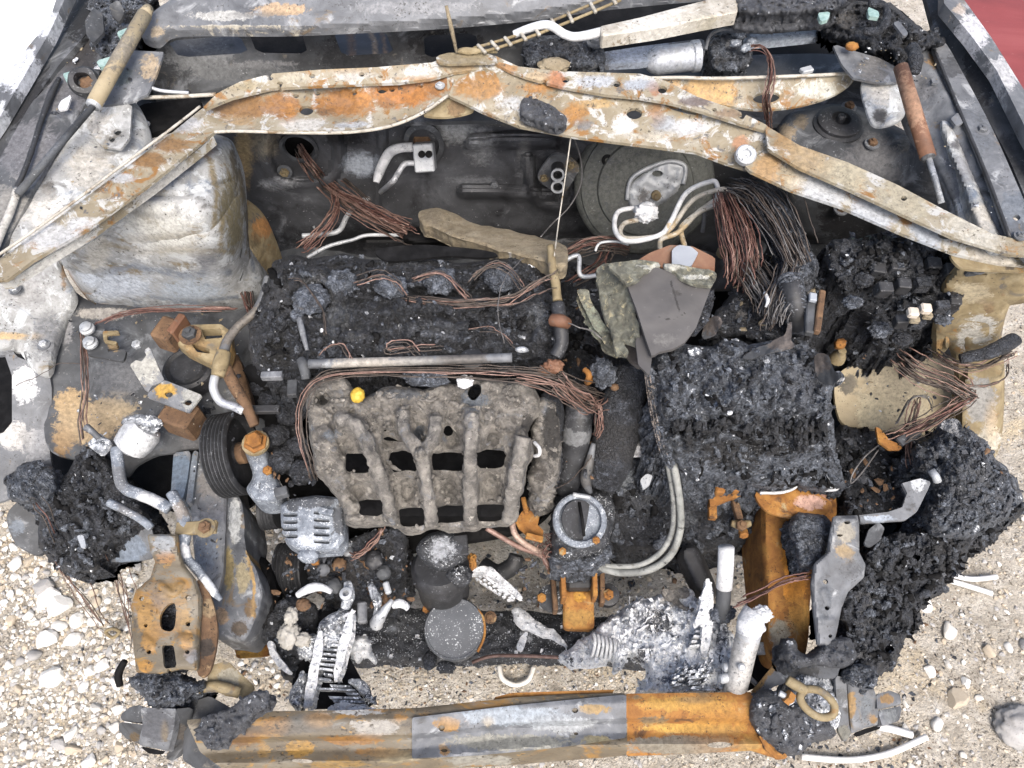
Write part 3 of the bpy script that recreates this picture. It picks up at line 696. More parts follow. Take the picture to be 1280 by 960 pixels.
scatter_debris('burnt_debris', [([(430, 830), (810, 830), (810, 880), (430, 890)], 0, 420, 1.2, 4), ([(560, 690), (960, 690), (960, 780), (560, 760)], 0, 420, 1.5, 6), ([(1090, 790), (1200, 740), (1230, 800), (1120, 900)], 0, 160, 1.5, 6), ([(40, 690), (190, 690), (180, 880), (120, 880)], 0, 200, 1.2, 5), ([(300, 800), (370, 800), (370, 880), (300, 870)], 0, 120, 1.5, 5), ([(960, 930), (1180, 920), (1180, 960), (960, 960)], 0, 120, 1.2, 5)], [M['char'], M['charash'], M['stonec'], M['rustdark']], '')
lump('rock', ('large pale speckled rock half in frame at the lower right on the gravel', 'rock'), (1278, 910, .014), (32, 26, 15), M['stonec'], .16, sub=4)
tube('plastic_strip', ('long white plastic strip lying on the gravel in front of the right crash box', 'plastic strip', 'white plastic strips on the gravel'), [(1002, 946, .012), (1060, 950, .012), (1110, 942, .014), (1158, 921, .016)], 4.2, M['strip'], seg=6)
tube('plastic_strip', ('short white plastic strip sticking out under the right crash box', 'plastic strip', 'white plastic strips on the gravel'), [(1098, 908, .012), (1120, 913, .012), (1140, 919, .012)], 5.0, M['strip'], seg=6)
tube('plastic_strip', ('upper of two thin white plastic strips on the gravel beside the charred right corner', 'plastic strip', 'white plastic strips on the gravel'), [(1190, 719, .014), (1215, 724, .014), (1246, 721, .014)], 3.4, M['strip'], seg=6)
tube('plastic_strip', ('lower of two thin white plastic strips on the gravel beside the charred right corner', 'plastic strip', 'white plastic strips on the gravel'), [(1180, 724, .012), (1208, 732, .012), (1240, 742, .012)], 3.4, M['strip'], seg=6)
patch('outer_panel', ('faded red painted panel of a neighbouring vehicle beyond the right fender', 'car panel'), [(1150, -40), (1340, -40), (1340, 200), (1230, 80)], [(1180, -30, .62), (1320, -30, .60), (1320, 180, .58)], M['red'], step=8, thick=.02, curve=False, amp=.004, freq=4)
patch('outer_panel', ('blank blown-out white surface beyond the left fender', 'car panel'), [(-80, -50), (120, -50), (90, 60), (20, 160), (-80, 240)], [(-60, -30, .62), (90, -30, .62), (-60, 180, .58)], M['whiteout'], step=10, thick=.02, curve=False)  # added white sheet, blown-out brightness put in as plain colour

# ------------------------------------------------------------------ burnt body shell
CAR = thing('burnt_car_body', 'burnt out car front with open engine bay, scorched grey fenders and strut towers', 'car body', (640, 480, 0))
P_ = lambda name, out, z, mat, **k: patch(name, CAR, out, z, M[mat], **k)
# --- left fender
P_('fender', [(-60, 190), (-60, 128), (-12, 122), (0, 103), (30, 64), (55, 34), (66, 12), (82, -40), (100, -40), (78, 5), (62, 40), (32, 92), (0, 146), (-30, 190)], [(0, 120, .99), (70, 10, 1.02), (-60, 160, .98)], 'steel', step=2.4, thick=.02, 
   tints=[(20, 84, (40, 40), c8(224, 228, 236), .9), (60, 30, 26, c8(222, 226, 232), .8), (-20, 150, 40, c8(220, 224, 228), .9)], curve=False)
P_('fender_gutter', [(-60, 240), (-60, 180), (-28, 186), (2, 140), (34, 90), (64, 38), (80, 3), (96, -40), (150, -40), (128, 4), (108, 42), (76, 78), (36, 134), (-2, 206), (-40, 262)], [(0, 170, .955), (80, 40, .985), (0, 140, .95), (110, 10, .99)], 'sootsteel', step=4, thick=.01, curve=False, tints=[(30, 120, 60, c8(38, 38, 42), .75), (100, 20, 40, c8(30, 30, 32), .8)])
P_('fender_flange', [(-40, 310), (-40, 256), (-4, 204), (36, 134), (78, 76), (112, 44), (128, 70), (120, 110), (100, 140), (68, 190), (40, 240), (10, 300), (-20, 350)], [(0, 250, .955), (60, 120, .975), (110, 60, .985)], 'sootsteel', step=3.5, thick=.006, amp=.002, freq=40, curve=False,
   tints=[(40, 190, 50, c8(120, 120, 124), .95), (80, 120, 40, c8(112, 112, 116), .8), (10, 260, 40, c8(150, 148, 144), .9), (100, 70, 30, c8(60, 58, 58), .9)])
tube('seal', CAR, [(74, 98, .985), (64, 118, .982), (52, 150, .978), (36, 200, .972), (20, 238, .966)], [3, 4, 3.4, 3, 3], M['rubber'], seg=7, amp=.001)
tube('seam', CAR, [(22, 236, .966), (14, 262, .962), (2, 290, .958), (-14, 330, .955)], 5, M['steel'], seg=7, tints=[(0, 280, 60, c8(214, 210, 200), 1)])
# --- left apron and strut tower
P_('apron', [(6, 300), (30, 245), (66, 192), (100, 142), (125, 122), (170, 128), (190, 190), (160, 262), (110, 300), (60, 322), (20, 340)], [(40, 260, .95), (120, 140, .96), (170, 190, .93), (90, 300, .93)], 'ashsteel', step=4, thick=.006, edge=.012, edgew=20, amp=.003, freq=12,
   tints=[(60, 270, 34, c8(214, 212, 206), .9), (110, 210, 40, c8(190, 186, 176), .8), (150, 150, 26, c8(150, 146, 138), .8), (60, 235, 16, c8(96, 92, 88), .7), (130, 192, (22, 5), c8(70, 66, 62), .9)])
P_('hinge_plate', [(120, 104), (150, 62), (205, 65), (196, 92), (185, 117), (165, 127), (124, 133)], [(150, 80, .985), (190, 70, .99), (150, 128, .975)], 'steel', step=3, thick=.004, curve=False, amp=.002, tints=[(190, 85, 22, c8(192, 170, 138), .8), (150, 95, 20, c8(96, 104, 104), .8)])
P_('hinge_tab', [(108, 158), (124, 131), (165, 130), (162, 172), (151, 186), (126, 183)], [(110, 150, .965), (160, 135, .97), (150, 184, .955)], 'ashsteel', step=2.5, thick=.004, curve=False, holes=[el(140, 174, 4, n=10), el(147, 165, 5, 4, n=10)], tints=[(120, 150, 30, c8(186, 182, 174), .7), (140, 170, 16, c8(90, 86, 80), .6)])
TW = [(150, 235, .90), (215, 195, .905), (270, 180, .90), (200, 260, .895), (270, 260, .885), (110, 260, .88), (90, 300, .80), (200, 300, .83), (280, 300, .81), (100, 340, .70), (200, 350, .69), (290, 340, .70), (110, 374, .635), (200, 382, .625), (300, 378, .62), (300, 210, .86), (318, 300, .70), (336, 350, .62)]
P_('strut_tower', [(66, 312), (84, 280), (112, 254), (160, 222), (214, 186), (246, 168), (284, 172), (298, 196), (303, 250), (306, 292), (322, 318), (336, 350), (322, 372), (296, 382), (220, 384), (150, 376), (112, 372), (92, 352), (80, 330)], TW, 'ashsteel', step=3, edge=.05, edgew=34, amp=.003, freq=12, thick=.03,
   holes=[el(124, 334, 2.6, n=8), el(140, 339, 2.6, n=8), el(185, 331, 2.4, n=8), el(250, 349, 2.2, n=8), el(238, 296, 2.6, n=8)],
   ridges=[([(118, 258), (170, 246), (230, 244), (290, 226)], 5, -.006), ([(160, 180), (200, 210)], 6, .004)],
   tints=[('line', [(120, 290), (170, 300), (230, 296), (284, 300)], 9, c8(140, 126, 96), .75), ('line', [(110, 330), (160, 318), (220, 330), (280, 326)], 10, c8(128, 136, 148), .8), ('line', [(150, 262), (200, 272), (262, 256)], 7, c8(96, 94, 92), .7), ('line', [(180, 358), (230, 366), (290, 358)], 6, c8(110, 118, 130), .8), ('line', [(262, 200), (272, 240), (268, 290)], 9, c8(134, 116, 78), .75), (235, 262, 16, c8(226, 228, 228), .9), (168, 300, 18, c8(224, 226, 226), .85), (262, 330, 14, c8(220, 222, 222), .85), (240, 182, (44, 12), c8(80, 78, 80), .8), (220, 205, (30, 14), c8(92, 90, 92), .8), (256, 186, 14, c8(176, 140, 100), .8), (200, 280, (60, 34), c8(214, 214, 208), .85), (140, 345, (60, 24), c8(206, 214, 224), .85), (230, 350, (60, 22), c8(176, 186, 196), .8),
          (286, 260, (18, 60), c8(140, 124, 78), .8), (250, 310, 22, c8(120, 122, 128), .7), (110, 300, (22, 36), c8(208, 204, 192), .8), (170, 240, (50, 10), c8(150, 138, 110), .7), ('line', [(290, 190), (303, 260), (310, 320)], 8, c8(84, 70, 48), .9), ('line', [(84, 340), (100, 368), (140, 374), (190, 384), (300, 384)], 6, c8(176, 132, 78), 1.0)])
P_('tower_gusset', [(302, 250), (318, 256), (334, 275), (348, 310), (352, 335), (336, 350), (314, 322), (304, 290)], [(305, 260, .70), (330, 280, .66), (345, 335, .56), (315, 320, .66)], 'ochre', step=3, edge=.01, thick=.02, amp=.004, tints=[(328, 285, 18, c8(188, 128, 66), .9), (318, 300, 14, c8(120, 104, 70), .8)])
for x, y in ((19, 362), (55, 431)): bolt(CAR, x, y, .66, 5, M['alu'], washer=M['steel'])
# --- left lower apron, rails
P_('apron', [(-40, 330), (30, 318), (66, 312), (82, 345), (96, 372), (84, 400), (70, 440), (62, 470), (40, 462), (20, 440), (-40, 436)], [(0, 330, .68), (80, 330, .68), (80, 380, .62), (60, 460, .60), (0, 430, .63)], 'ashsteel', step=3.5, thick=.006, amp=.004, freq=20, holes=[el(23, 357, 3, n=8), el(24, 442, 4, 2, n=8), el(80, 360, 3, 4, n=8)], edge=.008,
   tints=[(30, 350, 50, c8(160, 160, 160), .8), (60, 420, (30, 40), c8(120, 122, 126), .8), (12, 420, (40, 6), c8(214, 182, 130), 1), (80, 330, (6, 40), c8(160, 120, 70), .9)])
P_('apron', [(84, 366), (112, 376), (150, 378), (220, 386), (304, 384), (338, 420), (330, 560), (300, 566), (250, 560), (218, 566), (196, 569), (172, 581), (158, 596), (140, 586), (100, 576), (60, 560), (56, 500), (66, 440)], [(90, 380, .60), (300, 390, .58), (70, 540, .54), (300, 560, .50), (190, 590, .50)], 'sootsteel', step=4, thick=.006, amp=.005, freq=14, holes=[el(119, 378, 3, n=8)], edge=.006,
   tints=[(112, 530, (56, 34), c8(182, 156, 116), 1.0), (90, 505, (30, 24), c8(192, 160, 112), .95), (140, 510, (40, 20), c8(166, 146, 112), .9), (130, 392, (50, 10), c8(176, 170, 160), .95), (82, 410, (12, 40), c8(150, 150, 152), .8), (150, 470, 40, c8(104, 106, 110), .8), (250, 545, 40, c8(92, 92, 94), .8), (80, 552, (20, 26), c8(160, 124, 78), .8)])
P_('apron_wall', [(-40, 436), (10, 434), (22, 446), (62, 470), (62, 560), (66, 600), (40, 612), (-40, 620)], [(0, 440, .62), (60, 470, .58), (60, 590, .50), (0, 600, .53)], 'steel', step=3, thick=.006, holes=[np.array([(-30, 446), (6, 444), (15, 470), (15, 528), (4, 541), (-30, 545)])], amp=.003, freq=18,
   tints=[(30, 480, (22, 30), c8(222, 224, 226), 1), (20, 545, 24, c8(206, 204, 200), .9), (45, 560, (24, 40), c8(150, 152, 156), .8), (8, 548, (14, 12), c8(230, 228, 224), 1)])
P_('dark_gap_sheet', [(-60, 430), (60, 420), (330, 370), (360, 560), (300, 640), (226, 640), (150, 620), (40, 600), (-60, 640)], .36, 'black', step=8, thick=.01)  # added black sheet: gaps show painted shade instead of bright gravel
P_('frame_rail', [(217, 566), (239, 563), (234, 600), (228, 626), (213, 623)], .51, 'steel', step=2.6, curve=False, zb=.36, amp=.001, tints=[(226, 595, (20, 40), c8(116, 132, 150), 1), (216, 612, (4, 14), c8(150, 160, 172), .8)])
P_('frame_rail', [(241, 564), (248, 563), (240, 628), (232, 630)], .505, 'steel', step=2.2, curve=False, zb=.36, tints=[(240, 595, (14, 40), c8(130, 140, 152), .9)])
P_('frame_rail', [(249, 564), (278, 559), (284, 600), (283, 640), (279, 715), (272, 742), (256, 728), (244, 706), (240, 660), (238, 628)], [(260, 562, .50), (280, 640, .495), (272, 740, .47), (240, 660, .49)], 'steel', step=2.6, curve=False, edge=.004, edgew=4, zb=.36, amp=.002, freq=24, tints=[(265, 600, (26, 40), c8(142, 138, 134), .8), (258, 690, (20, 40), c8(112, 120, 132), .8), (270, 640, 24, c8(120, 122, 128), .7)])
P_('twisted_plate', [(284, 620), (300, 622), (305, 650), (308, 688), (322, 716), (327, 744), (320, 772), (306, 800), (290, 800), (268, 796), (254, 770), (262, 742), (274, 740), (280, 690)], [(290, 625, .50), (306, 690, .50), (325, 745, .48), (285, 700, .47), (270, 780, .455), (300, 790, .46)], 'steel', step=2.6, edge=.008, edgew=7, zb=.36, amp=.006, freq=26, jag=1.5, tints=[(294, 650, (12, 40), c8(196, 198, 196), .8), (286, 712, (10, 40), c8(158, 138, 84), .9), (304, 720, (12, 30), c8(176, 160, 120), .8), (312, 760, (10, 20), c8(120, 92, 56), .8), (300, 785, 14, c8(92, 76, 58), .9), (276, 770, 14, c8(186, 150, 110), .9), ('line', [(308, 690), (318, 730), (316, 770)], 4, c8(190, 150, 84), .9)])
P_('frame_rail_cup', [(308, 640), (318, 690), (334, 700), (346, 740), (342, 776), (318, 790), (318, 740), (306, 690)], .42, 'black', step=4, edge=.02, thick=.04)
P_('fender_edge', [(10, 640), (40, 618), (60, 640), (55, 690), (30, 688), (14, 670)], [(20, 640, .46), (50, 690, .42)], 'sootsteel', step=3, thick=.008, tints=[(22, 660, 14, c8(120, 128, 138), .8)])
P_('lower_panel', [(122, 698), (150, 676), (186, 656), (192, 690), (188, 698), (150, 702)], [(122, 698, .40), (190, 660, .46), (188, 696, .42)], 'steel', step=3, thick=.005, tints=[(160, 685, 30, c8(128, 140, 156), .9)])

# --- cowl
P_('cowl_upper', [(176, 44), (186, 20), (230, -10), (300, -40), (1060, -60), (1060, -10), (900, -8), (760, 4), (660, 18), (560, 27), (450, 33), (350, 37), (250, 37), (212, 40), (196, 52)], [(190, 40, 1.0), (300, 0, 1.03), (640, -10, 1.04), (640, 15, 1.02), (350, 33, 1.02), (1000, -20, 1.04)], 'steel', step=3, thick=.012, edge=.003, edgew=5, amp=.001, freq=14,
   tints=[(350, 12, (44, 10), c8(206, 172, 130), .95), (280, 20, (60, 9), c8(196, 196, 192), .8), (300, 34, (120, 4), c8(200, 192, 172), .8), (320, 18, (36, 5), c8(66, 66, 68), .8), (520, 10, (110, 12), c8(142, 144, 148), .8), (196, 40, 12, c8(180, 160, 130), .8)])
cw = [(200, 30, .985), (640, 10, 1.0), (640, 70, .905), (220, 110, .885), (420, 90, .895), (640, 90, .89)]
RRK = .13
def rr(x0, y0, x1, y1, x2, y2, x3, y3):
    A = [(x0, y0), (x1, y1), (x2, y2), (x3, y3)]; P = []
    for i in range(4):
        a, b = np.array(A[i], float), np.array(A[(i + 1) % 4], float); P += [a + (b - a) * RRK, a + (b - a) * (1 - RRK)]
    return np.array(P)
P_('cowl_wall', [(190, 60), (204, 34), (300, 30), (480, 24), (660, 10), (662, 100), (560, 92), (400, 98), (330, 98), (240, 118), (196, 128)], cw, 'sootsteel', step=2.4, thick=.008, amp=.003, freq=10,
   holes=[rr(206, 46, 297, 38, 312, 66, 224, 72), rr(309, 36, 376, 35, 385, 67, 321, 66), rr(415, 35, 480, 33, 494, 66, 428, 70), rr(529, 39, 594, 36, 600, 66, 531, 72)],
   tints=[(300, 90, (100, 16), c8(106, 108, 110), .8), (250, 60, (60, 40), c8(134, 136, 138), .9), (440, 85, 60, c8(52, 53, 56), .8), (560, 60, (60, 40), c8(40, 40, 42), .8), (330, 80, (60, 6), c8(150, 150, 152), .7)])
P_('cowl_recess', [(198, 40), (306, 32), (322, 76), (216, 80)], .90, 'firewall', step=5, thick=.006, tints=[(265, 58, 34, c8(112, 112, 112), .9), (290, 57, 5, c8(20, 20, 20), 1)], curve=False)
P_('cowl_recess', [(408, 30), (486, 28), (502, 72), (422, 76)], .90, 'firewall', step=4, thick=.006, tints=[('line', [(438, 40), (440, 68)], 9, c8(128, 100, 78), .9), ('line', [(462, 38), (468, 52), (470, 68)], 6, c8(176, 148, 116), .9), ('line', [(478, 40), (482, 68)], 5, c8(150, 118, 88), .8)], curve=False)
P_('cowl_trough', [(180, 90), (220, 100), (640, 84), (1080, 70), (1080, 150), (640, 150), (240, 160), (176, 150)], [(200, 110, .86), (640, 110, .84), (1060, 100, .86)], 'sootsteel', step=6, thick=.008, tints=[(240, 130, 40, c8(112, 116, 120), .7)])
P_('cowl_backing', [(240, 20), (700, 8), (1100, 0), (1100, 110), (640, 110), (240, 100)], .82, 'black', step=10, thick=.01)  # black sheet behind the openings, their shade put into its colour
P_('cowl_pocket', [(172, 136), (192, 128), (250, 124), (236, 150), (190, 166), (170, 168)], .90, 'black', step=4, thick=.01)
bolt(CAR, 184, 156, .905, 4, M['alu'])
P_('cowl_front_plate', [(798, 100), (812, 96), (900, 97), (1000, 94), (1058, 91), (1068, 99), (1044, 118), (1000, 132), (950, 137), (905, 131), (868, 120), (830, 108)], [(800, 98, .965), (1060, 95, .955), (950, 135, .925), (870, 118, .94)], 'bar', step=2.5, thick=.004, holes=[el(958, 122, 17, 7, rot=-.12)], tints=[(890, 116, 40, c8(200, 158, 92), 1), (830, 104, 30, c8(196, 158, 104), .9), (1020, 112, (40, 16), c8(202, 202, 192), .8), ('line', [(936, 122), (958, 132), (980, 118)], 5, c8(150, 120, 74), 1)])
tube('cowl_lip', CAR, [(800, 98, .968), (850, 97, .966), (900, 98, .966), (1000, 95, .962), (1060, 92, .96)], 2.4, M['creampipe'], seg=6)
box('clip', CAR, (1008, 88, .966), (16, 9, 6), M['alu'], .35)
tube('cowl_lip', CAR, [(170, 122, .965), (215, 121, .965), (270, 118, .966)], 2.6, M['creampipe'], seg=6)
tube('cable_stay', CAR, [(178, 104, .98), (200, 113, .975), (236, 116, .97)], 2.2, M['alu'], seg=6)
# --- right hinge plate, tab, apron, fender
P_('hinge_plate', [(1040, 54), (1062, 62), (1098, 72), (1122, 84), (1126, 102), (1100, 104), (1066, 97), (1052, 80)], [(1050, 60, .985), (1120, 100, .975)], 'steel', step=3, thick=.004, curve=False, amp=.0015, tints=[(1090, 88, 30, c8(120, 118, 116), .7), (1064, 57, 8, c8(196, 130, 70), .9)])
P_('hinge_tab', [(1078, 100), (1124, 103), (1132, 140), (1118, 154), (1096, 158), (1086, 146)], [(1080, 105, .968), (1125, 105, .968), (1100, 156, .955)], 'ashsteel', step=2.5, thick=.004, edge=.004, tints=[(1100, 115, 22, c8(214, 208, 196), .8), (1100, 144, 12, c8(60, 58, 56), .9)])
P_('apron', [(1120, 70), (1160, 56), (1180, 90), (1210, 160), (1240, 230), (1262, 300), (1240, 330), (1200, 310), (1190, 260), (1160, 200), (1130, 150)], [(1140, 80, .965), (1200, 200, .95), (1250, 300, .94), (1150, 180, .93)], 'steel', step=3.5, thick=.008, edge=.01, amp=.004, freq=24,
   tints=[(1150, 110, 30, c8(130, 130, 132), .7), (1195, 210, (20, 40), c8(110, 112, 116), .8), (1222, 270, (20, 34), c8(186, 178, 162), .9), (1240, 305, 18, c8(196, 176, 144), .9), (1168, 75, 16, c8(180, 140, 90), .6)])
P_('apron_rail', [(1172, 158), (1190, 150), (1212, 200), (1236, 260), (1258, 310), (1232, 318), (1210, 262), (1200, 230)], [(1180, 160, .965), (1245, 310, .955)], 'ashsteel', step=3, edge=.02, edgew=14, thick=.03, amp=.003, freq=30, tints=[(1205, 210, 26, c8(146, 148, 152), .9), (1228, 272, 24, c8(196, 190, 178), .9), (1196, 180, 10, c8(90, 90, 94), .8)])
P_('fender_flange', [(1166, 60), (1180, 52), (1204, 92), (1240, 160), (1280, 250), (1310, 320), (1290, 330), (1262, 296), (1232, 216), (1200, 140)], [(1175, 70, .98), (1280, 290, .96)], 'steel', step=3, thick=.006, amp=.0015, tints=[(1230, 150, (30, 60), c8(112, 116, 122), .85), (1190, 85, 20, c8(84, 86, 90), .8), (1270, 260, 30, c8(120, 126, 134), .9)], holes=[el(1271, 272, 5, 4, n=10)])
bolt(CAR, 1227, 163, .97, 6, M['steel'], washer=M['steel']); bolt(CAR, 1275, 295, .966, 5, M['steel'], washer=M['steel'])
P_('fender_gutter', [(1150, -30), (1186, -30), (1182, 4), (1214, 44), (1248, 88), (1284, 150), (1330, 230), (1330, 320), (1300, 290), (1262, 200), (1220, 120), (1180, 54), (1166, 30)], [(1180, 20, .975), (1280, 200, .95), (1200, 80, .96)], 'sootsteel', step=4, thick=.01, curve=False, tints=[(1225, 90, (30, 60), c8(52, 53, 56), .8), (1275, 190, 40, c8(70, 72, 76), .8), (1180, 20, 24, c8(70, 66, 64), .8)])
P_('fender', [(1180, -30), (1194, -30), (1204, -2), (1240, 48), (1280, 112), (1340, 220), (1340, 262), (1284, 164), (1246, 88), (1212, 42), (1180, 4)], [(1190, 0, 1.02), (1250, 80, 1.0), (1320, 220, .98)], 'steel', step=2.4, thick=.02, curve=False, tints=[(1215, 40, 30, c8(222, 222, 226), .9), (1255, 90, 30, c8(206, 206, 208), .8), (1200, 12, 12, c8(200, 180, 160), .7)])
tube('seam', CAR, [(1168, 62, .986), (1200, 140, .976), (1232, 216, .97), (1262, 296, .964)], 2.2, M['rubber'], seg=6)
# --- right strut tower
P_('strut_tower', [(968, 172), (978, 150), (1000, 136), (1040, 130), (1084, 136), (1110, 152), (1150, 176), (1200, 226), (1216, 290), (1150, 300), (1080, 300), (1010, 304), (980, 270), (972, 220)], [(1000, 145, .87), (1100, 150, .87), (1050, 200, .865), (1150, 210, .86), (990, 230, .80), (1050, 240, .80), (1080, 290, .70), (1200, 270, .82), (1000, 300, .66)], 'sootsteel', step=3.5, edge=.025, edgew=20, zb=.5, amp=.004, freq=16,
   tints=[(1110, 150, 26, c8(100, 98, 96), .7), (985, 165, 16, c8(176, 154, 122), .8), (1000, 152, 14, c8(130, 116, 96), .8), (1090, 200, 50, c8(108, 108, 110), .75), (1170, 220, 34, c8(84, 84, 86), .7), (1060, 270, 50, c8(40, 40, 42), .9), (1130, 180, 16, c8(150, 142, 128), .7)])
lathe('strut_mount', CAR, (1047, 158, .872), [(31, 0), (31, 3), (27, 5), (27, 9), (22, 12), (12, 13), (11, 8), (5, 8), (5, 16), (3, 18)], M['rubber'], seg=36)
for x, y, z in ((1061, 134, .872), (1090, 180, .872), (1051, 262, .76)):
    bolt(CAR, x, y, z, 6, M['rustdark'], washer=M['steel'])
# --- right lower: tan apron, rails
P_('dark_gap_sheet', [(960, 300), (1200, 310), (1196, 480), (1186, 600), (1130, 690), (1060, 760), (1040, 600), (1000, 470)], .40, 'black', step=8, thick=.01)  # added black sheet, painted shade covering bright gravel between the panels
P_('apron', [(1046, 470), (1090, 450), (1140, 448), (1200, 452), (1206, 500), (1200, 545), (1130, 540), (1080, 535), (1050, 525)], [(1050, 470, .60), (1200, 450, .62), (1200, 540, .55), (1050, 530, .54)], 'tan', step=4, thick=.006, amp=.003, freq=18, tints=[(1120, 490, 60, c8(186, 172, 140), .8), (1090, 520, 30, c8(200, 188, 150), .8), (1060, 480, 18, c8(60, 58, 56), .8)])
P_('frame_rail', [(1196, 330), (1250, 320), (1300, 320), (1300, 360), (1268, 372), (1252, 420), (1256, 470), (1250, 560), (1226, 580), (1204, 560), (1196, 520), (1204, 460), (1196, 420), (1180, 440), (1176, 400)], [(1210, 340, .90), (1290, 340, .92), (1230, 400, .80), (1230, 450, .70), (1230, 550, .60)], 'ochre', step=3.5, edge=.015, thick=.03, amp=.005, freq=18, holes=[el(1264, 336, 7, 4, n=10)],
   tints=[(1230, 350, (34, 20), c8(196, 180, 144), .8), (1226, 410, 26, c8(206, 204, 196), .8), (1245, 370, 16, c8(140, 112, 74), .8), (1226, 500, (26, 40), c8(150, 150, 148), .95), (1236, 550, 24, c8(206, 200, 184), .9), (1190, 420, 14, c8(180, 140, 84), .9), (1240, 530, (10, 30), c8(200, 168, 118), .8)])
P_('frame_rail', [(954, 618), (1000, 606), (1036, 604), (1046, 640), (1030, 690), (1014, 740), (1010, 800), (1000, 826), (962, 826), (956, 760)], [(960, 620, .52), (1030, 610, .54), (960, 800, .47), (1010, 790, .47)], 'rust', step=3, edge=.018, edgew=12, zb=.36, amp=.005, freq=20,
   tints=[(1015, 625, (26, 18), c8(206, 150, 126), 1), (994, 690, (20, 90), (.46, .19, .025), 1.1), (975, 790, 20, c8(150, 150, 138), .9), (1000, 770, (20, 30), c8(184, 140, 66), .8), (985, 650, 14, c8(70, 52, 36), .7), (1026, 660, 12, c8(214, 150, 120), .8), (980, 810, 20, c8(180, 170, 150), .7)])
# --- firewall
CK = .95
P_('firewall', [(262, 120), (980, 120), (1000, 180), (1010, 330), (960, 360), (640, 360), (300, 360), (262, 300)], zy(1.0), 'firewall', step=4, thick=.01, tv=(0, 1, 0), amp=.004, freq=10, curve=False,
   holes=[el(374, 184, 19, 18, n=24)], ridges=[([(460, 300), (640, 300), (720, 300)], 14, -.03), ([(590, 180), (640, 176), (690, 178)], 9, .03), ([(580, 240), (690, 244)], 8, .03), ([(340, 160), (332, 190), (344, 222), (376, 232), (412, 222), (424, 190), (414, 160)], 8, .02), ([(660, 200), (672, 250), (716, 256), (736, 210)], 8, .02), ([(480, 150), (470, 260)], 7, .012)],
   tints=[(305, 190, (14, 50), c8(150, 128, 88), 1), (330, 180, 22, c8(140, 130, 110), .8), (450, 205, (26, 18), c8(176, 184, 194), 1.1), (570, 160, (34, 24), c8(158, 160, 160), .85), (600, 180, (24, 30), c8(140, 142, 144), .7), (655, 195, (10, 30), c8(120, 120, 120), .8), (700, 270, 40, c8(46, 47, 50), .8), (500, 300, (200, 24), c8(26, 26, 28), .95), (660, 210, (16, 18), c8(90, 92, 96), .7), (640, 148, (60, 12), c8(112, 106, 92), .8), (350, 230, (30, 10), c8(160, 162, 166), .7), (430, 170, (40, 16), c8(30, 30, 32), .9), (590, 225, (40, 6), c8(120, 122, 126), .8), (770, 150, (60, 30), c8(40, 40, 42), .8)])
CK = .68
P_('firewall_hole_back', [(340, 150), (410, 150), (410, 220), (340, 220)], zy(1.05), 'black', step=10, thick=.01, tv=(0, 1, 0), curve=False)
lathe('grommet_ring', CAR, (374, 184, float(zy(.995)(374, 184))), [(19, 0), (24, 0), (24, 3), (20, 4), (19, 0)], M['sootsteel'], axis=(0, -1, 0), seg=30, caps=False)
bolt(CAR, 356, 214, float(zy(.99)(356, 214)), 6, M['ochre'], axis=(0, -1, .1), washer=M['steel']); bolt(CAR, 335, 200, float(zy(.99)(335, 200)), 5, M['steel'], axis=(0, -1, .1))
bolt(CAR, 618, 230, float(zy(.99)(618, 230)), 5, M['steel'], axis=(0, -1, .1))
P_('firewall_shelf', [(300, 330), (420, 300), (520, 300), (640, 276), (730, 282), (820, 300), (940, 330), (940, 360), (300, 360)], [(300, 340, .36), (640, 300, .38), (720, 285, .42), (940, 340, .38)], 'sootsteel', step=4, amp=.012, freq=14, thick=.01, tints=[(680, 292, (60, 16), c8(120, 122, 124), .9), (440, 300, (60, 14), c8(96, 94, 90), .8), (360, 280, 20, c8(110, 112, 116), .7)])
P_('dark_underfill', [(300, 330), (1060, 330), (1060, 560), (960, 640), (960, 700), (760, 640), (560, 620), (420, 640), (360, 600)], .24, 'black', step=12, thick=.01)  # added dark filler: shade below the engine painted black over bright ground
CK = .50
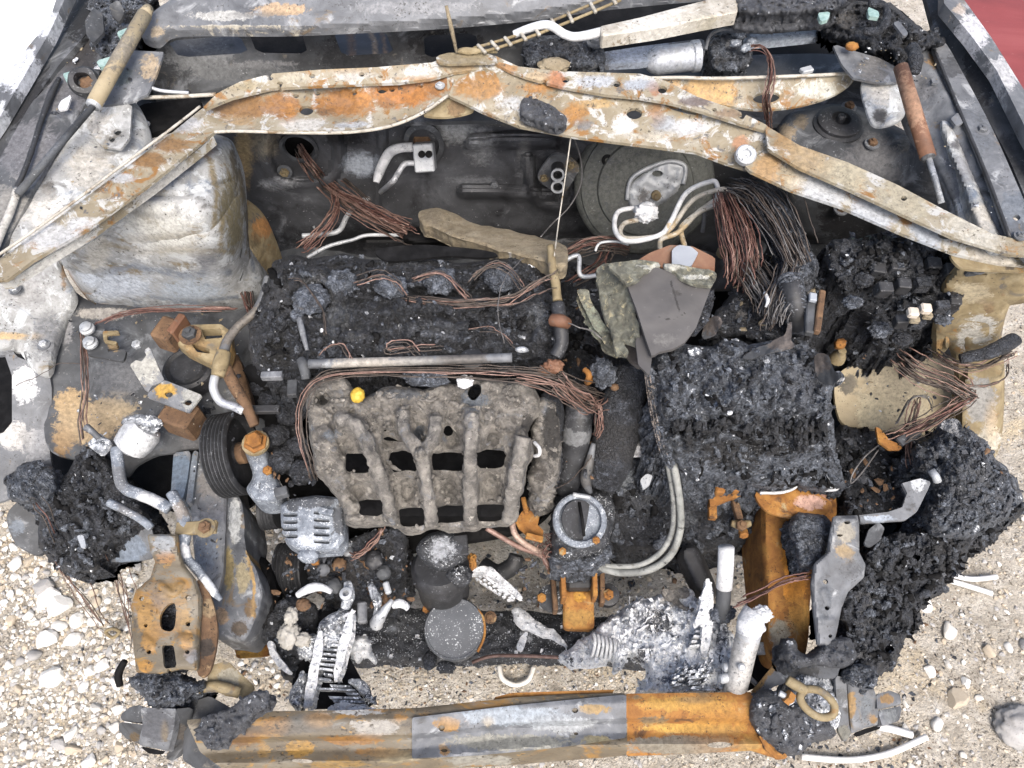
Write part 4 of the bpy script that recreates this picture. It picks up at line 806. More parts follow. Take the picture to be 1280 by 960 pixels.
# ------------------------------------------------------------------ cross brace over the firewall
BR = thing('cross_brace', 'long bent brace of flaking cream and rust orange steel spanning the bay below the windscreen', 'brace', (590, 130, .9))
B_ = lambda name, out, z, mat='bar', **k: patch(name, BR, out, z, M[mat], **k)
ORG = c8(176, 108, 38, .62); WHT = c8(226, 226, 224); BRN = c8(150, 110, 62)
B_('web', [(-20, 350), (-20, 336), (40, 296), (95, 256), (140, 222), (215, 166), (252, 136), (290, 121), (340, 110), (420, 106), (500, 104), (530, 98), (556, 88), (568, 100), (560, 120), (545, 128), (520, 142), (480, 158), (430, 163), (380, 164), (300, 161), (270, 163), (244, 184), (190, 228), (110, 286), (40, 326), (8, 350)],
   [(0, 340, .955), (100, 266, .957), (220, 180, .96), (250, 150, .952), (300, 140, .945), (420, 130, .943), (500, 125, .948), (560, 105, .968), (330, 112, .965), (450, 106, .966), (420, 162, .952), (320, 160, .952)], step=2.5, thick=.005, amp=.002, freq=24, curve=False,
   holes=[el(383, 138, 9, 6, n=14), el(370, 120, 4, 2.6, n=8), el(397, 117, 4, 2.6, n=8), el(443, 116, 4, 3, n=8), el(477, 113, 6, 4, n=10), el(490, 112, 4, 3, n=8), el(220, 153, 3, n=8), el(183, 184, 3, n=8), el(526, 108, 3, 2, n=8)],
   tints=[(300, 133, (50, 22), c8(156, 112, 62, .56), 1.0), (350, 132, (34, 22), c8(164, 108, 50, .56), .95), (430, 128, (50, 22), c8(170, 110, 44, .58), 1.05), (452, 122, (16, 8), c8(188, 118, 36, .6), 1.1), (520, 120, (18, 8), c8(186, 116, 38, .6), 1.1), (362, 140, 10, c8(190, 124, 44, .6), 1.1), (405, 140, (14, 7), c8(120, 84, 48, .5), .9), (480, 130, (18, 6), c8(126, 86, 46, .5), .85), (500, 118, (50, 22), ORG, 1.05), (545, 105, (26, 20), c8(170, 110, 50), .95), (275, 130, (18, 12), c8(110, 80, 48), 1), (232, 156, (24, 14), c8(206, 206, 206), .9), (215, 182, (30, 14), BRN, .9), (185, 200, (28, 14), BRN, .95), (150, 222, (22, 8), c8(196, 198, 200), .9), (120, 232, (16, 10), c8(130, 104, 66), .9),
          (60, 295, (60, 24), c8(206, 208, 210), .9), (380, 155, (36, 10), c8(214, 212, 206), .9), (440, 156, (30, 6), c8(186, 190, 194), .8), (300, 152, (26, 8), c8(196, 164, 116), .8), (100, 280, (30, 12), c8(222, 224, 224), .8)])
B_('lip', [(10, 352), (60, 320), (112, 288), (190, 232), (246, 188), (268, 170), (262, 166), (243, 184), (190, 226), (110, 284), (40, 324), (-6, 352)], [(0, 350, .94), (110, 290, .94), (260, 170, .945)], step=2.2, thick=.016, curve=False, tints=[(60, 320, 70, c8(236, 236, 232), 1), (200, 225, 60, c8(230, 228, 222), 1)])
tube('rolled_edge', BR, [(268, 165, .95), (300, 164, .95), (380, 166, .95), (440, 165, .95), (490, 157, .952), (530, 140, .956), (560, 119, .966)], 2.2, M['creampipe'], seg=7)
tube('rolled_edge', BR, [(-10, 324, .968), (40, 290, .97), (95, 250, .972), (140, 216, .974), (214, 161, .976), (250, 133, .974)], 1.8, M['creampipe'], seg=7)
B_('upper_flange', [(250, 138), (272, 116), (300, 102), (340, 92), (400, 87), (470, 84), (540, 78), (562, 70), (592, 66), (620, 70), (650, 84), (648, 90), (610, 86), (568, 90), (540, 98), (500, 103), (420, 106), (340, 110), (290, 122)], [(270, 120, .972), (400, 95, .982), (590, 75, .99), (420, 105, .975)], step=2.2, thick=.005, amp=.0015, freq=30, curve=False,
   holes=[el(338, 98, 4, 2.6, n=8), el(350, 104, 4, 2.4, n=8), el(390, 95, 4, 3, n=8), el(452, 93, 4, 3, n=8), el(476, 96, 3, 2, n=8), el(566, 77, 3, 2, n=8), el(586, 79, 4, 2.4, n=8)],
   tints=[(310, 106, (30, 9), c8(170, 154, 116), .9), (370, 98, (30, 9), c8(196, 186, 160), .8), (440, 94, (40, 9), c8(206, 202, 192), .9), (430, 88, (50, 5), c8(176, 140, 78), .8), (520, 90, (34, 10), c8(214, 212, 206), .8), (575, 76, 26, c8(172, 140, 92), .8), (520, 98, (40, 4), c8(180, 130, 66), .8)])
B_('cap_plate', [(545, 70), (560, 66), (600, 65), (620, 70), (622, 78), (560, 80), (546, 78)], .996, step=2.2, thick=.004, curve=False, tints=[(580, 72, 40, c8(160, 142, 104), .9)])
B_('web', [(558, 90), (600, 84), (646, 88), (664, 97), (700, 108), (760, 118), (836, 126), (880, 137), (930, 154), (965, 168), (960, 186), (934, 212), (905, 203), (870, 190), (800, 181), (720, 171), (650, 158), (604, 140), (580, 128), (560, 119)],
   [(560, 105, .968), (620, 100, .975), (620, 140, .955), (700, 115, .968), (700, 160, .95), (800, 125, .967), (800, 175, .948), (900, 160, .958), (950, 180, .955)], step=2.4, thick=.005, amp=.002, freq=24, curve=False,
   holes=[el(793, 142, 10, 7, n=14), np.array([(826, 129), (846, 133), (870, 140), (873, 144), (858, 142), (840, 137)])],
   tints=[(600, 110, (40, 20), c8(184, 132, 70), .9), (640, 130, (30, 14), c8(204, 206, 206), .8), (720, 140, (22, 16), c8(190, 132, 60), 1), (745, 130, (30, 8), c8(196, 164, 110), .9), (730, 156, (16, 9), c8(130, 130, 130), .9), (780, 158, (20, 14), c8(236, 236, 232), 1), (830, 155, (22, 14), c8(160, 166, 172), .9), (860, 160, (30, 16), c8(222, 224, 226), .9), (820, 140, (14, 20), c8(170, 126, 84), .8), (815, 170, (40, 8), c8(200, 190, 168), .8), (925, 180, 14, c8(196, 142, 102), .9), (610, 150, 14, c8(150, 112, 66), .8), (670, 110, (30, 8), c8(190, 130, 60), .8)])
B_('front_tongue', [(560, 118), (584, 126), (592, 138), (560, 146), (528, 143), (545, 130)], [(560, 118, .955), (560, 146, .93)], 'ochre', step=2.4, thick=.004, tints=[(570, 134, 16, c8(140, 108, 70), .9)])
B_('upper_strap', [(600, 70), (640, 82), (700, 89), (800, 92), (832, 101), (872, 121), (920, 137), (958, 156), (966, 166), (930, 156), (880, 140), (836, 128), (800, 122), (756, 118), (700, 108), (660, 97), (640, 90)], [(610, 75, .99), (700, 97, .985), (800, 105, .985), (900, 138, .98), (960, 162, .97)], step=2.2, thick=.005, amp=.0015, freq=30, curve=False,
   holes=[el(680, 102, 3, 2.4, n=8), el(707, 100, 5, 3.4, n=10), el(771, 105, 5, 4, n=10), el(828, 112, 6, 5, n=10), el(893, 137, 3.4, 2.6, n=8), el(927, 146, 4, 3, n=8), el(648, 102, 2, n=6)],
   tints=[(630, 84, (24, 10), c8(190, 140, 86), .9), (670, 96, (20, 9), c8(206, 178, 136), .9), (696, 100, 16, c8(196, 128, 84), .9), (745, 102, (32, 10), c8(196, 202, 210), .95), (800, 106, (30, 10), c8(178, 186, 196), .9), (818, 112, 12, c8(176, 120, 84), .8), (870, 127, (26, 9), c8(120, 104, 100), .9), (910, 142, (24, 8), c8(150, 122, 92), .9)])
B_('arm_upper', [(956, 156), (1000, 182), (1060, 203), (1120, 230), (1180, 262), (1240, 292), (1330, 312), (1330, 322), (1262, 318), (1190, 296), (1120, 264), (1060, 236), (1000, 210), (960, 186)], [(960, 165, .972), (1060, 215, .97), (1180, 270, .965), (1290, 310, .962)], step=2.4, thick=.005, amp=.001, curve=False, holes=[el(1130, 248, 4, 3.2, n=10)],
   tints=[(1010, 195, 34, c8(190, 160, 112), .9), (1060, 215, 40, c8(196, 184, 152), .8), (1130, 245, 50, c8(188, 178, 150), .8), (1220, 288, 50, c8(210, 204, 186), .8), (980, 178, 20, c8(176, 138, 86), .8)])
B_('arm_lower', [(960, 186), (1000, 210), (1060, 236), (1120, 264), (1190, 296), (1262, 318), (1330, 322), (1330, 336), (1250, 330), (1196, 318), (1128, 292), (1050, 258), (990, 238), (938, 214), (930, 206)], [(940, 200, .955), (1050, 245, .948), (1190, 305, .942), (1290, 328, .94)], step=2.4, thick=.005, amp=.001, curve=False, holes=[el(1122, 261, 4, 3.4, n=10), el(1182, 292, 10, 7, n=14)],
   tints=[(960, 212, 26, c8(196, 156, 104), .9), (990, 222, 20, c8(214, 196, 160), .8), (1030, 236, 40, c8(216, 220, 224), .95), (1090, 268, 40, c8(206, 212, 220), .95), (1160, 292, 30, c8(196, 204, 214), .9), (1240, 322, 40, c8(214, 206, 190), .9)])
lathe('boss', BR, (932, 194, .962), [(13, -4), (13, 3), (11, 5), (6, 5), (5, 2), (2, 2)], M['alu'], axis=(0, -.35, 1), seg=24)
B_('end_plate', [(1192, 312), (1262, 322), (1330, 326), (1330, 340), (1240, 338), (1200, 334)], .935, 'ochre', step=3, thick=.004, tints=[(1262, 330, 10, c8(70, 60, 50), .9)])
bolt(BR, 550, 107, .968, 4, M['alu'], washer=M['alu'])
patch('foam_flake', ('charred grey foam flake lying on the brace right of its apex', 'debris'), [(655, 122), (682, 128), (702, 140), (708, 152), (696, 160), (668, 152), (650, 142)], .978, M['charfine'], step=2.2, thick=.012, edge=.006, edgew=6, amp=.003, freq=90, jag=1.5)

# ------------------------------------------------------------------ bumper beam and lower front
BE = thing('bumper_beam', 'long bumper beam of stained steel with a bright orange rusted right third', 'bumper beam', (640, 910, .45))
def beam_z(x, y):
    x = np.asarray(x, float); y = np.asarray(y, float)
    top = np.interp(x, (200, 330, 520, 640, 783, 940), (894, 889, 886, 872, 866, 866)); v = (y - top)
    return .50 + np.interp(v, (-4, 0, 12, 32, 38, 50, 64, 70, 100), (-.014, 0, .004, -.004, -.020, -.022, -.012, -.022, -.075))
bt = [(330, 889), (420, 888), (520, 886), (640, 872), (783, 866)]
E_ = lambda name, out, z, mat='beam', **k: patch(name, BE, out, z, M[mat], **k)
E_('face', [(232, 900), (300, 894), (330, 889), (420, 888), (520, 885), (640, 872), (700, 868), (784, 866), (784, 944), (640, 956), (520, 962), (420, 968), (320, 975), (290, 970), (250, 940)], beam_z, step=2.5, thick=.008, curve=False, amp=.0012, freq=20,
   holes=[el(377, 951, 14, 2.6, n=14, rot=.06)],
   tints=[(300, 925, (40, 14), c8(160, 108, 40), .8), (440, 925, (60, 9), c8(164, 112, 44), .8), (360, 912, (70, 8), c8(92, 78, 62), .8), (470, 940, (40, 9), c8(158, 110, 48), .75), (420, 955, (60, 8), c8(160, 126, 66), .7), (500, 896, (14, 10), c8(170, 122, 56), .8), (380, 905, (50, 16), c8(112, 110, 104), .9), (345, 905, (20, 14), c8(176, 124, 54), .9), (400, 900, (22, 12), c8(182, 132, 62), .8), (375, 935, (24, 14), c8(186, 140, 58), 1), (330, 938, 14, c8(176, 140, 80), .7), (470, 910, (40, 14), c8(176, 172, 164), .9), (450, 890, (50, 5), c8(190, 192, 192), .8), (490, 945, (40, 14), c8(166, 150, 112), .7), (300, 915, 24, c8(70, 68, 66), .9), (600, 950, (60, 10), c8(160, 158, 148), .8)])
E_('patch_plate', [(515, 897), (640, 882), (720, 874), (783, 868), (783, 922), (700, 934), (600, 944), (515, 948)], lambda x, y: beam_z(x, y) + .005, 'steel', step=2.2, thick=.006, curve=False, amp=.001,
   holes=[el(552, 910, 4, n=10), el(719, 888, 4, 3.4, n=10), el(555, 938, 4.4, 2.4, n=10), el(720, 917, 3, 2, n=8)],
   tints=[(640, 895, (90, 16), c8(168, 178, 188), 1.0), (560, 905, (24, 12), c8(178, 130, 60), .95), (610, 903, 9, c8(186, 160, 112), .8), (745, 886, (26, 9), c8(176, 142, 82), .8), (700, 905, (60, 12), c8(180, 184, 186), .9), (640, 928, (110, 14), c8(166, 164, 150), .9), (555, 938, 10, c8(176, 130, 70), .9), (745, 925, (30, 8), c8(176, 160, 110), .8)])
E_('face', [(783, 867), (860, 866), (940, 865), (950, 900), (984, 944), (972, 948), (940, 938), (860, 942), (783, 945)], beam_z, 'rust', step=2.5, thick=.008, curve=False, amp=.0012, freq=20, holes=[el(900, 931, 16, 4, n=16, rot=-.04)],
   tints=[(860, 880, (90, 12), c8(206, 156, 66), .9), (860, 910, (80, 8), c8(222, 172, 72), 1), (900, 900, 50, c8(190, 130, 48), .7), (850, 932, (95, 15), c8(150, 146, 130), 1.1), (815, 900, (26, 8), c8(128, 112, 84), .75), (900, 915, (30, 8), c8(120, 96, 60), .7), (870, 875, (26, 5), c8(128, 120, 104), .75), (935, 934, 20, c8(200, 150, 60), .8), (796, 872, (14, 5), c8(120, 110, 90), .7), (880, 868, (20, 4), c8(110, 104, 92), .8)])
E_('rear_flange', [(600, 876), (640, 866), (700, 864), (770, 862), (784, 866), (700, 870), (640, 876)], .492, 'rust', step=2.4, thick=.004, curve=False)
# mounts at each end
def crash(label, outs, at):
    r = thing('crash_box', label, 'crash box', at, 'crash boxes at the ends of the bumper beam')
    for nm, o, z, mt, kw in outs: patch(nm, r, o, z, M[mt], **kw)
    return r
CB = crash('dark boxy crash box capped with char on the left end of the beam', [
    ('side', [(152, 892), (162, 884), (178, 880), (178, 904), (150, 900)], [(150, 900, .46), (178, 880, .52)], 'sootsteel', dict(step=2.4, curve=False, thick=.02, edge=.004, edgew=3, amp=.001)),
    ('lower_side', [(149, 902), (178, 906), (174, 930), (158, 924), (148, 912)], [(149, 904, .455), (176, 908, .49), (160, 924, .42)], 'sootsteel', dict(step=2.4, curve=False, thick=.02, edge=.004, edgew=3, tints=[(168, 922, 10, c8(120, 96, 60), .7)])),
    ('face', [(176, 884), (220, 886), (217, 912), (210, 939), (173, 931), (178, 905)], [(178, 885, .53), (220, 888, .53), (190, 935, .47)], 'steel', dict(step=2.2, curve=False, thick=.02, edge=.003, edgew=3, amp=.001, tints=[(196, 905, 30, c8(96, 98, 104), .9), (206, 916, (5, 16), c8(150, 126, 84), .9), (192, 890, 14, c8(76, 78, 84), .8)])),
    ('mouth', [(173, 932), (210, 940), (200, 943), (186, 942)], .45, 'black', dict(step=2, thick=.004, curve=False)),
    ('inner_wall', [(221, 886), (240, 884), (237, 906), (226, 944), (214, 951), (206, 948), (212, 938), (218, 912)], [(221, 888, .525), (240, 885, .50), (212, 948, .42)], 'sootsteel', dict(step=2.2, curve=False, thick=.006, tints=[(226, 915, 16, c8(104, 98, 92), .8)]))], (195, 910, .3))
CLB = patch('charred_lump', ('charred lump heaped on the left crash box below the rusty bracket', 'char'), [(164, 846), (178, 840), (192, 836), (212, 840), (222, 838), (232, 848), (246, 852), (257, 854), (250, 866), (236, 872), (222, 880), (204, 888), (190, 884), (180, 872), (168, 862)], .55, M['charash'], step=1.8, edge=.03, edgew=12, zb=.46, amp=.016, freq=45, jag=6)
CB2 = crash('grey crash box with rusty face and open mouth on the right end of the beam', [
    ('inner_wall', [(1044, 844), (1058, 848), (1061, 905), (1064, 917), (1056, 929), (1048, 914), (1046, 880)], [(1046, 846, .54), (1058, 850, .53), (1056, 925, .46)], 'steel', dict(step=2.2, curve=False, thick=.008, tints=[(1054, 915, 14, c8(130, 128, 116), .8), (1050, 870, 16, c8(104, 106, 108), .7)])),
    ('face', [(1059, 850), (1088, 848), (1094, 866), (1101, 905), (1084, 909), (1064, 917)], [(1060, 852, .535), (1090, 850, .535), (1080, 910, .47)], 'steel', dict(step=2.2, curve=False, thick=.02, edge=.003, edgew=3, amp=.001, tints=[(1064, 882, (9, 22), c8(176, 138, 80), .95), (1082, 884, (12, 20), c8(120, 126, 132), .8), (1092, 898, 8, c8(170, 130, 74), .8)])),
    ('mouth', [(1066, 917), (1084, 910), (1101, 906), (1100, 911), (1088, 915), (1072, 921)], .458, 'black', dict(step=2, thick=.004, curve=False)),
    ('outer_top', [(1095, 868), (1112, 863), (1125, 868), (1127, 880), (1097, 887)], [(1096, 870, .51), (1126, 872, .46)], 'steel', dict(step=2.2, curve=False, thick=.02, edge=.003, edgew=3, tints=[(1108, 874, (12, 8), c8(178, 138, 84), 1)])),
    ('outer_face', [(1097, 888), (1128, 882), (1124, 901), (1103, 908)], [(1098, 890, .49), (1126, 884, .45)], 'steel', dict(step=2.2, curve=False, thick=.02, edge=.003, edgew=3, tints=[(1112, 895, 16, c8(150, 154, 156), .7)]))], (1070, 890, .3))
patch('charred_lump', ('knot of char sitting on top of the right crash box', 'char'), [(1052, 838), (1072, 830), (1094, 836), (1098, 852), (1088, 862), (1066, 858), (1054, 850)], .56, M['charash'], step=2.2, edge=.02, edgew=9, zb=.50, amp=.008, freq=50, jag=2)
patch('beam_bracket', ('dark folded bracket plate under the char at the left end of the beam', 'bracket'), [(232, 880), (262, 870), (316, 900), (318, 924), (296, 962), (262, 972), (228, 950)], [(240, 890, .47), (310, 910, .485), (260, 960, .45)], M['sootsteel'], step=3, thick=.008, curve=False, holes=[np.array([(302, 958), (316, 938), (324, 940), (308, 966)])] if False else (), tints=[(280, 945, 24, c8(112, 116, 120), .8)])
patch('charred_board', ('tilted strip of granular grey char resting on the left end of the beam', 'char'), [(250, 900), (256, 894), (284, 888), (302, 874), (320, 862), (336, 866), (338, 876), (330, 886), (314, 896), (298, 914), (280, 930), (266, 936), (252, 928), (246, 914)], [(250, 900, .53), (330, 870, .55), (280, 925, .53)], M['charfine'], step=1.8, edge=.006, edgew=4, zb=.505, amp=.005, freq=60, jag=3)
tube('beam_stay', ('pale ochre support strut slanting to the left end of the beam', 'strut'), [(238, 862, .50), (270, 858, .50), (300, 866, .49)], [6, 7, 7], M['ochre'], seg=8)
patch('support_plate', ('folded ochre steel plate standing behind the left end of the beam', 'bracket'), [(262, 832), (284, 826), (318, 858), (312, 872), (282, 870), (258, 856)], [(270, 835, .50), (310, 868, .47)], M['ochre'], step=3, thick=.006, curve=False, tints=[(285, 850, 20, c8(166, 160, 140), .9)])
patch('rust_tray', ('small flat orange rusted plate with emboss left of the radiator remains', 'plate'), [(292, 806), (334, 802), (336, 820), (296, 823)], .34, M['rust'], step=2.4, thick=.006, curve=False, ridges=[([(302, 812), (322, 810)], 4, .004)], tints=[(314, 812, 22, c8(212, 158, 62), .9)])
CBL = patch('charred_blob', ('smooth black blob of char covering the right end of the beam', 'char'), [(936, 884), (946, 868), (966, 862), (984, 872), (1010, 880), (1036, 900), (1044, 920), (1014, 930), (998, 944), (976, 940), (950, 922), (940, 906)], [(950, 890, .53), (1030, 910, .53), (985, 935, .51)], M['charfine'], step=2.2, edge=.03, edgew=16, zb=.46, amp=.005, freq=60, jag=2)
patch('beam_bracket', ('slotted rusty end bracket showing below the black blob', 'bracket'), [(948, 918), (958, 922), (984, 944), (984, 948), (972, 950), (956, 936)], .49, M['rust'], step=2, thick=.006, curve=False, holes=[np.array([(956, 924), (966, 928), (980, 944), (972, 944)])])
# tow ring on the right
TR = thing('tow_hook', 'rusty oval tow hook ring lying on ash beside the right crash box', 'tow hook', (1022, 876, .5))
tube('ring', TR, [(1000, 872, .56), (1008, 862, .565), (1026, 864, .567), (1042, 880, .56), (1040, 894, .555), (1024, 896, .555), (1008, 886, .556)], 5, M['ochre'], seg=10, closed=True)
tube('arm', TR, [(1008, 864, .565), (994, 856, .565), (984, 850, .565)], [6, 7, 6], M['ochre'], seg=10)
tube('stud', TR, [(990, 880, .56), (984, 872, .56), (974, 866, .56)], [5, 4, 4], M['alu'], seg=8); lathe('nut', TR, (986, 872, .56), [(9, -4), (9, 4), (4, 5)], M['rust'], axis=(-.7, .5, .2), seg=6, smooth=False)
patch('ash_bed', ('grey ash heap filling the pocket under the tow hook', 'ash'), [(988, 850), (1010, 836), (1046, 840), (1052, 880), (1044, 912), (1000, 916), (980, 890)], .52, M['ashdark'], step=2.6, edge=.03, edgew=16, zb=.42, amp=.008, freq=60, jag=2)
patch('support_plate', ('rusty edged steel arm slanting between the orange rail and the tow hook', 'bracket'), [(938, 866), (976, 820), (1010, 828), (1050, 834), (1046, 848), (1004, 846), (968, 858), (950, 872)], [(940, 866, .46), (980, 825, .50), (1045, 840, .54)], M['steel'], step=3, thick=.006, curve=False, tints=[('line', [(940, 866), (976, 822)], 8, c8(180, 140, 76), 1), (1000, 838, 30, c8(80, 80, 80), .8)])
patch('dark_pocket', ('black plate in the gap left of the slanting arm', 'plate'), [(930, 816), (976, 812), (976, 824), (944, 860), (928, 866)], .40, M['black'], step=3, thick=.006, curve=False)  # flat black sheet across the gap
patch('support_plate', ('short bleached steel tab at the foot of the orange rail', 'plate'), [(942, 802), (980, 804), (980, 818), (946, 818)], .44, M['ashsteel'], step=3, thick=.006, curve=False)
tube('stay_rod', ('thin dark steel rod between the grey tube and the slanting arm', 'rod'), [(932, 842, .46), (944, 854, .46), (956, 864, .46)], 3.4, M['steel'], seg=8)

# headlamp brackets
HB = thing('headlamp_bracket', 'pressed steel bracket with two openings and orange rust on the left front corner', 'bracket', (205, 760, .4), 'headlamp brackets at the front corners')
patch('plate', HB, [(184, 668), (222, 668), (224, 690), (230, 706), (244, 724), (252, 748), (250, 780), (247, 838), (225, 836), (200, 842), (170, 840), (166, 800), (164, 755), (170, 738), (188, 722), (194, 702), (188, 690)], [(205, 672, .60), (205, 705, .58), (205, 740, .585), (205, 840, .57), (166, 780, .56), (250, 780, .56)], M['beam'], step=2.2, thick=.006, curve=False, amp=.0015, freq=30, edge=.006, edgew=7,
   holes=[catmull(np.array([(200, 770), (208, 757), (218, 754), (220, 770), (216, 788), (202, 786)]), True, 3), rr(202, 806, 217, 806, 221, 834, 205, 836), el(177, 748, 3.4, n=10), el(235, 747, 3.6, n=10), el(235, 780, 3.2, n=10), el(234, 815, 3, n=10), el(186, 815, 3, n=10), el(182, 782, 2.6, n=8)],
   ridges=[([(200, 730), (216, 742), (226, 730)], 5, .004), ([(178, 760), (190, 764)], 7, .004), ([(180, 800), (186, 806)], 8, .004), ([(226, 798), (238, 800)], 8, .004)],
   tints=[(206, 760, (50, 70), c8(150, 112, 62, .5), .62), (206, 698, (18, 9), c8(168, 118, 66), .9), (214, 738, (26, 14), c8(180, 146, 88), .9), (182, 770, (14, 26), c8(190, 144, 72), .95), (188, 800, (14, 22), c8(186, 136, 62), .9), (182, 832, 12, c8(200, 144, 62), .9), (232, 770, (12, 20), c8(184, 146, 84), .8), (234, 800, (10, 18), c8(186, 140, 76), .9), (240, 820, 12, c8(150, 150, 152), .8), (205, 680, 16, c8(150, 156, 162), .9), (196, 745, 16, c8(130, 132, 136), .7)])
patch('backing', HB, [(180, 750), (236, 750), (236, 840), (180, 840)], .53, M['char'], step=4, thick=.006, curve=False)
patch('side_fold', HB, [(244, 724), (262, 742), (272, 790), (262, 840), (246, 838), (252, 760)], [(246, 740, .555), (270, 790, .53), (250, 838, .54)], M['rustdark'], step=2.6, thick=.006, amp=.004, tints=[(262, 760, 14, c8(180, 150, 108), .8), (258, 810, 16, c8(66, 58, 52), .8)])
HB2 = thing('headlamp_bracket', 'grey pressed steel bracket part buried in char on the right front corner', 'bracket', (1040, 740, .4), 'headlamp brackets at the front corners')
patch('plate', HB2, [(1042, 645), (1074, 644), (1074, 690), (1082, 706), (1080, 722), (1060, 740), (1052, 760), (1046, 790), (1040, 812), (1022, 806), (1018, 770), (1014, 730), (1018, 704), (1034, 690)], [(1058, 648, .62), (1050, 700, .60), (1030, 780, .575), (1078, 715, .59)], M['steel'], step=2.2, thick=.006, curve=False, amp=.0015, edge=.006, edgew=7,
   holes=[el(1059, 653, 4, 2.4, n=8), el(1050, 669, 4, 2, n=8), el(1032, 727, 3.4, n=10), el(1034, 760, 3.2, n=10), el(1038, 795, 2.6, n=8)], ridges=[([(1030, 740), (1034, 752)], 6, .003), ([(1026, 776), (1042, 776)], 5, .003)],
   tints=[(1058, 665, (16, 18), c8(176, 168, 150), .9), (1056, 690, (16, 14), c8(176, 148, 104), .9), (1030, 750, (14, 40), c8(112, 116, 122), .9), (1064, 710, 18, c8(104, 106, 110), .8)])
# left strut-like pipes and wheelhouse char
CL = patch('charred_liner', ('ragged heap of charred wheel arch liner and wiring at the left edge', 'char'), [(0, 600), (20, 584), (50, 578), (74, 600), (96, 570), (124, 562), (140, 580), (156, 600), (176, 630), (188, 655), (160, 672), (134, 690), (120, 712), (90, 716), (66, 706), (50, 680), (46, 640), (20, 625)], [(30, 600, .56), (120, 580, .58), (60, 700, .48), (170, 650, .52), (110, 650, .54)], M['char'], step=2.6, edge=.04, edgew=18, zb=.38, amp=.016, freq=30, kind='billow', jag=5)
patch('charred_lump', ('crusty black lump on the left fender edge above the frayed wires', 'char'), [(8, 612), (18, 588), (44, 576), (66, 586), (70, 610), (50, 628), (24, 630)], .60, M['charash'], step=2.4, edge=.03, edgew=14, zb=.5, amp=.010, freq=44, jag=4)
patch('metal_chip', ('small pale metal chip stuck in the char at the left edge', 'debris'), [(96, 670), (104, 668), (108, 684), (102, 686)], .56, M['alu'], step=2, thick=.004, curve=False)
FW = thing('frayed_wires', 'thin reddish wires hanging from the left char heap over the gravel to a metal ring', 'wires', (120, 760, .02))
strands('strand_bundle', FW, [(74, 690, .46), (96, 716, .36), (118, 752, .22), (136, 782, .05)], 5, 22, .8, WIRE, (.5, .6))
strands('strand_bundle', FW, [(120, 690, .44), (136, 720, .30), (150, 760, .16), (160, 800, .05)], 7, 22, .8, WIRE, (1, .8))
strands('strand_bundle', FW, [(44, 624, .58), (62, 650, .56), (80, 690, .46)], 3, 8, .8, WIRE, (1, 1))
tube('ring', FW, [(132, 790, .03), (141, 786, .034), (149, 790, .034), (141, 797, .03)], 2.2, M['ochre'], seg=8, closed=True)
tube('rail_edge', CAR, [(150, 858, .46), (148, 842, .47), (156, 826, .48)], [4, 5, 4], M['black'], seg=7)

melt(CL, 45, 60, [M['char'], M['charash'], M['black']]); melt(CLB, 8, 26, [M['charash'], M['char']], size=(3, 9)); melt(CBL, 4, 22, [M['charfine'], M['ashdark'], M['charash']], size=(3, 8))
CK = .62
# ------------------------------------------------------------------ engine: charred cover
EN = thing('engine', 'engine block under a melted black cover with burnt coil packs and bare wires', 'engine', (510, 395, .3))
G_ = lambda name, out, z, mat='char', **k: patch(name, EN, out, z, M[mat], **k)
CZ = [(330, 345, .78), (400, 330, .80), (640, 325, .80), (700, 340, .79), (330, 440, .77), (400, 450, .775), (640, 445, .775), (520, 395, .80)]
COV = G_('cover', [(338, 336), (352, 322), (372, 318), (392, 324), (430, 318), (470, 326), (520, 322), (580, 328), (630, 320), (664, 322), (680, 336), (692, 362), (708, 392), (706, 420), (690, 440), (664, 450), (600, 452), (520, 456), (440, 458), (392, 462), (366, 466), (336, 468), (318, 456), (310, 430), (314, 400), (326, 372)], CZ, 'char', step=2.0, edge=.05, edgew=16, zb=.56, amp=.017, freq=32, octv=5, jag=3, kind='billow',
   crater=[(540, 365, (70, 9), 0.05), (610, 366, (36, 8), .03), (470, 366, (34, 9), .028), (450, 376, (20, 6), .02), (345, 430, 18, .012), (505, 452, (30, 7), .012)],
   ridges=[([(500, 384), (560, 382), (620, 380), (648, 380)], 9, .024), ([(512, 408), (540, 402), (570, 406), (596, 408)], 6, .018), ([(510, 420), (530, 416), (556, 422), (590, 424)], 6, .017), ([(372, 352), (392, 344), (414, 352), (424, 372), (420, 396)], 12, .022), ([(384, 400), (404, 410), (430, 420), (460, 424)], 8, .018), ([(430, 392), (470, 388), (500, 392)], 6, .008), ([(652, 390), (668, 384), (680, 396), (676, 420)], 12, .020), ([(340, 350), (360, 338)], 10, .012)],
   tints=[(400, 362, (34, 26), c8(112, 114, 118), .8), (388, 378, (22, 22), c8(120, 116, 112), .8), (350, 375, (26, 40), c8(84, 86, 92), .7), (420, 400, (30, 30), c8(100, 104, 110), .7), (545, 412, (46, 14), c8(116, 120, 128), .85), (672, 396, (18, 26), c8(120, 124, 130), .7), (345, 440, (30, 26), c8(30, 30, 31), .9), (440, 420, (30, 10), c8(92, 94, 98), .7), (560, 440, (80, 8), c8(64, 66, 70), .7)])
melt(COV, 90, 80, [M['char'], M['charash'], M['black'], M['char']], r=(2, 5.5), down=.2)
for (x, y, r) in ((428, 352, 17), (490, 358, 17), (552, 352, 18), (628, 348, 18)):
    o = lump('coil_pack', EN, (x, y, .815), (r * 1.1, r, r * .8), M['charash'], .24)
    lump('connector', o, (x - 14, y + 2, .81), (9, 7, 7), M['charash'], .2, sub=2)
lump('cap', EN, (389, 374, .808), (24, 22, 8), M['charash'], .18)
lathe('plug', EN, (371, 394, .80), [(8, -4), (8, 3), (5, 5), (3, 5)], M['charash'], seg=16)
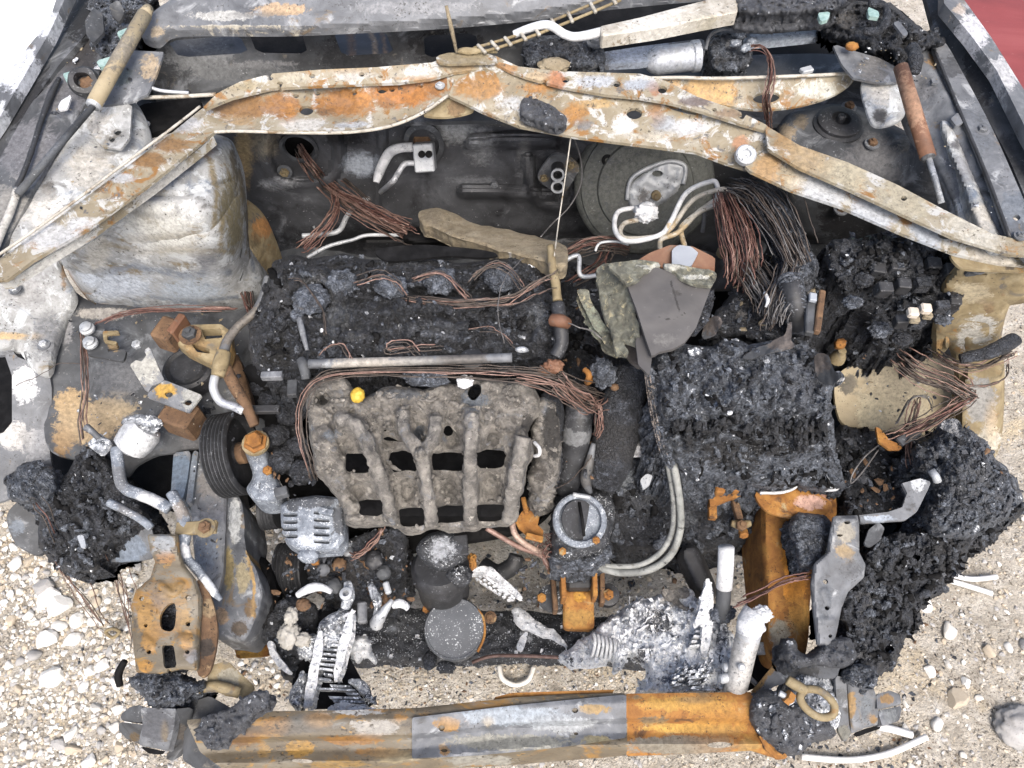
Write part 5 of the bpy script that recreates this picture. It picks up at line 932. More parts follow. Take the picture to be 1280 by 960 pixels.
lathe('sensor', EN, (590, 449, .785), [(15, -4), (15, 2), (12, 4), (4, 4)], M['rubber'], seg=24)
lump('sensor_tip', EN, (652, 437, .80), (8, 4, 4), M['alu'], .15, sub=2)
tube('bracket_tube', EN, [(374, 398, .80), (378, 415, .80), (384, 438, .79)], [4, 4, 2.5], M['steel'], seg=7)
FR = thing('fuel_rail', 'straight bare grey metal rail lying along the front edge of the engine cover', 'rail', (512, 455, .78))
tube('rail', FR, [(386, 455, .80), (450, 453, .80), (520, 451, .80), (640, 447, .80)], 6.0, M['steel'], seg=12, tints=[(460, 452, 60, c8(176, 168, 156), .8), (580, 449, 40, c8(96, 92, 88), .9), (520, 451, 30, c8(140, 138, 134), .8)])
tube('end_fitting', FR, [(376, 450, .79), (380, 458, .79), (382, 474, .78)], [6, 7, 5], M['sootsteel'], seg=10)
box('foot', FR, (340, 470, .77), (26, 9, 10), M['steel'], 0.03); box('foot', FR, (366, 486, .74), (12, 22, 10), M['sootsteel'], 0.1)
box('clip', FR, (330, 512, .66), (40, 10, 8), M['rubber'], .02)
# front of the block, between cover and manifold
patch('block_face', EN, [(312, 455), (340, 462), (400, 458), (560, 452), (690, 445), (712, 480), (716, 560), (700, 620), (660, 660), (560, 680), (440, 700), (400, 690), (360, 620), (320, 540), (300, 480)], [(320, 460, .60), (690, 450, .62), (360, 620, .40), (500, 640, .38), (700, 600, .44)], M['black'], step=5, amp=.014, freq=24, thick=.02)
for (x, y, r) in ((322, 484, 11), (334, 500, 12), (345, 545, 16), (360, 520, 14), (350, 490, 9), (372, 558, 14), (352, 575, 18), (378, 590, 16)):
    lump('block_boss', EN, (x, y, .56), (r, r, r * .8), M['char'], .25, sub=2)
for (x0, y0, dx, dy) in ((365, 545, 30, 24), (345, 560, 24, 30), (372, 580, 34, 22)):
    box('rib_block', EN, (x0, y0, .52), (dx, dy, 20), M['rubber'], RNG.uniform(-.2, .2), bevel=3)

# ------------------------------------------------------------------ intake manifold
MN = thing('intake_manifold', 'foamed ashen brown intake manifold with melted runners and open gaps', 'manifold', (530, 570, .4))
MZ = [(390, 490, .73), (460, 500, .74), (560, 485, .75), (680, 490, .74), (390, 560, .70), (530, 560, .71), (680, 570, .69), (440, 645, .60), (530, 655, .60), (640, 650, .60), (460, 600, .66), (600, 600, .665)]
HO = [rr(432, 566, 458, 566, 465, 589, 436, 589), rr(488, 564, 510, 562, 519, 586, 491, 587), rr(543, 565, 577, 564, 577, 586, 543, 586), rr(599, 562, 629, 561, 628, 582, 598, 583), rr(449, 625, 479, 624, 479, 641, 452, 643), rr(500, 634, 531, 634, 533, 655, 503, 655), rr(547, 632, 580, 631, 580, 650, 549, 652), rr(597, 631, 628, 630, 628, 648, 598, 650),
      np.array([(477, 546), (484, 543), (494, 547), (505, 552), (492, 551), (482, 550)], float), el(560, 537, 6, 8, n=10), el(593, 488, 8, 12, n=12, rot=.2), el(481, 536, 2.4, n=7)]
def ragged(h, grow, a):
    h = catmull(np.array(h, float), True, 3); c = h.mean(0); d = h - c; r = np.hypot(*d.T)[:, None]
    n = fbm(np.stack([h[:, 0], h[:, 1], 0 * h[:, 0]], -1), .16, 2)[:, None]
    return c + d * (1 + (grow + a * n) / np.maximum(r, 1))
HO = [ragged(h, 2.6 if i < 8 else .5, 5.0 if i < 8 else 1.5) for i, h in enumerate(HO)]
PLN = patch('plenum', MN, [(382, 502), (386, 484), (400, 472), (428, 472), (442, 486), (446, 498), (460, 496), (474, 486), (500, 482), (528, 486), (552, 480), (576, 480), (590, 472), (610, 474), (634, 476), (660, 478), (672, 490), (676, 512), (664, 528), (660, 545), (668, 566), (658, 584), (654, 610), (648, 634), (640, 654), (612, 657), (590, 661), (566, 664), (540, 660), (514, 667), (500, 660), (486, 655), (460, 656), (434, 655), (430, 640), (412, 612), (396, 590), (390, 560), (386, 535)], MZ, M['manifold'], step=1.9, edge=.022, edgew=8, thick=.010, amp=.009, freq=44, octv=5, jag=2.5, holes=HO,
   ridges=[([(427, 525), (447, 532), (458, 550), (466, 575), (476, 598), (490, 650)], 11, .022), ([(503, 517), (508, 542), (524, 565)], 9, .020), ([(543, 524), (540, 553), (524, 565)], 9, .020), ([(527, 566), (533, 610), (540, 656)], 10, .022), ([(590, 518), (588, 566), (588, 655)], 11, .022), ([(610, 520), (600, 545), (592, 566)], 8, .012), ([(655, 545), (645, 587), (637, 650)], 13, .020), ([(404, 545), (412, 570), (422, 598), (442, 646)], 15, .016), ([(434, 650), (487, 650), (513, 660), (540, 655), (577, 657), (636, 651)], 7, .014), ([(436, 594), (470, 592)], 5, .008), ([(490, 590), (522, 590)], 5, .008), ([(545, 589), (578, 589)], 5, .008), ([(600, 586), (630, 586)], 5, .008)],
   crater=[(403, 498, 12, .035), (524, 540, (9, 13), .035), (440, 515, 6, .02), (488, 548, (16, 20), .030), (564, 548, (15, 20), .030), (618, 548, (18, 18), .024), (448, 612, (20, 22), .030), (510, 612, (16, 24), .030), (562, 610, (17, 24), .030), (613, 608, (16, 24), .028), (436, 556, (16, 18), .020), (470, 515, (12, 10), .012), (570, 500, (10, 10), .012)],
   tints=[(403, 498, 11, c8(44, 43, 43), 1), (500, 492, (60, 10), c8(96, 100, 106), .7), (590, 500, (30, 20), c8(112, 120, 130), .7), (524, 540, (10, 14), c8(110, 118, 130), .7), (660, 530, (12, 20), c8(60, 58, 57), .8), (640, 500, (20, 14), c8(100, 96, 92), .6), (415, 545, (20, 12), c8(120, 128, 138), .6)])
melt(PLN, 26, 40, [M['manifold']], r=(1.5, 4), size=(3, 9))
patch('lower_wall', MN, [(392, 500), (660, 490), (660, 560), (640, 645), (440, 645), (400, 580)], [(400, 500, .60), (660, 500, .60), (440, 645, .47), (640, 645, .47)], M['black'], step=4, thick=.08, curve=False, amp=.01, freq=30)  # black sheet under the holes, depth of the gaps painted as dark colour
for i, (pts, r) in enumerate((([(426, 524, .748), (446, 532, .752), (458, 550, .745), (466, 575, .725), (476, 598, .70), (484, 626, .67), (491, 652, .635)], 8), ([(503, 516, .755), (508, 542, .75), (524, 564, .74)], 7.5), ([(544, 522, .755), (541, 551, .748), (526, 565, .738)], 7.5), ([(526, 564, .738), (532, 600, .70), (540, 655, .64)], 8), ([(590, 518, .758), (588, 562, .742), (588, 606, .695), (588, 653, .64)], 8.5), ([(655, 546, .738), (646, 586, .71), (640, 622, .67), (637, 650, .635)], 9.5))):
    tube('runner', MN, pts, r, M['manifold'], seg=20, per=14, amp=.005, freq=85)
patch('char_knot', MN, [(664, 500), (690, 500), (700, 530), (702, 570), (694, 606), (672, 616), (660, 600), (670, 566), (664, 545), (668, 525)], [(680, 500, .715), (690, 600, .64)], M['manifold'], step=2.2, edge=.02, edgew=8, zb=.5, amp=.014, freq=50, jag=3, tints=[(690, 540, (16, 50), c8(56, 55, 55), .95), (676, 590, 20, c8(92, 88, 84), .7)])
patch('side_char', MN, [(676, 490), (700, 500), (704, 540), (700, 590), (690, 610), (676, 600), (690, 560), (684, 520)], [(690, 500, .70), (695, 600, .62)], M['char'], step=2.6, edge=.02, edgew=10, zb=.48, amp=.010, freq=50, jag=3)
tube('hook', MN, [(668, 553, .71), (674, 560, .715), (674, 568, .71), (668, 570, .70)], 2.4, M['white'], seg=7)
lump('cap_knob', ('small yellow plastic knob in the char behind the intake manifold', 'knob'), (447, 494, .752), (9, 10, 8), M['yellow'], .12)
lump('debris_chip', ('white chip resting beside the hole at the rear of the intake manifold', 'debris'), (581, 477, .775), (10, 9, 6), M['white'], .25)
lump('charred_rock', ('flat charred lump lying between the metal rail and the manifold', 'debris'), (533, 472, .775), (28, 12, 9), M['charash'], .22)
# wiring over the engine
EW = thing('engine_harness', 'bare copper engine wiring draped along the fuel rail and round the manifold', 'wiring', (540, 470, .74))
strands('strand_bundle', EW, [(748, 498, .72), (716, 486, .765), (670, 470, .79), (620, 466, .79), (540, 464, .788), (450, 464, .788), (400, 472, .78), (378, 500, .755), (376, 540, .725), (386, 580, .70), (392, 600, .66)], 9, 6, .75, [M['copperdark'], M['copperdark'], M['copperdark'], M['copper']], (2.2, 1))
strands('strand_bundle', EW, [(650, 470, .79), (690, 478, .78), (724, 490, .75), (744, 500, .72)], 16, 13, .9, DWIRE, (.8, 1.2))
strands('strand_bundle', EW, [(556, 434, .80), (520, 436, .80), (488, 440, .805), (486, 432, .81), (510, 430, .81), (526, 444, .805)], 3, 4, .8, DWIRE)
strands('strand_bundle', EW, [(400, 446, .80), (412, 434, .81), (428, 432, .81), (438, 450, .805)], 3, 4, .8, DWIRE)
CW = thing('coil_wiring', 'loops of bare copper wire running over the burnt coil packs', 'wiring', (600, 365, .8))
strands('strand_bundle', CW, [(698, 346, .83), (670, 358, .83), (640, 374, .825), (600, 378, .825), (560, 378, .82), (510, 372, .82)], 12, 9, .8, DWIRE, (1.8, .8))
strands('strand_bundle', CW, [(590, 348, .835), (606, 334, .842), (624, 330, .842), (640, 340, .835), (654, 358, .832)], 6, 5, .8, DWIRE)
strands('strand_bundle', CW, [(442, 354, .83), (470, 346, .835), (490, 350, .832), (504, 366, .825)], 5, 6, .75, DWIRE)
strands('strand_bundle', CW, [(516, 350, .83), (540, 342, .835), (560, 346, .835), (580, 368, .83), (590, 376, .82)], 5, 6, .9, DWIRE)
strands('strand_bundle', CW, [(362, 350, .82), (376, 350, .822), (390, 366, .82), (404, 390, .815), (408, 420, .81)], 2, 3, .8, DWIRE)
strands('strand_bundle', CW, [(586, 416, .812), (610, 412, .815), (626, 420, .812), (640, 434, .808)], 3, 4, .7, DWIRE)
strands('strand_bundle', CW, [(655, 322, .83), (630, 350, .84), (622, 390, .83), (630, 430, .815)], 1, 1, .7, GWIRE)
DP = thing('oil_pipe', 'rusty pipe with orange joints running down the right end of the engine', 'pipe', (694, 380, .7))
tube('pipe', DP, [(688, 308, .83), (690, 330, .83), (694, 352, .825), (697, 376, .82)], [5, 5.5, 6, 6], M['ochre'], seg=10, amp=.001)
tube('pipe', DP, [(697, 380, .82), (700, 402, .815), (702, 428, .80), (694, 446, .79)], [9, 9, 9, 8], M['rubber'], seg=12)
tube('joint', DP, [(690, 400, .825), (700, 401, .83), (710, 404, .82)], [8, 9, 7], M['clay'], seg=10, amp=.002)
lump('joint', DP, (692, 458, .79), (12, 9, 8), M['clay'], .3); lump('joint', DP, (680, 464, .785), (8, 8, 6), M['clay'], .3, sub=2)
# ------------------------------------------------------------------ left: mount, pipe, brackets
EM = thing('engine_mount', 'engine mount with ochre bracket and dark round bush at the left of the engine', 'engine mount', (245, 440, .55))
lathe('bush', EM, (236, 462, .58), [(30, -20), (33, -4), (31, 4), (27, 7), (22, 4), (20, 8), (12, 8)], M['rubber'], seg=32)
patch('arm', EM, [(218, 412), (240, 406), (276, 405), (288, 414), (290, 436), (284, 458), (268, 458), (252, 450), (232, 440), (220, 430)], [(230, 420, .665), (285, 415, .66), (280, 455, .63)], M['ochre'], step=2.4, thick=.02, edge=.005, edgew=6, curve=False, holes=[np.array([(252, 412), (276, 411), (278, 422), (256, 424)]), np.array([(238, 428), (262, 436), (262, 442), (246, 440)])], amp=.002, tints=[(245, 432, 20, c8(150, 118, 70), .8), (285, 440, 16, c8(176, 140, 84), .8)])
bolt(EM, 238, 419, .68, 9, M['sootsteel'], washer=M['rustdark'])
box('stop_block', EM, (212, 418, .665), (26, 32, 34), M['rustdark'], -.35, bevel=3); box('stop_block', EM, (225, 412, .668), (10, 30, 32), M['clay'], -.35, bevel=2)
patch('lower_arm', EM, [(284, 430), (300, 450), (314, 500), (318, 520), (306, 520), (292, 490), (278, 456)], .60, M['rustdark'], step=3, thick=.03, edge=.01)
patch('bush_char', EM, [(206, 470), (236, 476), (262, 466), (272, 500), (262, 520), (222, 520), (206, 500)], .535, M['char'], step=3, edge=.01, amp=.006, freq=50, thick=.03)
AP = thing('coolant_pipe', 'bent steel pipe with rusty joint curving past the engine mount to a brass fitting', 'pipe', (290, 450, .6))
tube('pipe', AP, [(334, 346, .74), (330, 366, .735), (320, 388, .73), (298, 408, .72), (284, 426, .715), (279, 446, .71)], [4, 5, 5.5, 5.5, 6, 7], M['steel'], seg=10, tints=[(300, 410, 50, c8(116, 108, 98), .8)])
tube('joint', AP, [(280, 440, .715), (276, 455, .712), (272, 470, .708)], [9, 10, 8], M['ochre'], seg=12)
tube('pipe', AP, [(269, 470, .705), (267, 486, .70), (276, 502, .69), (292, 508, .685), (304, 514, .68)], 5.5, M['alu'], seg=10, tints=[(290, 507, 20, c8(176, 180, 190), .9)])
tube('pipe', AP, [(282, 460, .70), (294, 484, .69), (308, 508, .68), (318, 532, .67)], [8, 8, 7, 6], M['rustdark'], seg=10)
LB = thing('loose_bracket', 'loose bent steel bracket with yellow rust and two holes left of the engine mount', 'bracket', (205, 475, .6))
patch('upright', LB, [(162, 456), (170, 450), (177, 452), (183, 444), (180, 438), (187, 433), (200, 464), (206, 476), (190, 482), (184, 492)], [(165, 455, .66), (187, 436, .67), (188, 490, .635), (205, 475, .64)], M['steel'], step=2, thick=.004, curve=False, tints=[(180, 460, 30, c8(166, 166, 160), .8)])
patch('foot', LB, [(184, 492), (206, 475), (253, 494), (236, 516), (186, 498)], [(185, 492, .635), (206, 475, .64), (250, 495, .64), (236, 515, .63)], M['steel'], step=2, thick=.004, curve=False, holes=[el(211, 493, 5, 4, n=10), el(235, 503, 5, 4, n=10)], tints=[(206, 488, (20, 12), c8(200, 154, 50), 1), (240, 500, 20, c8(172, 172, 166), .8)])
bolt(LB, 172, 432, .655, 6, M['alu'])
box('pedestal', ('dark rusty square block standing under the loose bent bracket', 'block'), (229, 524, .58), (42, 34, 40), M['rustdark'], -.35, bevel=3)
SB = thing('slotted_bracket', 'dark slotted bracket with two capped bolts on the left apron', 'bracket', (130, 425, .6))
patch('plate', SB, [(104, 408), (120, 404), (132, 412), (130, 422), (146, 428), (148, 434), (134, 436), (136, 440), (154, 436), (158, 440), (154, 452), (110, 444)], .635, M['sootsteel'], step=2, thick=.006, curve=False, tints=[(142, 432, 10, c8(140, 116, 80), .8)])
patch('slot_tab', SB, [(128, 414), (148, 413), (149, 418), (134, 419), (134, 425), (146, 427), (145, 431), (130, 428)], .642, M['ochre'], step=1.6, thick=.004, curve=False)
for x, y in ((110, 412), (114, 430)): lathe('bolt', SB, (x, y, .645), [(9, 0), (9, 3), (7, 5), (7, 8), (3, 10)], M['alu'], seg=18)
AW = thing('apron_wires', 'bare copper strands lying across the left apron to the capped bolts', 'wires', (200, 392, .6))
strands('strand_bundle', AW, [(120, 404, .65), (146, 394, .655), (180, 388, .66), (230, 386, .665), (262, 386, .66), (296, 386, .65)], 9, 6, .8, WIRE + [M['copperred']], (1, .5))
strands('strand_bundle', AW, [(102, 416, .64), (105, 450, .635), (107, 490, .62), (102, 524, .60), (106, 556, .58)], 6, 6, .9, DWIRE, (.6, 1.1))
strands('strand_bundle', AW, [(20, 482, .62), (56, 466, .625), (76, 454, .625), (112, 456, .63)], 1, 1, .7, DWIRE)
RS = thing('reservoir', 'small white ash coated metal canister lying tilted on the left apron', 'canister', (175, 542, .52))
lathe('body', RS, (168, 552, .58), [(14, -14), (21, -10), (23, 2), (23, 18), (19, 24), (9, 26), (9, 31), (5, 31)], M['alu'], axis=(.55, .55, .35), seg=26, amp=.002, tint=(*c8(226, 228, 230), .75))
lump('ash_cap', RS, (180, 530, .60), (24, 12, 12), M['ashdark'], .2)
box('clamp', RS, (126, 556, .585), (24, 20, 16), M['ashdark'], -.6, bevel=3); tube('stem', RS, [(108, 534, .60), (116, 540, .60), (124, 548, .595)], [5, 4, 4], M['steel'], seg=8)
HP = thing('hard_line', 'ashen aluminium line clamped along the left frame rail', 'pipe', (200, 630, .5))
tube('line', HP, [(146, 560, .585), (148, 585, .58), (154, 608, .58), (174, 618, .58), (194, 626, .575), (212, 636, .57)], 7.5, M['speckgrey'], seg=10, amp=.001, tints=[(150, 600, 24, c8(120, 122, 126), .8), (190, 625, 20, c8(214, 216, 218), .9)])
tube('line', HP, [(214, 616, .575), (226, 638, .57), (232, 660, .565), (230, 684, .56), (236, 700, .555), (250, 716, .55), (266, 738, .545), (276, 750, .54)], [7, 8, 8, 7, 6, 6, 5, 3], M['speckgrey'], seg=10, amp=.0015, freq=80, tints=[(232, 690, 12, c8(236, 238, 240), 1), (262, 732, 18, c8(224, 228, 232), .9), (225, 640, 16, c8(150, 140, 130), .8)])
tube('line', HP, [(136, 628, .58), (160, 640, .58), (180, 652, .57), (190, 660, .565)], 5, M['speckgrey'], seg=9, amp=.002, tints=[(160, 640, 30, c8(120, 120, 122), .7)])
box('clamp', HP, (246, 660, .57), (50, 16, 8), M['ochre'], .06); bolt(HP, 257, 660, .576, 8, M['rustdark'], washer=M['ochre'])
# ------------------------------------------------------------------ belt drive
PU = thing('drive_pulley', 'large ribbed black pulley with belt grooves standing on edge left of the engine', 'pulley', (290, 568, .4))
prof = [(12, -16), (50, -16), (53, -14)]
for i in range(6): prof += [(53, -13 + i * 4.6), (49.5, -11.2 + i * 4.6), (53, -9.4 + i * 4.6)]
prof += [(53, 15), (50, 17), (46, 17), (45, 6), (14, 6), (14, 12), (9, 12)]
lathe('grooved_rim', PU, (290, 568, .54), prof, M['rubber'], axis=(.93, .10, .16), seg=48)
lathe('hub', PU, (303, 566, .545), [(14, -4), (14, 5), (8, 7), (4, 7)], M['rustdark'], axis=(.93, .1, .16), seg=20)
TE = thing('belt_tensioner', 'belt tensioner with yellow rusted nut on an ash grey arm', 'tensioner', (322, 560, .5))
lathe('nut', TE, (319, 552, .60), [(15, -5), (15, 1), (11, 2), (11, 9), (8, 12), (4, 12)], M['rust'], axis=(.1, -.1, 1), seg=6, smooth=False)
lathe('collar', TE, (319, 553, .595), [(17, -5), (17, 0), (12, 0)], M['ochre'], seg=18)
patch('arm', TE, [(306, 562), (322, 558), (336, 566), (340, 590), (350, 606), (346, 626), (322, 628), (308, 612), (316, 594)], .57, M['speckgrey'], step=2.0, edge=.015, edgew=9, thick=.05, amp=.004, freq=50)
bolt(TE, 335, 589, .585, 6, M['rust'])
PU2 = thing('ribbed_pulley', 'small ribbed dark pulley below the alternator', 'pulley', (368, 716, .3))
prof = [(8, -17), (34, -17)]
for i in range(7): prof += [(34, -15 + i * 4.4), (31, -13.2 + i * 4.4), (34, -11.2 + i * 4.4)]
prof += [(33, 17), (8, 17)]
lathe('grooved_rim', PU2, (368, 712, .34), prof, M['rubber'], axis=(1, .05, .08), seg=36)
PU3 = thing('ribbed_pulley', 'half hidden ribbed pulley between the tensioner and the alternator', 'pulley', (338, 640, .4))
lathe('grooved_rim', PU3, (340, 640, .44), [(6, -12), (22, -12), (22, -8), (20, -6), (22, -4), (20, -2), (22, 0), (20, 2), (22, 4), (20, 6), (22, 8), (8, 10)], M['rubber'], axis=(1, .1, .1), seg=28)
AL = thing('alternator', 'ash speckled alternator with rows of cooling slots', 'alternator', (392, 655, .4))
patch('housing', AL, [(350, 632), (362, 624), (396, 619), (424, 622), (430, 634), (432, 676), (424, 688), (398, 690), (376, 691), (358, 680), (352, 664)], [(390, 640, .58), (390, 690, .54), (355, 640, .56), (430, 650, .565)], M['speckgrey'], step=1.5, edge=.012, edgew=6, thick=.03, amp=.002, freq=80, curve=False,
   holes=[rr(354, 641 + i * 9, 372, 641 + i * 9, 372, 646 + i * 9, 354, 646 + i * 9) for i in range(4)] + [rr(392, 638 + i * 9, 412, 640 + i * 9, 412, 644 + i * 9, 392, 643 + i * 9) for i in range(5)], tints=[(390, 627, (44, 10), c8(70, 73, 79), 1.0), (424, 650, (10, 30), c8(60, 63, 69), .9), (386, 676, (24, 12), c8(196, 202, 210), .7), (366, 632, 12, c8(54, 56, 61), .9)])
box('lug', AL, (408, 640, .59), (18, 8, 8), M['speckgrey'], -.2); box('lug', AL, (352, 616, .585), (16, 12, 12), M['sootsteel'], .3)
box('rust_lug', AL, (394, 702, .50), (9, 8, 8), M['rust'], .1); lump('foot', AL, (386, 694, .53), (14, 10, 10), M['speckgrey'], .2, sub=2)
patch('core', AL, [(354, 636), (422, 630), (424, 676), (366, 680)], .47, M['black'], step=5, thick=.05)
AC = thing('compressor', 'blackened compressor casing below the alternator with bolted lugs', 'compressor', (440, 710, .3))
ACC = patch('casing', AC, [(386, 690), (430, 676), (480, 660), (506, 664), (508, 720), (500, 750), (470, 760), (430, 752), (400, 740), (384, 716)], [(400, 700, .42), (490, 680, .44), (450, 750, .36)], M['char'], step=2.8, edge=.02, edgew=14, zb=.24, amp=.010, freq=36, tints=[(440, 720, 30, c8(90, 88, 88), .7), (410, 712, 14, c8(120, 108, 96), .7), (480, 690, 20, c8(34, 34, 35), .8)])
melt(ACC, 16, 30, [M['char'], M['charash'], M['rustdark']])
for x, y, r, m in ((404, 712, 8, 'steel'), (424, 706, 9, 'rustdark'), (436, 690, 7, 'steel'), (418, 732, 10, 'sootsteel'), (468, 700, 12, 'rubber'), (480, 716, 9, 'sootsteel')):
    lump('lug', AC, (x, y, .43), (r, r, r * .8), M[m], .2, sub=2)
strands('copper_lead', AC, [(478, 658, .47), (468, 676, .46), (450, 692, .455), (438, 694, .45)], 5, 7, .9, [M['copper'], M['copper'], M['copperred']])
# ------------------------------------------------------------------ filter, throttle, mounts
FI = thing('oil_filter_housing', 'black cylindrical housing with a white ash speckled cap below the manifold', 'housing', (548, 720, .25))
lathe('body', FI, (552, 720, .40), [(28, -46), (32, -40), (33, -6), (36, 6), (36, 20), (30, 28), (10, 30)], M['rubber'], axis=(-.03, .25, 1), seg=32)
patch('cap', FI, [(520, 688), (532, 670), (552, 664), (574, 670), (584, 684), (576, 702), (556, 712), (536, 706)], .475, M['charspeck'], step=2, edge=.012, edgew=9, thick=.03, amp=.002, freq=80, grit=.25, tints=[(552, 686, 26, c8(176, 180, 186), .7)])
lump('side_boss', FI, (574, 720, .44), (16, 14, 16), M['charspeck'], .2)
box('flag', FI, (576, 682, .47), (18, 26, 6), M['rubber'], .1)
DC = thing('disc_cover', 'round flat black disc speckled with ash and edged with rust in front of the engine', 'disc', (567, 786, .25))
lathe('disc', DC, (568, 786, .37), [(36, -24), (38, -22), (38, 0), (36.5, 2), (35, 2), (34.4, 0.4), (33, 0.4), (29, 1), (0.5, 1.5)], M['discgrey'], axis=(0, -.12, 1), seg=56)
tube('rust_rim', DC, [(597, 815, .372), (604, 800, .373), (606, 786, .373), (603, 770, .373), (592, 757, .373)], 1.8, M['rust'], seg=6)
lump('lug', DC, (558, 834, .33), (12, 8, 7), M['charspeck'], .2, sub=2); lump('lug', DC, (537, 826, .33), (9, 12, 7), M['char'], .2, sub=2); bolt(DC, 533, 762, .345, 5, M['rust']); bolt(DC, 613, 772, .34, 5, M['rustdark'], washer=M['rustdark'])
for x, y in ((580, 755), (578, 762)): lathe('dimple', DC, (x, y, .374), [(2, -1), (2, .6), (.5, .8)], M['black'], seg=8)
XM = thing('front_crossmember', 'black ash flecked crossmember running across the bay behind the bumper beam', 'crossmember', (620, 800, .25))
XMF = patch('face', XM, [(400, 760), (440, 752), (520, 760), (600, 762), (680, 766), (760, 772), (840, 760), (900, 760), (900, 830), (800, 830), (700, 828), (640, 826), (560, 828), (480, 828), (430, 822)], [(430, 790, .24), (620, 765, .22), (620, 826, .22), (880, 790, .24)], M['charspeck'], step=3, edge=.02, edgew=14, zb=.16, amp=.008, freq=26, jag=4, tints=[(660, 790, 20, c8(206, 210, 214), .5), (740, 810, 26, c8(214, 218, 222), .6)])
melt(XMF, 14, 60, [M['charspeck'], M['ash'], M['ashdark'], M['char']], size=(3, 9))
tube('copper_line', ('thin copper line lying along the front edge of the crossmember', 'pipe'), [(590, 828, .27), (616, 820, .275), (660, 820, .28), (700, 822, .28), (730, 825, .28)], 2.2, M['copper'], seg=8)
tube('white_ring', ('pale ring of residue half buried in the gravel behind the beam', 'ring'), [(624, 832, .012), (628, 848, .013), (644, 856, .013), (660, 850, .013), (667, 834, .012)], 3.2, M['stone'], seg=7)
TB = thing('throttle_body', 'throttle body with ashen round flange and dark plate inside', 'throttle body', (728, 650, .45))
patch('body', TB, [(694, 624), (706, 612), (740, 610), (762, 618), (768, 640), (762, 676), (740, 692), (706, 700), (690, 684), (692, 650)], .535, M['charspeck'], step=2.4, edge=.02, edgew=12, zb=.40, amp=.006, freq=50, jag=2)
lathe('flange', TB, (725, 650, .556), [(34, -8), (34, 0), (32, 2), (27, 2), (26, -10), (1, -11)], M['speckgrey'], axis=(.06, -.2, 1), seg=40)
lathe('plate', TB, (725, 650, .552), [(25, -2), (25, -1), (0.5, -.6)], M['rubber'], axis=(.5, -.3, 1), seg=32)
tube('shaft', TB, [(724, 628, .56), (728, 650, .56), (730, 670, .56)], 2.2, M['black'], seg=6, straight=True)
bolt(TB, 745, 676, .555, 5, M['rust']); bolt(TB, 703, 690, .54, 5, M['rust'])
for pts in ([(716, 618, .57), (738, 622, .57)],): tube('clip', TB, pts, 3, M['alu'], seg=6)
patch('melted_skirt', TB, [(686, 684), (700, 694), (740, 690), (764, 678), (762, 700), (740, 712), (706, 716), (688, 708)], .50, M['charash'], step=2.4, edge=.02, edgew=9, zb=.42, amp=.006, freq=60, jag=2)
RM = thing('rusty_mount', 'orange rusted lower engine mount with a flat tongue pointing at the beam', 'engine mount', (722, 750, .25))
patch('tongue', RM, [(704, 738), (742, 738), (743, 784), (738, 787), (708, 786), (704, 782)], [(722, 740, .37), (722, 786, .345)], M['rust'], step=2.2, thick=.02, curve=False, edge=.004, edgew=5, ridges=[([(714, 742), (716, 752), (728, 754), (734, 742)], 4, .004)], tints=[(722, 772, (30, 16), c8(170, 126, 56), .8), (724, 745, 10, c8(206, 150, 50), .8)])
box('cheek', RM, (703, 726, .41), (6, 50, 34), M['rust'], .02); box('cheek', RM, (742, 724, .41), (6, 50, 34), M['rust'], -.02)
box('core', RM, (723, 722, .40), (32, 30, 26), M['rubber'], 0, bevel=4)
box('ear', RM, (692, 738, .36), (6, 54, 26), M['rustdark'], .05); lathe('bush', RM, (690, 748, .34), [(17, -10), (17, 6), (10, 8), (6, 8)], M['charspeck'], axis=(-.2, -.2, 1), seg=20); bolt(RM, 677, 748, .37, 6, M['rust'])
box('ear', RM, (752, 734, .37), (6, 44, 24), M['rustdark'], -.05); bolt(RM, 760, 744, .38, 7, M['rust']); lathe('bush', RM, (760, 744, .36), [(14, -8), (14, 4), (8, 6)], M['rubber'], seg=18)
OB = thing('orange_bracket', 'small orange rusted bracket with tabs left of the throttle body', 'bracket', (660, 650, .45))
patch('plate', OB, [(652, 640), (664, 630), (676, 640), (672, 656), (680, 664), (676, 676), (662, 672), (648, 660), (644, 652)], .50, M['rust'], step=2, thick=.006, curve=False, amp=.003); box('tab', OB, (668, 672, .51), (22, 8, 5), M['rust'], -.25); box('tab', OB, (656, 632, .51), (6, 22, 6), M['rust'], .2)
tube('copper_pipe', ('pair of scorched copper cables looping from the manifold to the rusty mount', 'cable'), [(608, 660, .50), (628, 672, .49), (650, 684, .47), (676, 694, .45), (684, 706, .44), (690, 720, .42)], 3.4, M['copper'], seg=8)
tube('copper_pipe', ('thicker pale copper cable curving beside the orange bracket', 'cable'), [(640, 650, .50), (644, 668, .495), (660, 682, .48), (678, 690, .46)], 4, M['copper'], seg=8, tints=[(655, 675, 40, c8(196, 164, 144), .8)])
strands('wire_tuft', ('tuft of fine red wire ends beside the throttle body', 'wires'), [(688, 690, .47), (682, 680, .48), (676, 686, .48), (682, 696, .46)], 14, 14, .7, [M['copperred'], M['copper']], (1.4, 1.4))
tube('elbow_hose', ('curved black hose elbow on the gravel left of the rusty mount', 'hose'), [(604, 706, .26), (622, 716, .27), (640, 708, .28), (646, 694, .29)], [10, 11, 11, 9], M['rubber'], seg=14, amp=.001)
lump('rust_stub', ('little orange rust stub beside the filter housing', 'debris'), (590, 702, .40), (6, 11, 6), M['rust'], .3)
HS = thing('ash_grey_hoses', 'pair of ash grey hoses curving from the battery box down to the rusty mount', 'hose', (820, 650, .5))
tube('hose', HS, [(838, 560, .66), (844, 590, .62), (850, 630, .57), (850, 664, .53), (838, 694, .50), (812, 712, .48), (776, 716, .46), (744, 708, .45)], 4.6, M['hose'], seg=10)
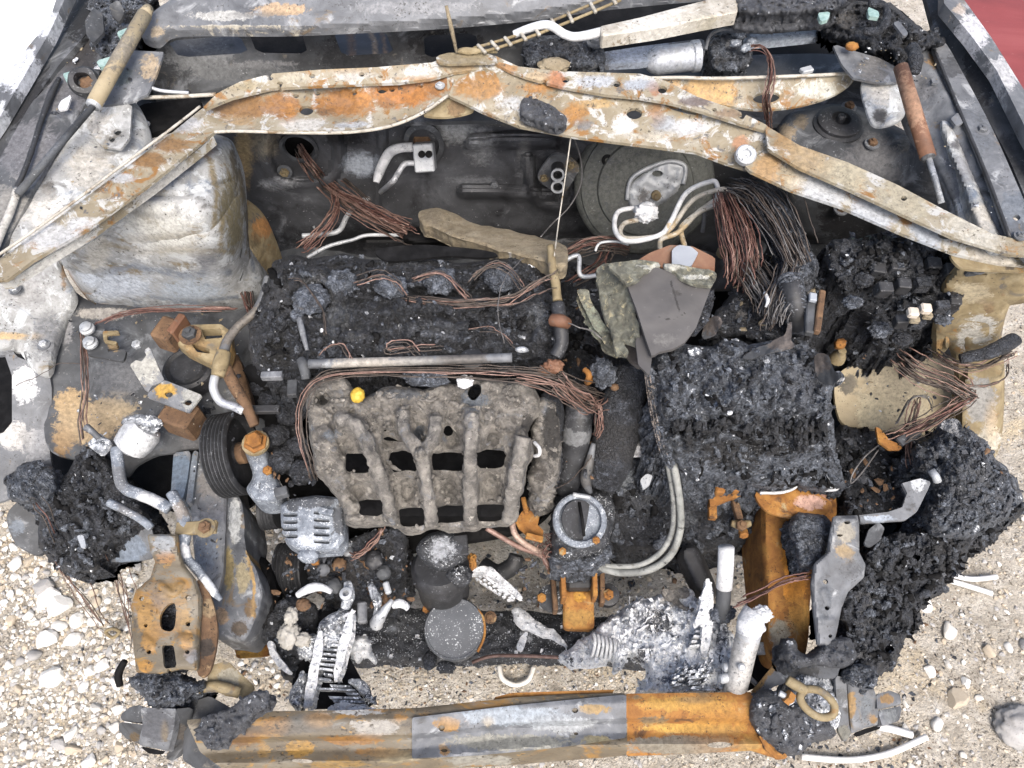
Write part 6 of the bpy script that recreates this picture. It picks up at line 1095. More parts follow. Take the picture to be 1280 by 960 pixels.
tube('hose', HS, [(830, 560, .65), (838, 596, .60), (842, 630, .56), (840, 664, .52), (826, 690, .495), (800, 706, .475), (770, 708, .46), (742, 706, .45)], 3.6, M['hose'], seg=10, tints=[(836, 640, 60, c8(120, 122, 122), .6)])
# ------------------------------------------------------------------ radiator remains
RL = thing('radiator_core', 'left remains of the radiator core with white ash rails and thin fins', 'radiator', (410, 820, .35), 'radiator remains')
def fin_row(par, a0, a1, b0, b1, n, w, mat, h=.018):
    for i in range(n):
        t = i / max(n - 1, 1); p = [a0[k] + (a1[k] - a0[k]) * t for k in range(3)]; q = [b0[k] + (b1[k] - b0[k]) * t for k in range(3)]
        m_ = [(p[k] + q[k]) / 2 for k in range(2)]
        patch('fin', par, [(p[0], p[1] - w), (m_[0], m_[1] - w + RNG.uniform(-1, 1)), (q[0], q[1] - w), (q[0], q[1] + w), (m_[0], m_[1] + w + RNG.uniform(-1, 1)), (p[0], p[1] + w)], [(p[0], p[1], p[2]), (q[0], q[1], q[2])], mat, step=2.0, thick=h, curve=False, amp=.003, freq=60, grit=0)
patch('core_back', RL, [(370, 800), (402, 764), (440, 760), (430, 810), (452, 850), (468, 884), (392, 886), (364, 880)], .36, M['black'], step=5, thick=.01, curve=False)
fin_row(RL, (394, 856, .435), (388, 880, .435), (440, 858, .435), (460, 882, .435), 6, 1.3, M['ashdark'], .02)
fin_row(RL, (404, 798, .46), (394, 848, .445), (426, 800, .46), (414, 850, .445), 9, 1.3, M['ashdark'], .02)
patch('rail', RL, [(396, 796), (404, 790), (402, 820), (392, 874), (389, 884), (379, 882), (386, 840)], [(400, 790, .47), (386, 880, .445)], M['ash'], step=1.6, thick=.03, amp=.004, freq=80, jag=1.5)
patch('rail', RL, [(434, 772), (441, 766), (438, 796), (424, 844), (417, 848), (422, 810)], [(438, 768, .48), (420, 846, .45)], M['ash'], step=1.6, thick=.03, amp=.004, freq=80, jag=1.2)
patch('rail', RL, [(410, 884), (430, 878), (452, 882), (470, 886), (466, 891), (430, 889), (412, 890)], .445, M['ash'], step=1.6, thick=.012, amp=.004, freq=80, jag=1.2)
patch('crust', RL, [(398, 786), (412, 768), (430, 760), (438, 768), (428, 800), (410, 812), (398, 806)], .46, M['ashdark'], step=1.8, edge=.012, edgew=6, thick=.03, amp=.010, freq=90, jag=3)
patch('crust', RL, [(362, 876), (366, 860), (376, 838), (382, 842), (380, 866), (374, 888), (366, 884)], .44, M['ashdark'], step=1.8, edge=.01, edgew=5, thick=.03, amp=.008, freq=90, jag=2.5)
patch('crust', RL, [(436, 852), (452, 850), (462, 862), (470, 878), (458, 874), (446, 862)], .43, M['ashdark'], step=1.8, edge=.006, edgew=4, thick=.02, amp=.008, freq=90, jag=2.5)
patch('crust', RL, [(380, 800), (394, 792), (398, 806), (390, 826), (378, 820), (370, 812)], .44, M['ashdark'], step=1.8, edge=.01, edgew=5, thick=.03, amp=.010, freq=80, jag=3)
patch('ash_shard', ('torn ash grey fin shards between the radiator rail and the black crossmember', 'ash'), [(432, 800), (446, 796), (456, 790), (462, 806), (468, 828), (456, 820), (444, 826), (436, 812)], .38, M['ash'], step=2, edge=.01, edgew=6, thick=.02, amp=.01, freq=90, jag=3)
for x, y, r, z, lb in ((361, 794, (13, 16, 10), .44, 'pale knobbly lump of melted residue left of the radiator rail'), (364, 770, (8, 11, 8), .46, 'small pale nub of melted residue above the knobbly lump'), (379, 800, (10, 9, 7), .44, 'flat pale scrap of melted residue beside the knobbly lump')):
    lump('melted_residue', (lb, 'residue'), (x, y, z), r, M['residue'], .28)
tube('ash_arc', ('curved white ash strip arching over dark debris at the radiator left end', 'ash'), [(372, 744, .48), (386, 736, .49), (402, 734, .49), (414, 740, .48)], [4, 6, 5, 3], M['white'], seg=9, amp=.002)
lump('metal_nub', ('round bronze nub below the white arched strip', 'debris'), (379, 756, .46), (9, 8, 7), M['rustdark'], .15)
patch('charred_lump', ('black char heap at the left end of the radiator remains', 'char'), [(322, 770), (346, 752), (372, 746), (392, 756), (396, 780), (384, 812), (366, 850), (350, 838), (340, 812), (322, 796)], [(350, 770, .42), (365, 840, .38)], M['char'], step=2.6, edge=.03, edgew=14, zb=.26, amp=.012, freq=40, jag=4)
patch('ash_shard', ('white ash flakes along the left edge of the char heap by the radiator', 'ash'), [(334, 806), (342, 802), (346, 816), (358, 832), (364, 842), (352, 838), (340, 824)], .42, M['ash'], step=1.8, thick=.012, amp=.006, freq=90, jag=2)
AF = thing('pipe_fittings', 'cluster of small ashen aluminium pipe fittings in front of the compressor', 'fitting', (470, 765, .35))
box('block', AF, (453, 766, .44), (12, 26, 12), M['steel'], .1, bevel=2); box('stub', AF, (484, 735, .45), (8, 16, 8), M['alu'], .35, bevel=2)
tube('elbow', AF, [(462, 730, .46), (468, 742, .46), (472, 758, .45), (470, 768, .44)], [4, 6, 5, 4], M['ashdark'], seg=12, amp=.003, freq=90); tube('elbow', AF, [(470, 780, .43), (476, 770, .45), (486, 756, .46), (490, 750, .46)], [9, 7, 4, 3], M['alu'], seg=12, amp=.002, freq=90)
tube('tail', AF, [(490, 758, .45), (500, 754, .45), (510, 760, .44)], [4, 6, 4], M['ash'], seg=8, amp=.002); tube('pipe_end', AF, [(434, 728, .47), (436, 744, .47), (432, 760, .46)], [5, 8, 6], M['ashdark'], seg=12, amp=.002); lathe('ring', AF, (433, 743, .485), [(4, 0), (8, 0), (8, 4), (4, 5), (4, 0)], M['alu'], seg=16, caps=False)
FS = thing('fin_fragment', 'tilted fragment of white ash fins right of the filter housing', 'radiator fragment', (620, 735, .35), 'radiator remains')
fin_row(FS, (594, 722, .38), (612, 708, .385), (640, 752, .37), (650, 742, .375), 6, 1.5, M['ash'], .012)
patch('edge_rail', FS, [(588, 718), (600, 708), (616, 712), (650, 742), (648, 748), (612, 722)], .385, M['ash'], step=1.8, thick=.012, amp=.003, freq=80)
patch('ash_shard', ('long white ash streak trailing down to the rusty tongue', 'ash'), [(638, 762), (652, 760), (668, 774), (690, 788), (704, 800), (712, 812), (696, 802), (676, 794), (662, 788), (650, 782)], .30, M['ash'], step=2, edge=.008, edgew=6, thick=.012, amp=.006, freq=80, jag=3)
patch('ash_shard', ('small hooked white ash flake on the black crossmember', 'ash'), [(646, 808), (652, 794), (660, 790), (658, 802), (652, 814)], .29, M['ash'], step=1.8, thick=.01, amp=.004, freq=80, jag=1.5)
RR = thing('radiator_core', 'right remains of the radiator core, white ash heap with fins and upright spike', 'radiator', (860, 820, .35), 'radiator remains')
ASB = patch('ash_bed', RR, [(700, 820), (716, 806), (736, 794), (756, 776), (776, 760), (800, 752), (824, 744), (850, 736), (870, 744), (886, 760), (904, 780), (920, 800), (928, 840), (912, 866), (860, 868), (800, 868), (806, 850), (812, 834), (790, 820), (772, 838), (766, 824), (752, 828), (720, 832)], [(720, 815, .34), (800, 790, .40), (870, 760, .43), (860, 850, .46), (910, 850, .46)], M['ashbed'], step=2.1, edge=.02, edgew=10, thick=.04, amp=.012, freq=55, octv=5, jag=5,
   tints=[(740, 815, (36, 16), c8(246, 247, 248, .95), .95), (765, 800, (26, 22), c8(240, 242, 244, .95), .9), (850, 815, (40, 16), c8(244, 246, 248, .95), .8), (790, 790, (20, 12), c8(236, 238, 242, .95), .8), (790, 770, (26, 14), c8(180, 184, 190), .7), (820, 776, (30, 24), c8(38, 40, 44), .85), (836, 752, (16, 10), c8(210, 204, 196), .9), (806, 816, (14, 10), c8(54, 52, 54), .9), (840, 850, (40, 8), c8(58, 72, 100), .6), (870, 800, (10, 14), c8(60, 64, 72), .7), (760, 770, (14, 10), c8(52, 54, 58), .7)])
fin_row(RR, (846, 836, .488), (836, 864, .480), (896, 824, .49), (896, 862, .485), 9, 1.3, M['ashdark'], .02)
fin_row(RR, (872, 782, .46), (862, 808, .475), (890, 784, .485), (886, 806, .45), 5, 1.4, M['ash'], .02)
patch('spike', RR, [(882, 726), (887, 724), (892, 750), (890, 790), (884, 820), (876, 814), (878, 780), (868, 784), (874, 760)], [(884, 726, .56), (884, 815, .46)], M['ash'], step=1.8, thick=.015, amp=.004, freq=80, jag=1.5)
patch('strip', RR, [(898, 782), (908, 780), (912, 810), (906, 850), (898, 864), (894, 830)], .455, M['ashdark'], step=1.8, thick=.03, edge=.006, edgew=4, amp=.004, freq=90, jag=1.5)
melt(ASB, 50, 220, [M['ashbed'], M['ash'], M['ashdark'], M['ashbed']], r=(1, 2.6), size=(3, 10))
for i in range(7): tube('curl', RR, [(742 + i * 5, 792 + i * 1.5, .378), (744 + i * 5, 804 + i, .386), (740 + i * 5.5, 820 + i, .370)], 2.2, M['white'], seg=6, amp=.001)
patch('melted_scrap', ('beige crumpled metal scrap at the top of the right ash heap', 'debris'), [(828, 736), (844, 738), (858, 734), (862, 746), (848, 748), (856, 758), (870, 760), (860, 764), (842, 752), (832, 748)], .43, M['manifold'], step=1.8, thick=.01, amp=.006, freq=70, jag=1)
ST = thing('white_capped_tube', 'upright tube with a chalk white top above the right ash heap', 'tube', (905, 710, .4))
tube('tube', ST, [(908, 684, .60), (907, 710, .575), (905, 735, .55)], 10, M['white'], seg=14, straight=True, amp=.0015)
tube('lower_tube', ST, [(905, 734, .55), (904, 752, .53), (903, 770, .51)], 9, M['sootsteel'], seg=14, straight=True); lump('clamp', ST, (902, 766, .51), (16, 12, 12), M['charash'], .25)
GT = thing('grey_tank_tube', 'thick bleached grey tube with crumbled ash head standing behind the orange part of the beam', 'tube', (925, 820, .4))
tube('tube', GT, [(936, 792, .545), (930, 815, .525), (923, 845, .50), (918, 868, .48)], [15, 15, 14.5, 14], M['alu'], seg=18, straight=True, amp=.001, tints=[(926, 830, 50, c8(196, 194, 190), .9)])
tube('head', GT, [(946, 766, .56), (940, 776, .555), (935, 794, .545)], [13, 17, 15.5], M['ash'], seg=16, amp=.006, freq=80)
lump('head_knob', GT, (952, 768, .56), (13, 10, 10), M['ash'], .35)
for x, y in ((909, 834), (905, 848)): lathe('stub', GT, (x, y, .50), [(6, -5), (6, 4), (4, 6)], M['alu'], axis=(-1, -.2, .2), seg=12)
lathe('rivet', GT, (927, 834, .535), [(5, -2), (5, 1), (3, 3)], M['alu'], axis=(0, -.3, 1), seg=14)
CK = .64
# ------------------------------------------------------------------ right: boards, battery box, fuse box
BB = thing('battery_box', 'big block of charred battery box with delaminated side sheets and crumbling front', 'battery box', (930, 520, .4))
BZ = [(820, 440, .82), (930, 432, .84), (1010, 430, .83), (1036, 470, .82), (830, 520, .80), (930, 520, .815), (1036, 512, .80), (850, 548, .74), (930, 550, .74), (1036, 548, .72), (850, 600, .64), (930, 600, .64), (1046, 606, .62), (940, 575, .68)]
BBK = patch('block', BB, [(816, 450), (826, 438), (850, 430), (880, 434), (910, 426), (950, 430), (980, 424), (1008, 428), (1018, 440), (1038, 452), (1042, 480), (1040, 510), (1042, 540), (1046, 570), (1056, 600), (1050, 614), (1012, 612), (990, 606), (956, 612), (920, 602), (890, 606), (862, 596), (846, 580), (834, 556), (824, 510), (818, 480)], BZ, M['charash'], step=2.1, edge=.03, edgew=12, zb=.40, amp=.019, freq=34, octv=5, jag=4, kind='fbm',
   crater=[(950, 500, (8, 24), .012), (880, 520, (10, 8), .01)], tints=[(900, 480, (60, 30), c8(104, 110, 120), .6), (1000, 480, (40, 40), c8(104, 108, 116), .6), (870, 520, (40, 14), c8(132, 138, 146), .5), (930, 560, (100, 16), c8(36, 35, 36), .8), (910, 575, (60, 14), c8(52, 50, 50), .7)])
for i in range(26):
    x = 846 + i * 7.4 + RNG.uniform(-2, 2); y0 = 522 + RNG.uniform(-5, 5); L = RNG.uniform(12, 34)
    patch('flake', BB, [(x - 2, y0), (x + 2.5, y0 + RNG.uniform(-3, 3)), (x + 1.5 + RNG.uniform(-1, 1), y0 + L), (x - 1.5, y0 + L * .92)], [(x, y0, .812), (x, y0 + L, .735)], M['char'], step=1.8, thick=.02, curve=False, amp=.003, freq=70)
for (pts, z0, z1) in (([(806, 450), (812, 446), (822, 500), (836, 560), (844, 578), (838, 582), (826, 560), (814, 510)], .83, .70), ([(812, 470), (818, 462), (828, 520), (840, 562), (836, 572), (824, 540)], .835, .70)):
    patch('side_sheet', BB, pts, [(810, 450, z0), (840, 580, z1)], M['charash'], step=2, thick=.012, amp=.003, freq=50, tints=[('line', [pts[0], pts[-1], pts[-2]], 3, c8(196, 180, 168), .8)])
for (o, z) in (([(886, 398), (898, 396), (902, 406), (892, 418), (880, 422), (878, 414)], .86), ([(978, 420), (984, 406), (991, 402), (988, 424), (994, 432), (966, 440), (940, 448), (928, 446), (950, 434)], .875), ([(1018, 444), (1036, 446), (1044, 466), (1054, 464), (1044, 478), (1024, 474)], .86)):
    patch('curled_sheet', BB, o, [(o[0][0], o[0][1], z), (o[2][0], o[2][1], z + .012), (o[-1][0], o[-1][1], z - .02)], M['sootsteel'], step=1.8, thick=.003, amp=.008, freq=30, jag=2, tints=[(o[0][0], o[0][1], 30, c8(104, 94, 88), .8)])
lump('ash_nub', BB, (868, 439, .845), (9, 6, 5), M['ashdark'], .3, sub=2); lump('ash_nub', BB, (912, 516, .83), (4, 3, 3), M['ash'], .3, sub=2)
BD = thing('broken_board', 'smooth tapering grey board with torn pale rear edge standing behind the battery box', 'board', (840, 380, .7))
patch('board', BD, [(784, 356), (806, 340), (820, 334), (850, 344), (886, 356), (892, 352), (884, 372), (870, 410), (856, 428), (842, 436), (824, 440), (815, 446), (808, 426), (796, 388)], [(800, 345, .885), (880, 355, .89), (830, 440, .86)], M['board'], step=2.4, thick=.006, curve=False, amp=.006, freq=9, tints=[('line', [(838, 350), (844, 372), (850, 392)], 2.2, c8(50, 48, 47, .5), .9), ('line', [(822, 396), (840, 400), (856, 392)], 1.8, c8(58, 55, 53, .5), .8), (848, 366, 8, c8(70, 67, 65, .5), .7), (830, 425, (22, 12), c8(120, 118, 116, .5), .7)])
patch('torn_edge', BD, [(760, 330), (800, 326), (850, 330), (892, 340), (893, 352), (886, 358), (860, 352), (842, 340), (822, 332), (806, 342), (786, 356), (778, 350), (770, 342)], [(770, 335, .893), (890, 345, .898)], M['mat'], step=2, thick=.006, amp=.003, freq=50, jag=2, tints=[(830, 334, (40, 6), c8(206, 206, 196), .9), (870, 346, (26, 5), c8(214, 214, 206), .8)])
patch('side_face', BD, [(884, 372), (893, 352), (892, 380), (886, 400), (868, 420), (862, 414)], .87, M['char'], step=2.4, thick=.006, curve=False)
patch('lower_board', BD, [(794, 424), (806, 416), (815, 446), (812, 470), (798, 456)], .845, M['board'], step=3, thick=.004, curve=False)
patch('porous_mat', ('porous greenish ash mat peeling off left of the grey board', 'mat'), [(746, 336), (764, 330), (778, 344), (786, 362), (794, 390), (800, 430), (780, 426), (784, 444), (770, 440), (762, 410), (752, 380)], [(760, 335, .86), (790, 400, .85), (775, 440, .82)], M['mat'], step=2.2, thick=.008, amp=.006, freq=60, jag=3)
patch('porous_mat', ('narrow crumbling strip of greenish mat leaning beside the dark hose', 'mat'), [(722, 364), (732, 362), (742, 380), (754, 404), (772, 430), (776, 442), (758, 432), (744, 412), (730, 390)], [(728, 366, .82), (770, 440, .78)], M['mat'], step=2.2, thick=.02, amp=.006, freq=60, jag=3, tints=[(745, 400, 30, c8(150, 156, 140), .6)])
patch('board_inner', ('dark brown inner board showing between the mats and the grey board', 'board'), [(770, 420), (780, 390), (796, 396), (808, 430), (800, 462), (786, 450)], .80, M['board'], step=3, thick=.005, curve=False, tints=[(788, 430, 40, c8(72, 64, 58), .9)])
HSD = thing('copper_shield', 'copper brown curved sheet with a pale blue grey centre behind the grey board', 'shield', (845, 325, .75))
patch('sheet', HSD, [(790, 330), (812, 316), (838, 306), (866, 308), (894, 322), (893, 344), (850, 336), (800, 330)], [(800, 325, .83), (845, 310, .84), (890, 330, .83)], M['clay'], step=2.5, thick=.004, curve=False)
patch('centre_panel', HSD, [(840, 312), (848, 306), (864, 308), (873, 316), (864, 333), (840, 331)], .845, M['slate'], step=2.5, thick=.004, curve=False)
FB = thing('fuse_box', 'charred fuse box with two ivory fuse stubs, right of the battery box', 'fuse box', (1120, 350, .5))
FZ = [(1050, 310, .88), (1170, 300, .88), (1200, 345, .86), (1060, 360, .86), (1130, 350, .87), (1200, 390, .84), (1110, 425, .74), (1180, 410, .76), (1080, 380, .80)]
FBK = patch('block', FB, [(1030, 312), (1044, 300), (1080, 296), (1120, 286), (1160, 290), (1184, 306), (1204, 328), (1212, 352), (1202, 384), (1188, 404), (1160, 410), (1144, 426), (1112, 436), (1092, 428), (1086, 402), (1064, 384), (1048, 364), (1036, 344)], FZ, M['char'], step=2.2, edge=.03, edgew=12, zb=.5, amp=.014, freq=40, octv=5, jag=4, kind='billow', tints=[(1120, 330, 50, c8(84, 86, 90), .6), (1090, 296, (50, 6), c8(104, 120, 104), .6), (1170, 370, 30, c8(70, 72, 76), .6)],
   ridges=[([(1132, 384), (1160, 376), (1190, 372)], 9, .012)])
for x, y in ((1141, 391), (1157, 386)):
    box('fuse', FB, (x, y, .885), (13, 13, 10), M['ivory'], -.1, bevel=2)
    box('fuse_foot', FB, (x + 2, y + 9, .875), (12, 8, 8), M['insul'], -.1, bevel=1.5)
for x, y, r in ((1066, 378, 12), (1100, 412, 14), (1128, 424, 12), (1178, 398, 12), (1060, 330, 14), (1194, 318, 12), (1150, 318, 10), (1080, 350, 12)): lump('melted_knob', FB, (x, y, .865 if y < 390 else .80), (r, r * .8, r * .5), M['charash'] if x % 3 else M['char'], .3, sub=3)
box('cable_lug', FB, (1218, 336, .90), (28, 18, 10), M['sootsteel'], .1, bevel=2); bolt(FB, 1222, 334, .912, 7, M['alu'], washer=M['steel'])
for i, (x, y, w_, h_) in enumerate(((1092, 318, 18, 15), (1114, 314, 16, 15), (1136, 311, 18, 15), (1158, 312, 16, 14), (1096, 338, 16, 15), (1118, 335, 18, 16), (1142, 332, 16, 15), (1164, 332, 18, 15), (1186, 340, 16, 16), (1176, 384, 16, 12), (1192, 378, 14, 13), (1126, 402, 16, 12), (1146, 404, 16, 10), (1104, 362, 18, 14), (1128, 358, 16, 14), (1152, 356, 18, 14))):
    box('relay', FB, (x, y, .868 if y < 370 else .852), (w_, h_, 18), M['rubber'] if i % 3 else M['char'], RNG.uniform(-.2, .1), axis=(RNG.uniform(-.15, .15), RNG.uniform(-.2, .1), 1), bevel=1.2)
# side tubes, connector
CO = thing('corrugated_conduit', 'grey corrugated conduit and blue grey slats standing behind the battery box', 'conduit', (1005, 385, .7))
P0, P1 = np.array((988, 350, .88)), np.array((1000, 412, .83)); pr = []
tube('core', CO, [tuple(P0), tuple((P0 + P1) / 2), tuple(P1)], 13, M['rubber'], seg=14, straight=True)
for i in range(13):
    p = P0 + (P1 - P0) * i / 12; d = .2; tube('corrugation', CO, [tuple(p - (.15, 1.1, 0)), tuple(p + (.15, 1.1, 0))], 15.5, M['charash'], seg=14, straight=True)
box('slat', CO, (1012, 392, .86), (11, 64, 10), M['slate'] if False else M['sootsteel'], -.22, bevel=1.5); box('slat', CO, (1024, 390, .865), (8, 66, 10), M['rustdark'], -.30, bevel=1.5); box('tip', CO, (1016, 372, .875), (9, 12, 6), M['slate'], -.2)
CCL = patch('charred_cloth', ('crumpled mass of grey burnt fibre between the harness and the corrugated conduit', 'char'), [(910, 372), (924, 340), (950, 330), (962, 300), (990, 296), (1010, 320), (1034, 330), (1040, 350), (1020, 380), (1004, 420), (960, 430), (920, 420), (884, 424), (888, 400)], [(960, 340, .80), (1020, 340, .82), (920, 410, .78)], M['char'], step=2.5, edge=.02, edgew=12, zb=.55, amp=.013, freq=34, jag=3, tints=[(950, 370, 34, c8(96, 94, 92), .7), (930, 396, 14, c8(150, 146, 142), .6)])
# harnesses
HR = thing('red_copper_harness', 'thick bundle of reddish bare copper wires hanging beside the brake lines', 'wiring harness', (925, 300, .6))
tube('core', HR, [(912, 262, .80), (922, 296, .80), (928, 330, .79)], [9, 13, 11], M['char'], seg=14, amp=.004)
strands('strand_bundle', HR, [(906, 248, .845), (914, 270, .85), (924, 298, .85), (930, 326, .84), (926, 346, .82)], 120, 20, .8, [M['copperred'], M['copperred'], M['copperdark'], M['copperred'], M['copper']], (.6, .9), wav=.25)
HG = thing('grey_wire_harness', 'frayed thick bundle of sooty grey wires bending down behind the battery box', 'wiring harness', (970, 300, .6))
tube('core', HG, [(932, 242, .83), (958, 262, .835), (984, 300, .83), (1000, 340, .82), (1000, 370, .80)], [12, 16, 18, 18, 12], M['char'], seg=16, amp=.006, freq=50)
strands('strand_bundle', HG, [(920, 238, .86), (944, 246, .875), (964, 270, .88), (984, 306, .875), (996, 330, .865)], 120, 22, .75, [M['greywire'], M['copperdark'], M['copperdark'], M['char']], (.8, .8), wav=.3)
patch('fused_mass', HG, [(958, 244), (982, 258), (1004, 296), (1024, 336), (1010, 352), (990, 346), (982, 310), (968, 280), (952, 262)], [(965, 255, .886), (1015, 340, .872)], M['charash'], step=2.2, edge=.02, edgew=8, thick=.05, amp=.008, freq=50, jag=3)
strands('strand_bundle', HG, [(990, 330, .865), (984, 356, .855), (970, 384, .845), (966, 400, .835)], 80, 18, .75, GWIRE, (.8, .9), wav=.3)
strands('strand_bundle', HG, [(930, 330, .82), (946, 350, .83), (958, 372, .82), (960, 384, .81)], 40, 16, .9, GWIRE, wav=.12)
tube('white_tag', ('small white sliver stuck in the burnt fibre beside the wires', 'debris'), [(956, 366, .85), (960, 376, .855), (957, 384, .85)], [2.4, 2.8, 1.6], M['white'], seg=7)
HL = thing('firewall_harness', 'thick rope of bare copper wires leaving the round firewall hole', 'wiring harness', (440, 250, .5))
fz = float(zy(1.02)(376, 186))
strands('strand_bundle', HL, [(376, 184, fz), (390, 206, fz - .01), (406, 226, .60), (430, 246, .60), (462, 264, .61), (494, 280, .62), (516, 290, .63)], 34, 13, .85, WIRE + [M['copper'], M['copper']], (.5, 1.3))
strands('strand_bundle', HL, [(418, 240, .60), (420, 256, .60), (412, 276, .60), (394, 296, .59), (376, 312, .58)], 12, 7, .85, [M['copperred'], M['copper']], (.9, 1.3))
strands('strand_bundle', HL, [(392, 196, fz), (420, 216, .61), (444, 236, .61), (462, 252, .61)], 5, 5, .8, DWIRE)
HC = thing('rear_wires', 'reddish copper wires coiled behind the right end of the engine', 'wires', (735, 320, .6))
strands('strand_bundle', HC, [(706, 322, .70), (724, 310, .72), (748, 304, .73), (772, 306, .72), (786, 312, .70)], 18, 9, .85, [M['copperred'], M['copper'], M['copperdark']], (1.2, 1))
strands('strand_bundle', HC, [(762, 310, .72), (756, 324, .70), (742, 336, .68), (716, 352, .66)], 10, 8, .85, [M['copperred'], M['copperdark']])
strands('wire_pair', ('short dark copper wires in the gap left of the engine cover', 'wires'), [(304, 358, .62), (308, 374, .63), (314, 390, .63), (310, 350, .62)], 8, 6, .9, [M['copperred'], M['copperdark']])
HT = thing('hose_wires', 'copper wire tangle falling between the two dark hoses', 'wires', (740, 510, .6))
strands('strand_bundle', HT, [(690, 470, .79), (716, 494, .76), (736, 506, .73), (748, 500, .71)], 22, 14, .85, DWIRE + [M['copper']], (1.2, .8))
strands('strand_bundle', HT, [(744, 500, .71), (750, 516, .70), (750, 534, .68), (746, 546, .66)], 10, 6, .9, WIRE, (.8, 1))
strands('strand_bundle', HT, [(700, 400, .83), (720, 408, .83), (740, 414, .82), (752, 424, .81)], 2, 2, .7, GWIRE)
tube('rusty_clip', ('small orange rusted clip beside the dark hoses', 'clip'), [(730, 462, .74), (736, 468, .74), (734, 478, .73), (742, 472, .73)], 4, M['rust'], seg=8, amp=.002)
# hoses between engine and battery box
HV = thing('intake_hose', 'upright dark hose with grey scuffs right of the intake manifold', 'hose', (718, 560, .4))
tube('hose', HV, [(724, 504, .66), (722, 530, .64), (718, 560, .60), (712, 590, .56), (708, 612, .52)], [16, 18, 18, 17, 15], M['rubber'], seg=18, amp=.002, tints=[(722, 540, 12, c8(120, 122, 124), .8), (716, 515, 14, c8(88, 90, 94), .7)])
HV2 = thing('air_duct', 'wide sagging burnt air duct left of the battery box', 'duct', (775, 530, .4))
tube('duct', HV2, [(790, 460, .70), (784, 490, .68), (772, 530, .63), (764, 570, .58), (756, 600, .53)], [22, 26, 28, 28, 22], M['char'], seg=20, amp=.006, freq=24, tints=[(775, 540, 40, c8(58, 58, 60), .7)])
lump('melted_clamp', ('knobbly blackened clamp on top of the wide air duct', 'clamp'), (754, 466, .74), (16, 20, 12), M['charash'], .3); lump('brown_cube', ('small brown cube of debris beside the blackened clamp', 'debris'), (768, 484, .72), (6, 5, 5), M['rustdark'], .1, sub=2)
RCH = patch('rear_char', ('dark char filling the gap between the engine and the battery box', 'char'), [(700, 340), (730, 330), (760, 350), (790, 420), (800, 470), (830, 560), (840, 600), (800, 620), (740, 620), (700, 610), (690, 560), (700, 500), (710, 440)], [(720, 350, .58), (760, 450, .60), (760, 600, .42), (700, 600, .42)], M['char'], step=3.4, edge=.02, thick=.05, amp=.02, freq=22, jag=3)
GB = thing('gearbox', 'char coated gearbox casing below the battery box with pale ash patches', 'gearbox', (820, 640, .3))
GBC = patch('casing', GB, [(752, 600), (770, 574), (800, 560), (836, 566), (870, 590), (930, 600), (950, 640), (930, 680), (890, 690), (866, 700), (840, 690), (800, 690), (770, 680), (756, 650)], [(780, 580, .53), (850, 620, .50), (900, 640, .47), (800, 680, .40)], M['char'], step=2.5, edge=.03, edgew=16, zb=.26, amp=.014, freq=26, octv=5, jag=3, tints=[(780, 596, (22, 24), c8(140, 146, 152), .8), (800, 625, 30, c8(78, 80, 84), .6), (860, 650, 20, c8(100, 104, 110), .6), (890, 640, 20, c8(28, 28, 29), .8)])
patch('ash_shard', ('pale flake of ash lying on the gearbox below the duct', 'ash'), [(772, 562), (782, 552), (800, 550), (816, 558), (812, 566), (794, 570), (778, 568)], .60, M['ashdark'], step=1.8, thick=.006, amp=.005, freq=60, jag=1.5, tints=[(795, 560, 24, c8(206, 206, 208), .9)])
patch('ash_shard', ('small white chip of ash on the gearbox beside the grey hoses', 'ash'), [(800, 600), (808, 592), (816, 594), (812, 606), (804, 612)], .58, M['alu'], step=1.8, thick=.006, curve=False)
tube('gear_lever', ('bent thin grey lever beside the intake hose', 'lever'), [(742, 554, .62), (736, 580, .60), (732, 600, .58), (738, 616, .56)], [3, 6, 7, 3], M['steel'], seg=8, tints=[(736, 590, 30, c8(96, 94, 92), .8)])
strands('thin_wire', ('single thin wire hanging along the intake hose', 'wire'), [(740, 570, .63), (724, 590, .60), (706, 606, .57), (690, 612, .56)], 1, 1, .8, DWIRE)
RB = thing('rust_bracket', 'orange rusted bracket with posts under the front of the battery box', 'bracket', (905, 615, .4))
box('post', RB, (899, 606, .55), (12, 26, 14), M['rust'], -.1, bevel=2); box('post', RB, (918, 604, .55), (10, 26, 14), M['rust'], -.05, bevel=2)
patch('plate', RB, [(886, 612), (930, 606), (934, 618), (912, 624), (888, 634)], .53, M['rust'], step=2.2, thick=.01, curve=False); box('leg', RB, (890, 632, .50), (10, 36, 10), M['rust'], -.1); box('leg', RB, (920, 634, .50), (8, 34, 10), M['rustdark'], .12)
tube('bolt_shank', RB, [(914, 654, .50), (926, 656, .50), (938, 654, .50)], [4, 6, 4], M['ochre'], seg=10); bolt(RB, 926, 658, .505, 7, M['rustdark']); lathe('nut', RB, (929, 666, .49), [(6, -3), (6, 5), (3, 6)], M['rust'], axis=(0, -1, .4), seg=6, smooth=False)
RE = thing('rust_edge_plate', 'jagged orange rusted plate with a white crusted edge below the battery box', 'plate', (985, 612, .45))
patch('plate', RE, [(944, 616), (970, 614), (990, 610), (1000, 604), (1012, 606), (1024, 618), (1040, 630), (1030, 644), (1000, 648), (960, 640)], .56, M['rust'], step=2.2, thick=.006, amp=.004, tints=[(1012, 628, (24, 14), c8(220, 172, 152), .9)])
tube('crust_edge', RE, [(950, 616, .57), (972, 616, .57), (990, 612, .575), (1002, 602, .58), (1014, 604, .58), (1026, 612, .575), (1044, 612, .575), (1052, 606, .57)], 2, M['white'], seg=6, amp=.001)
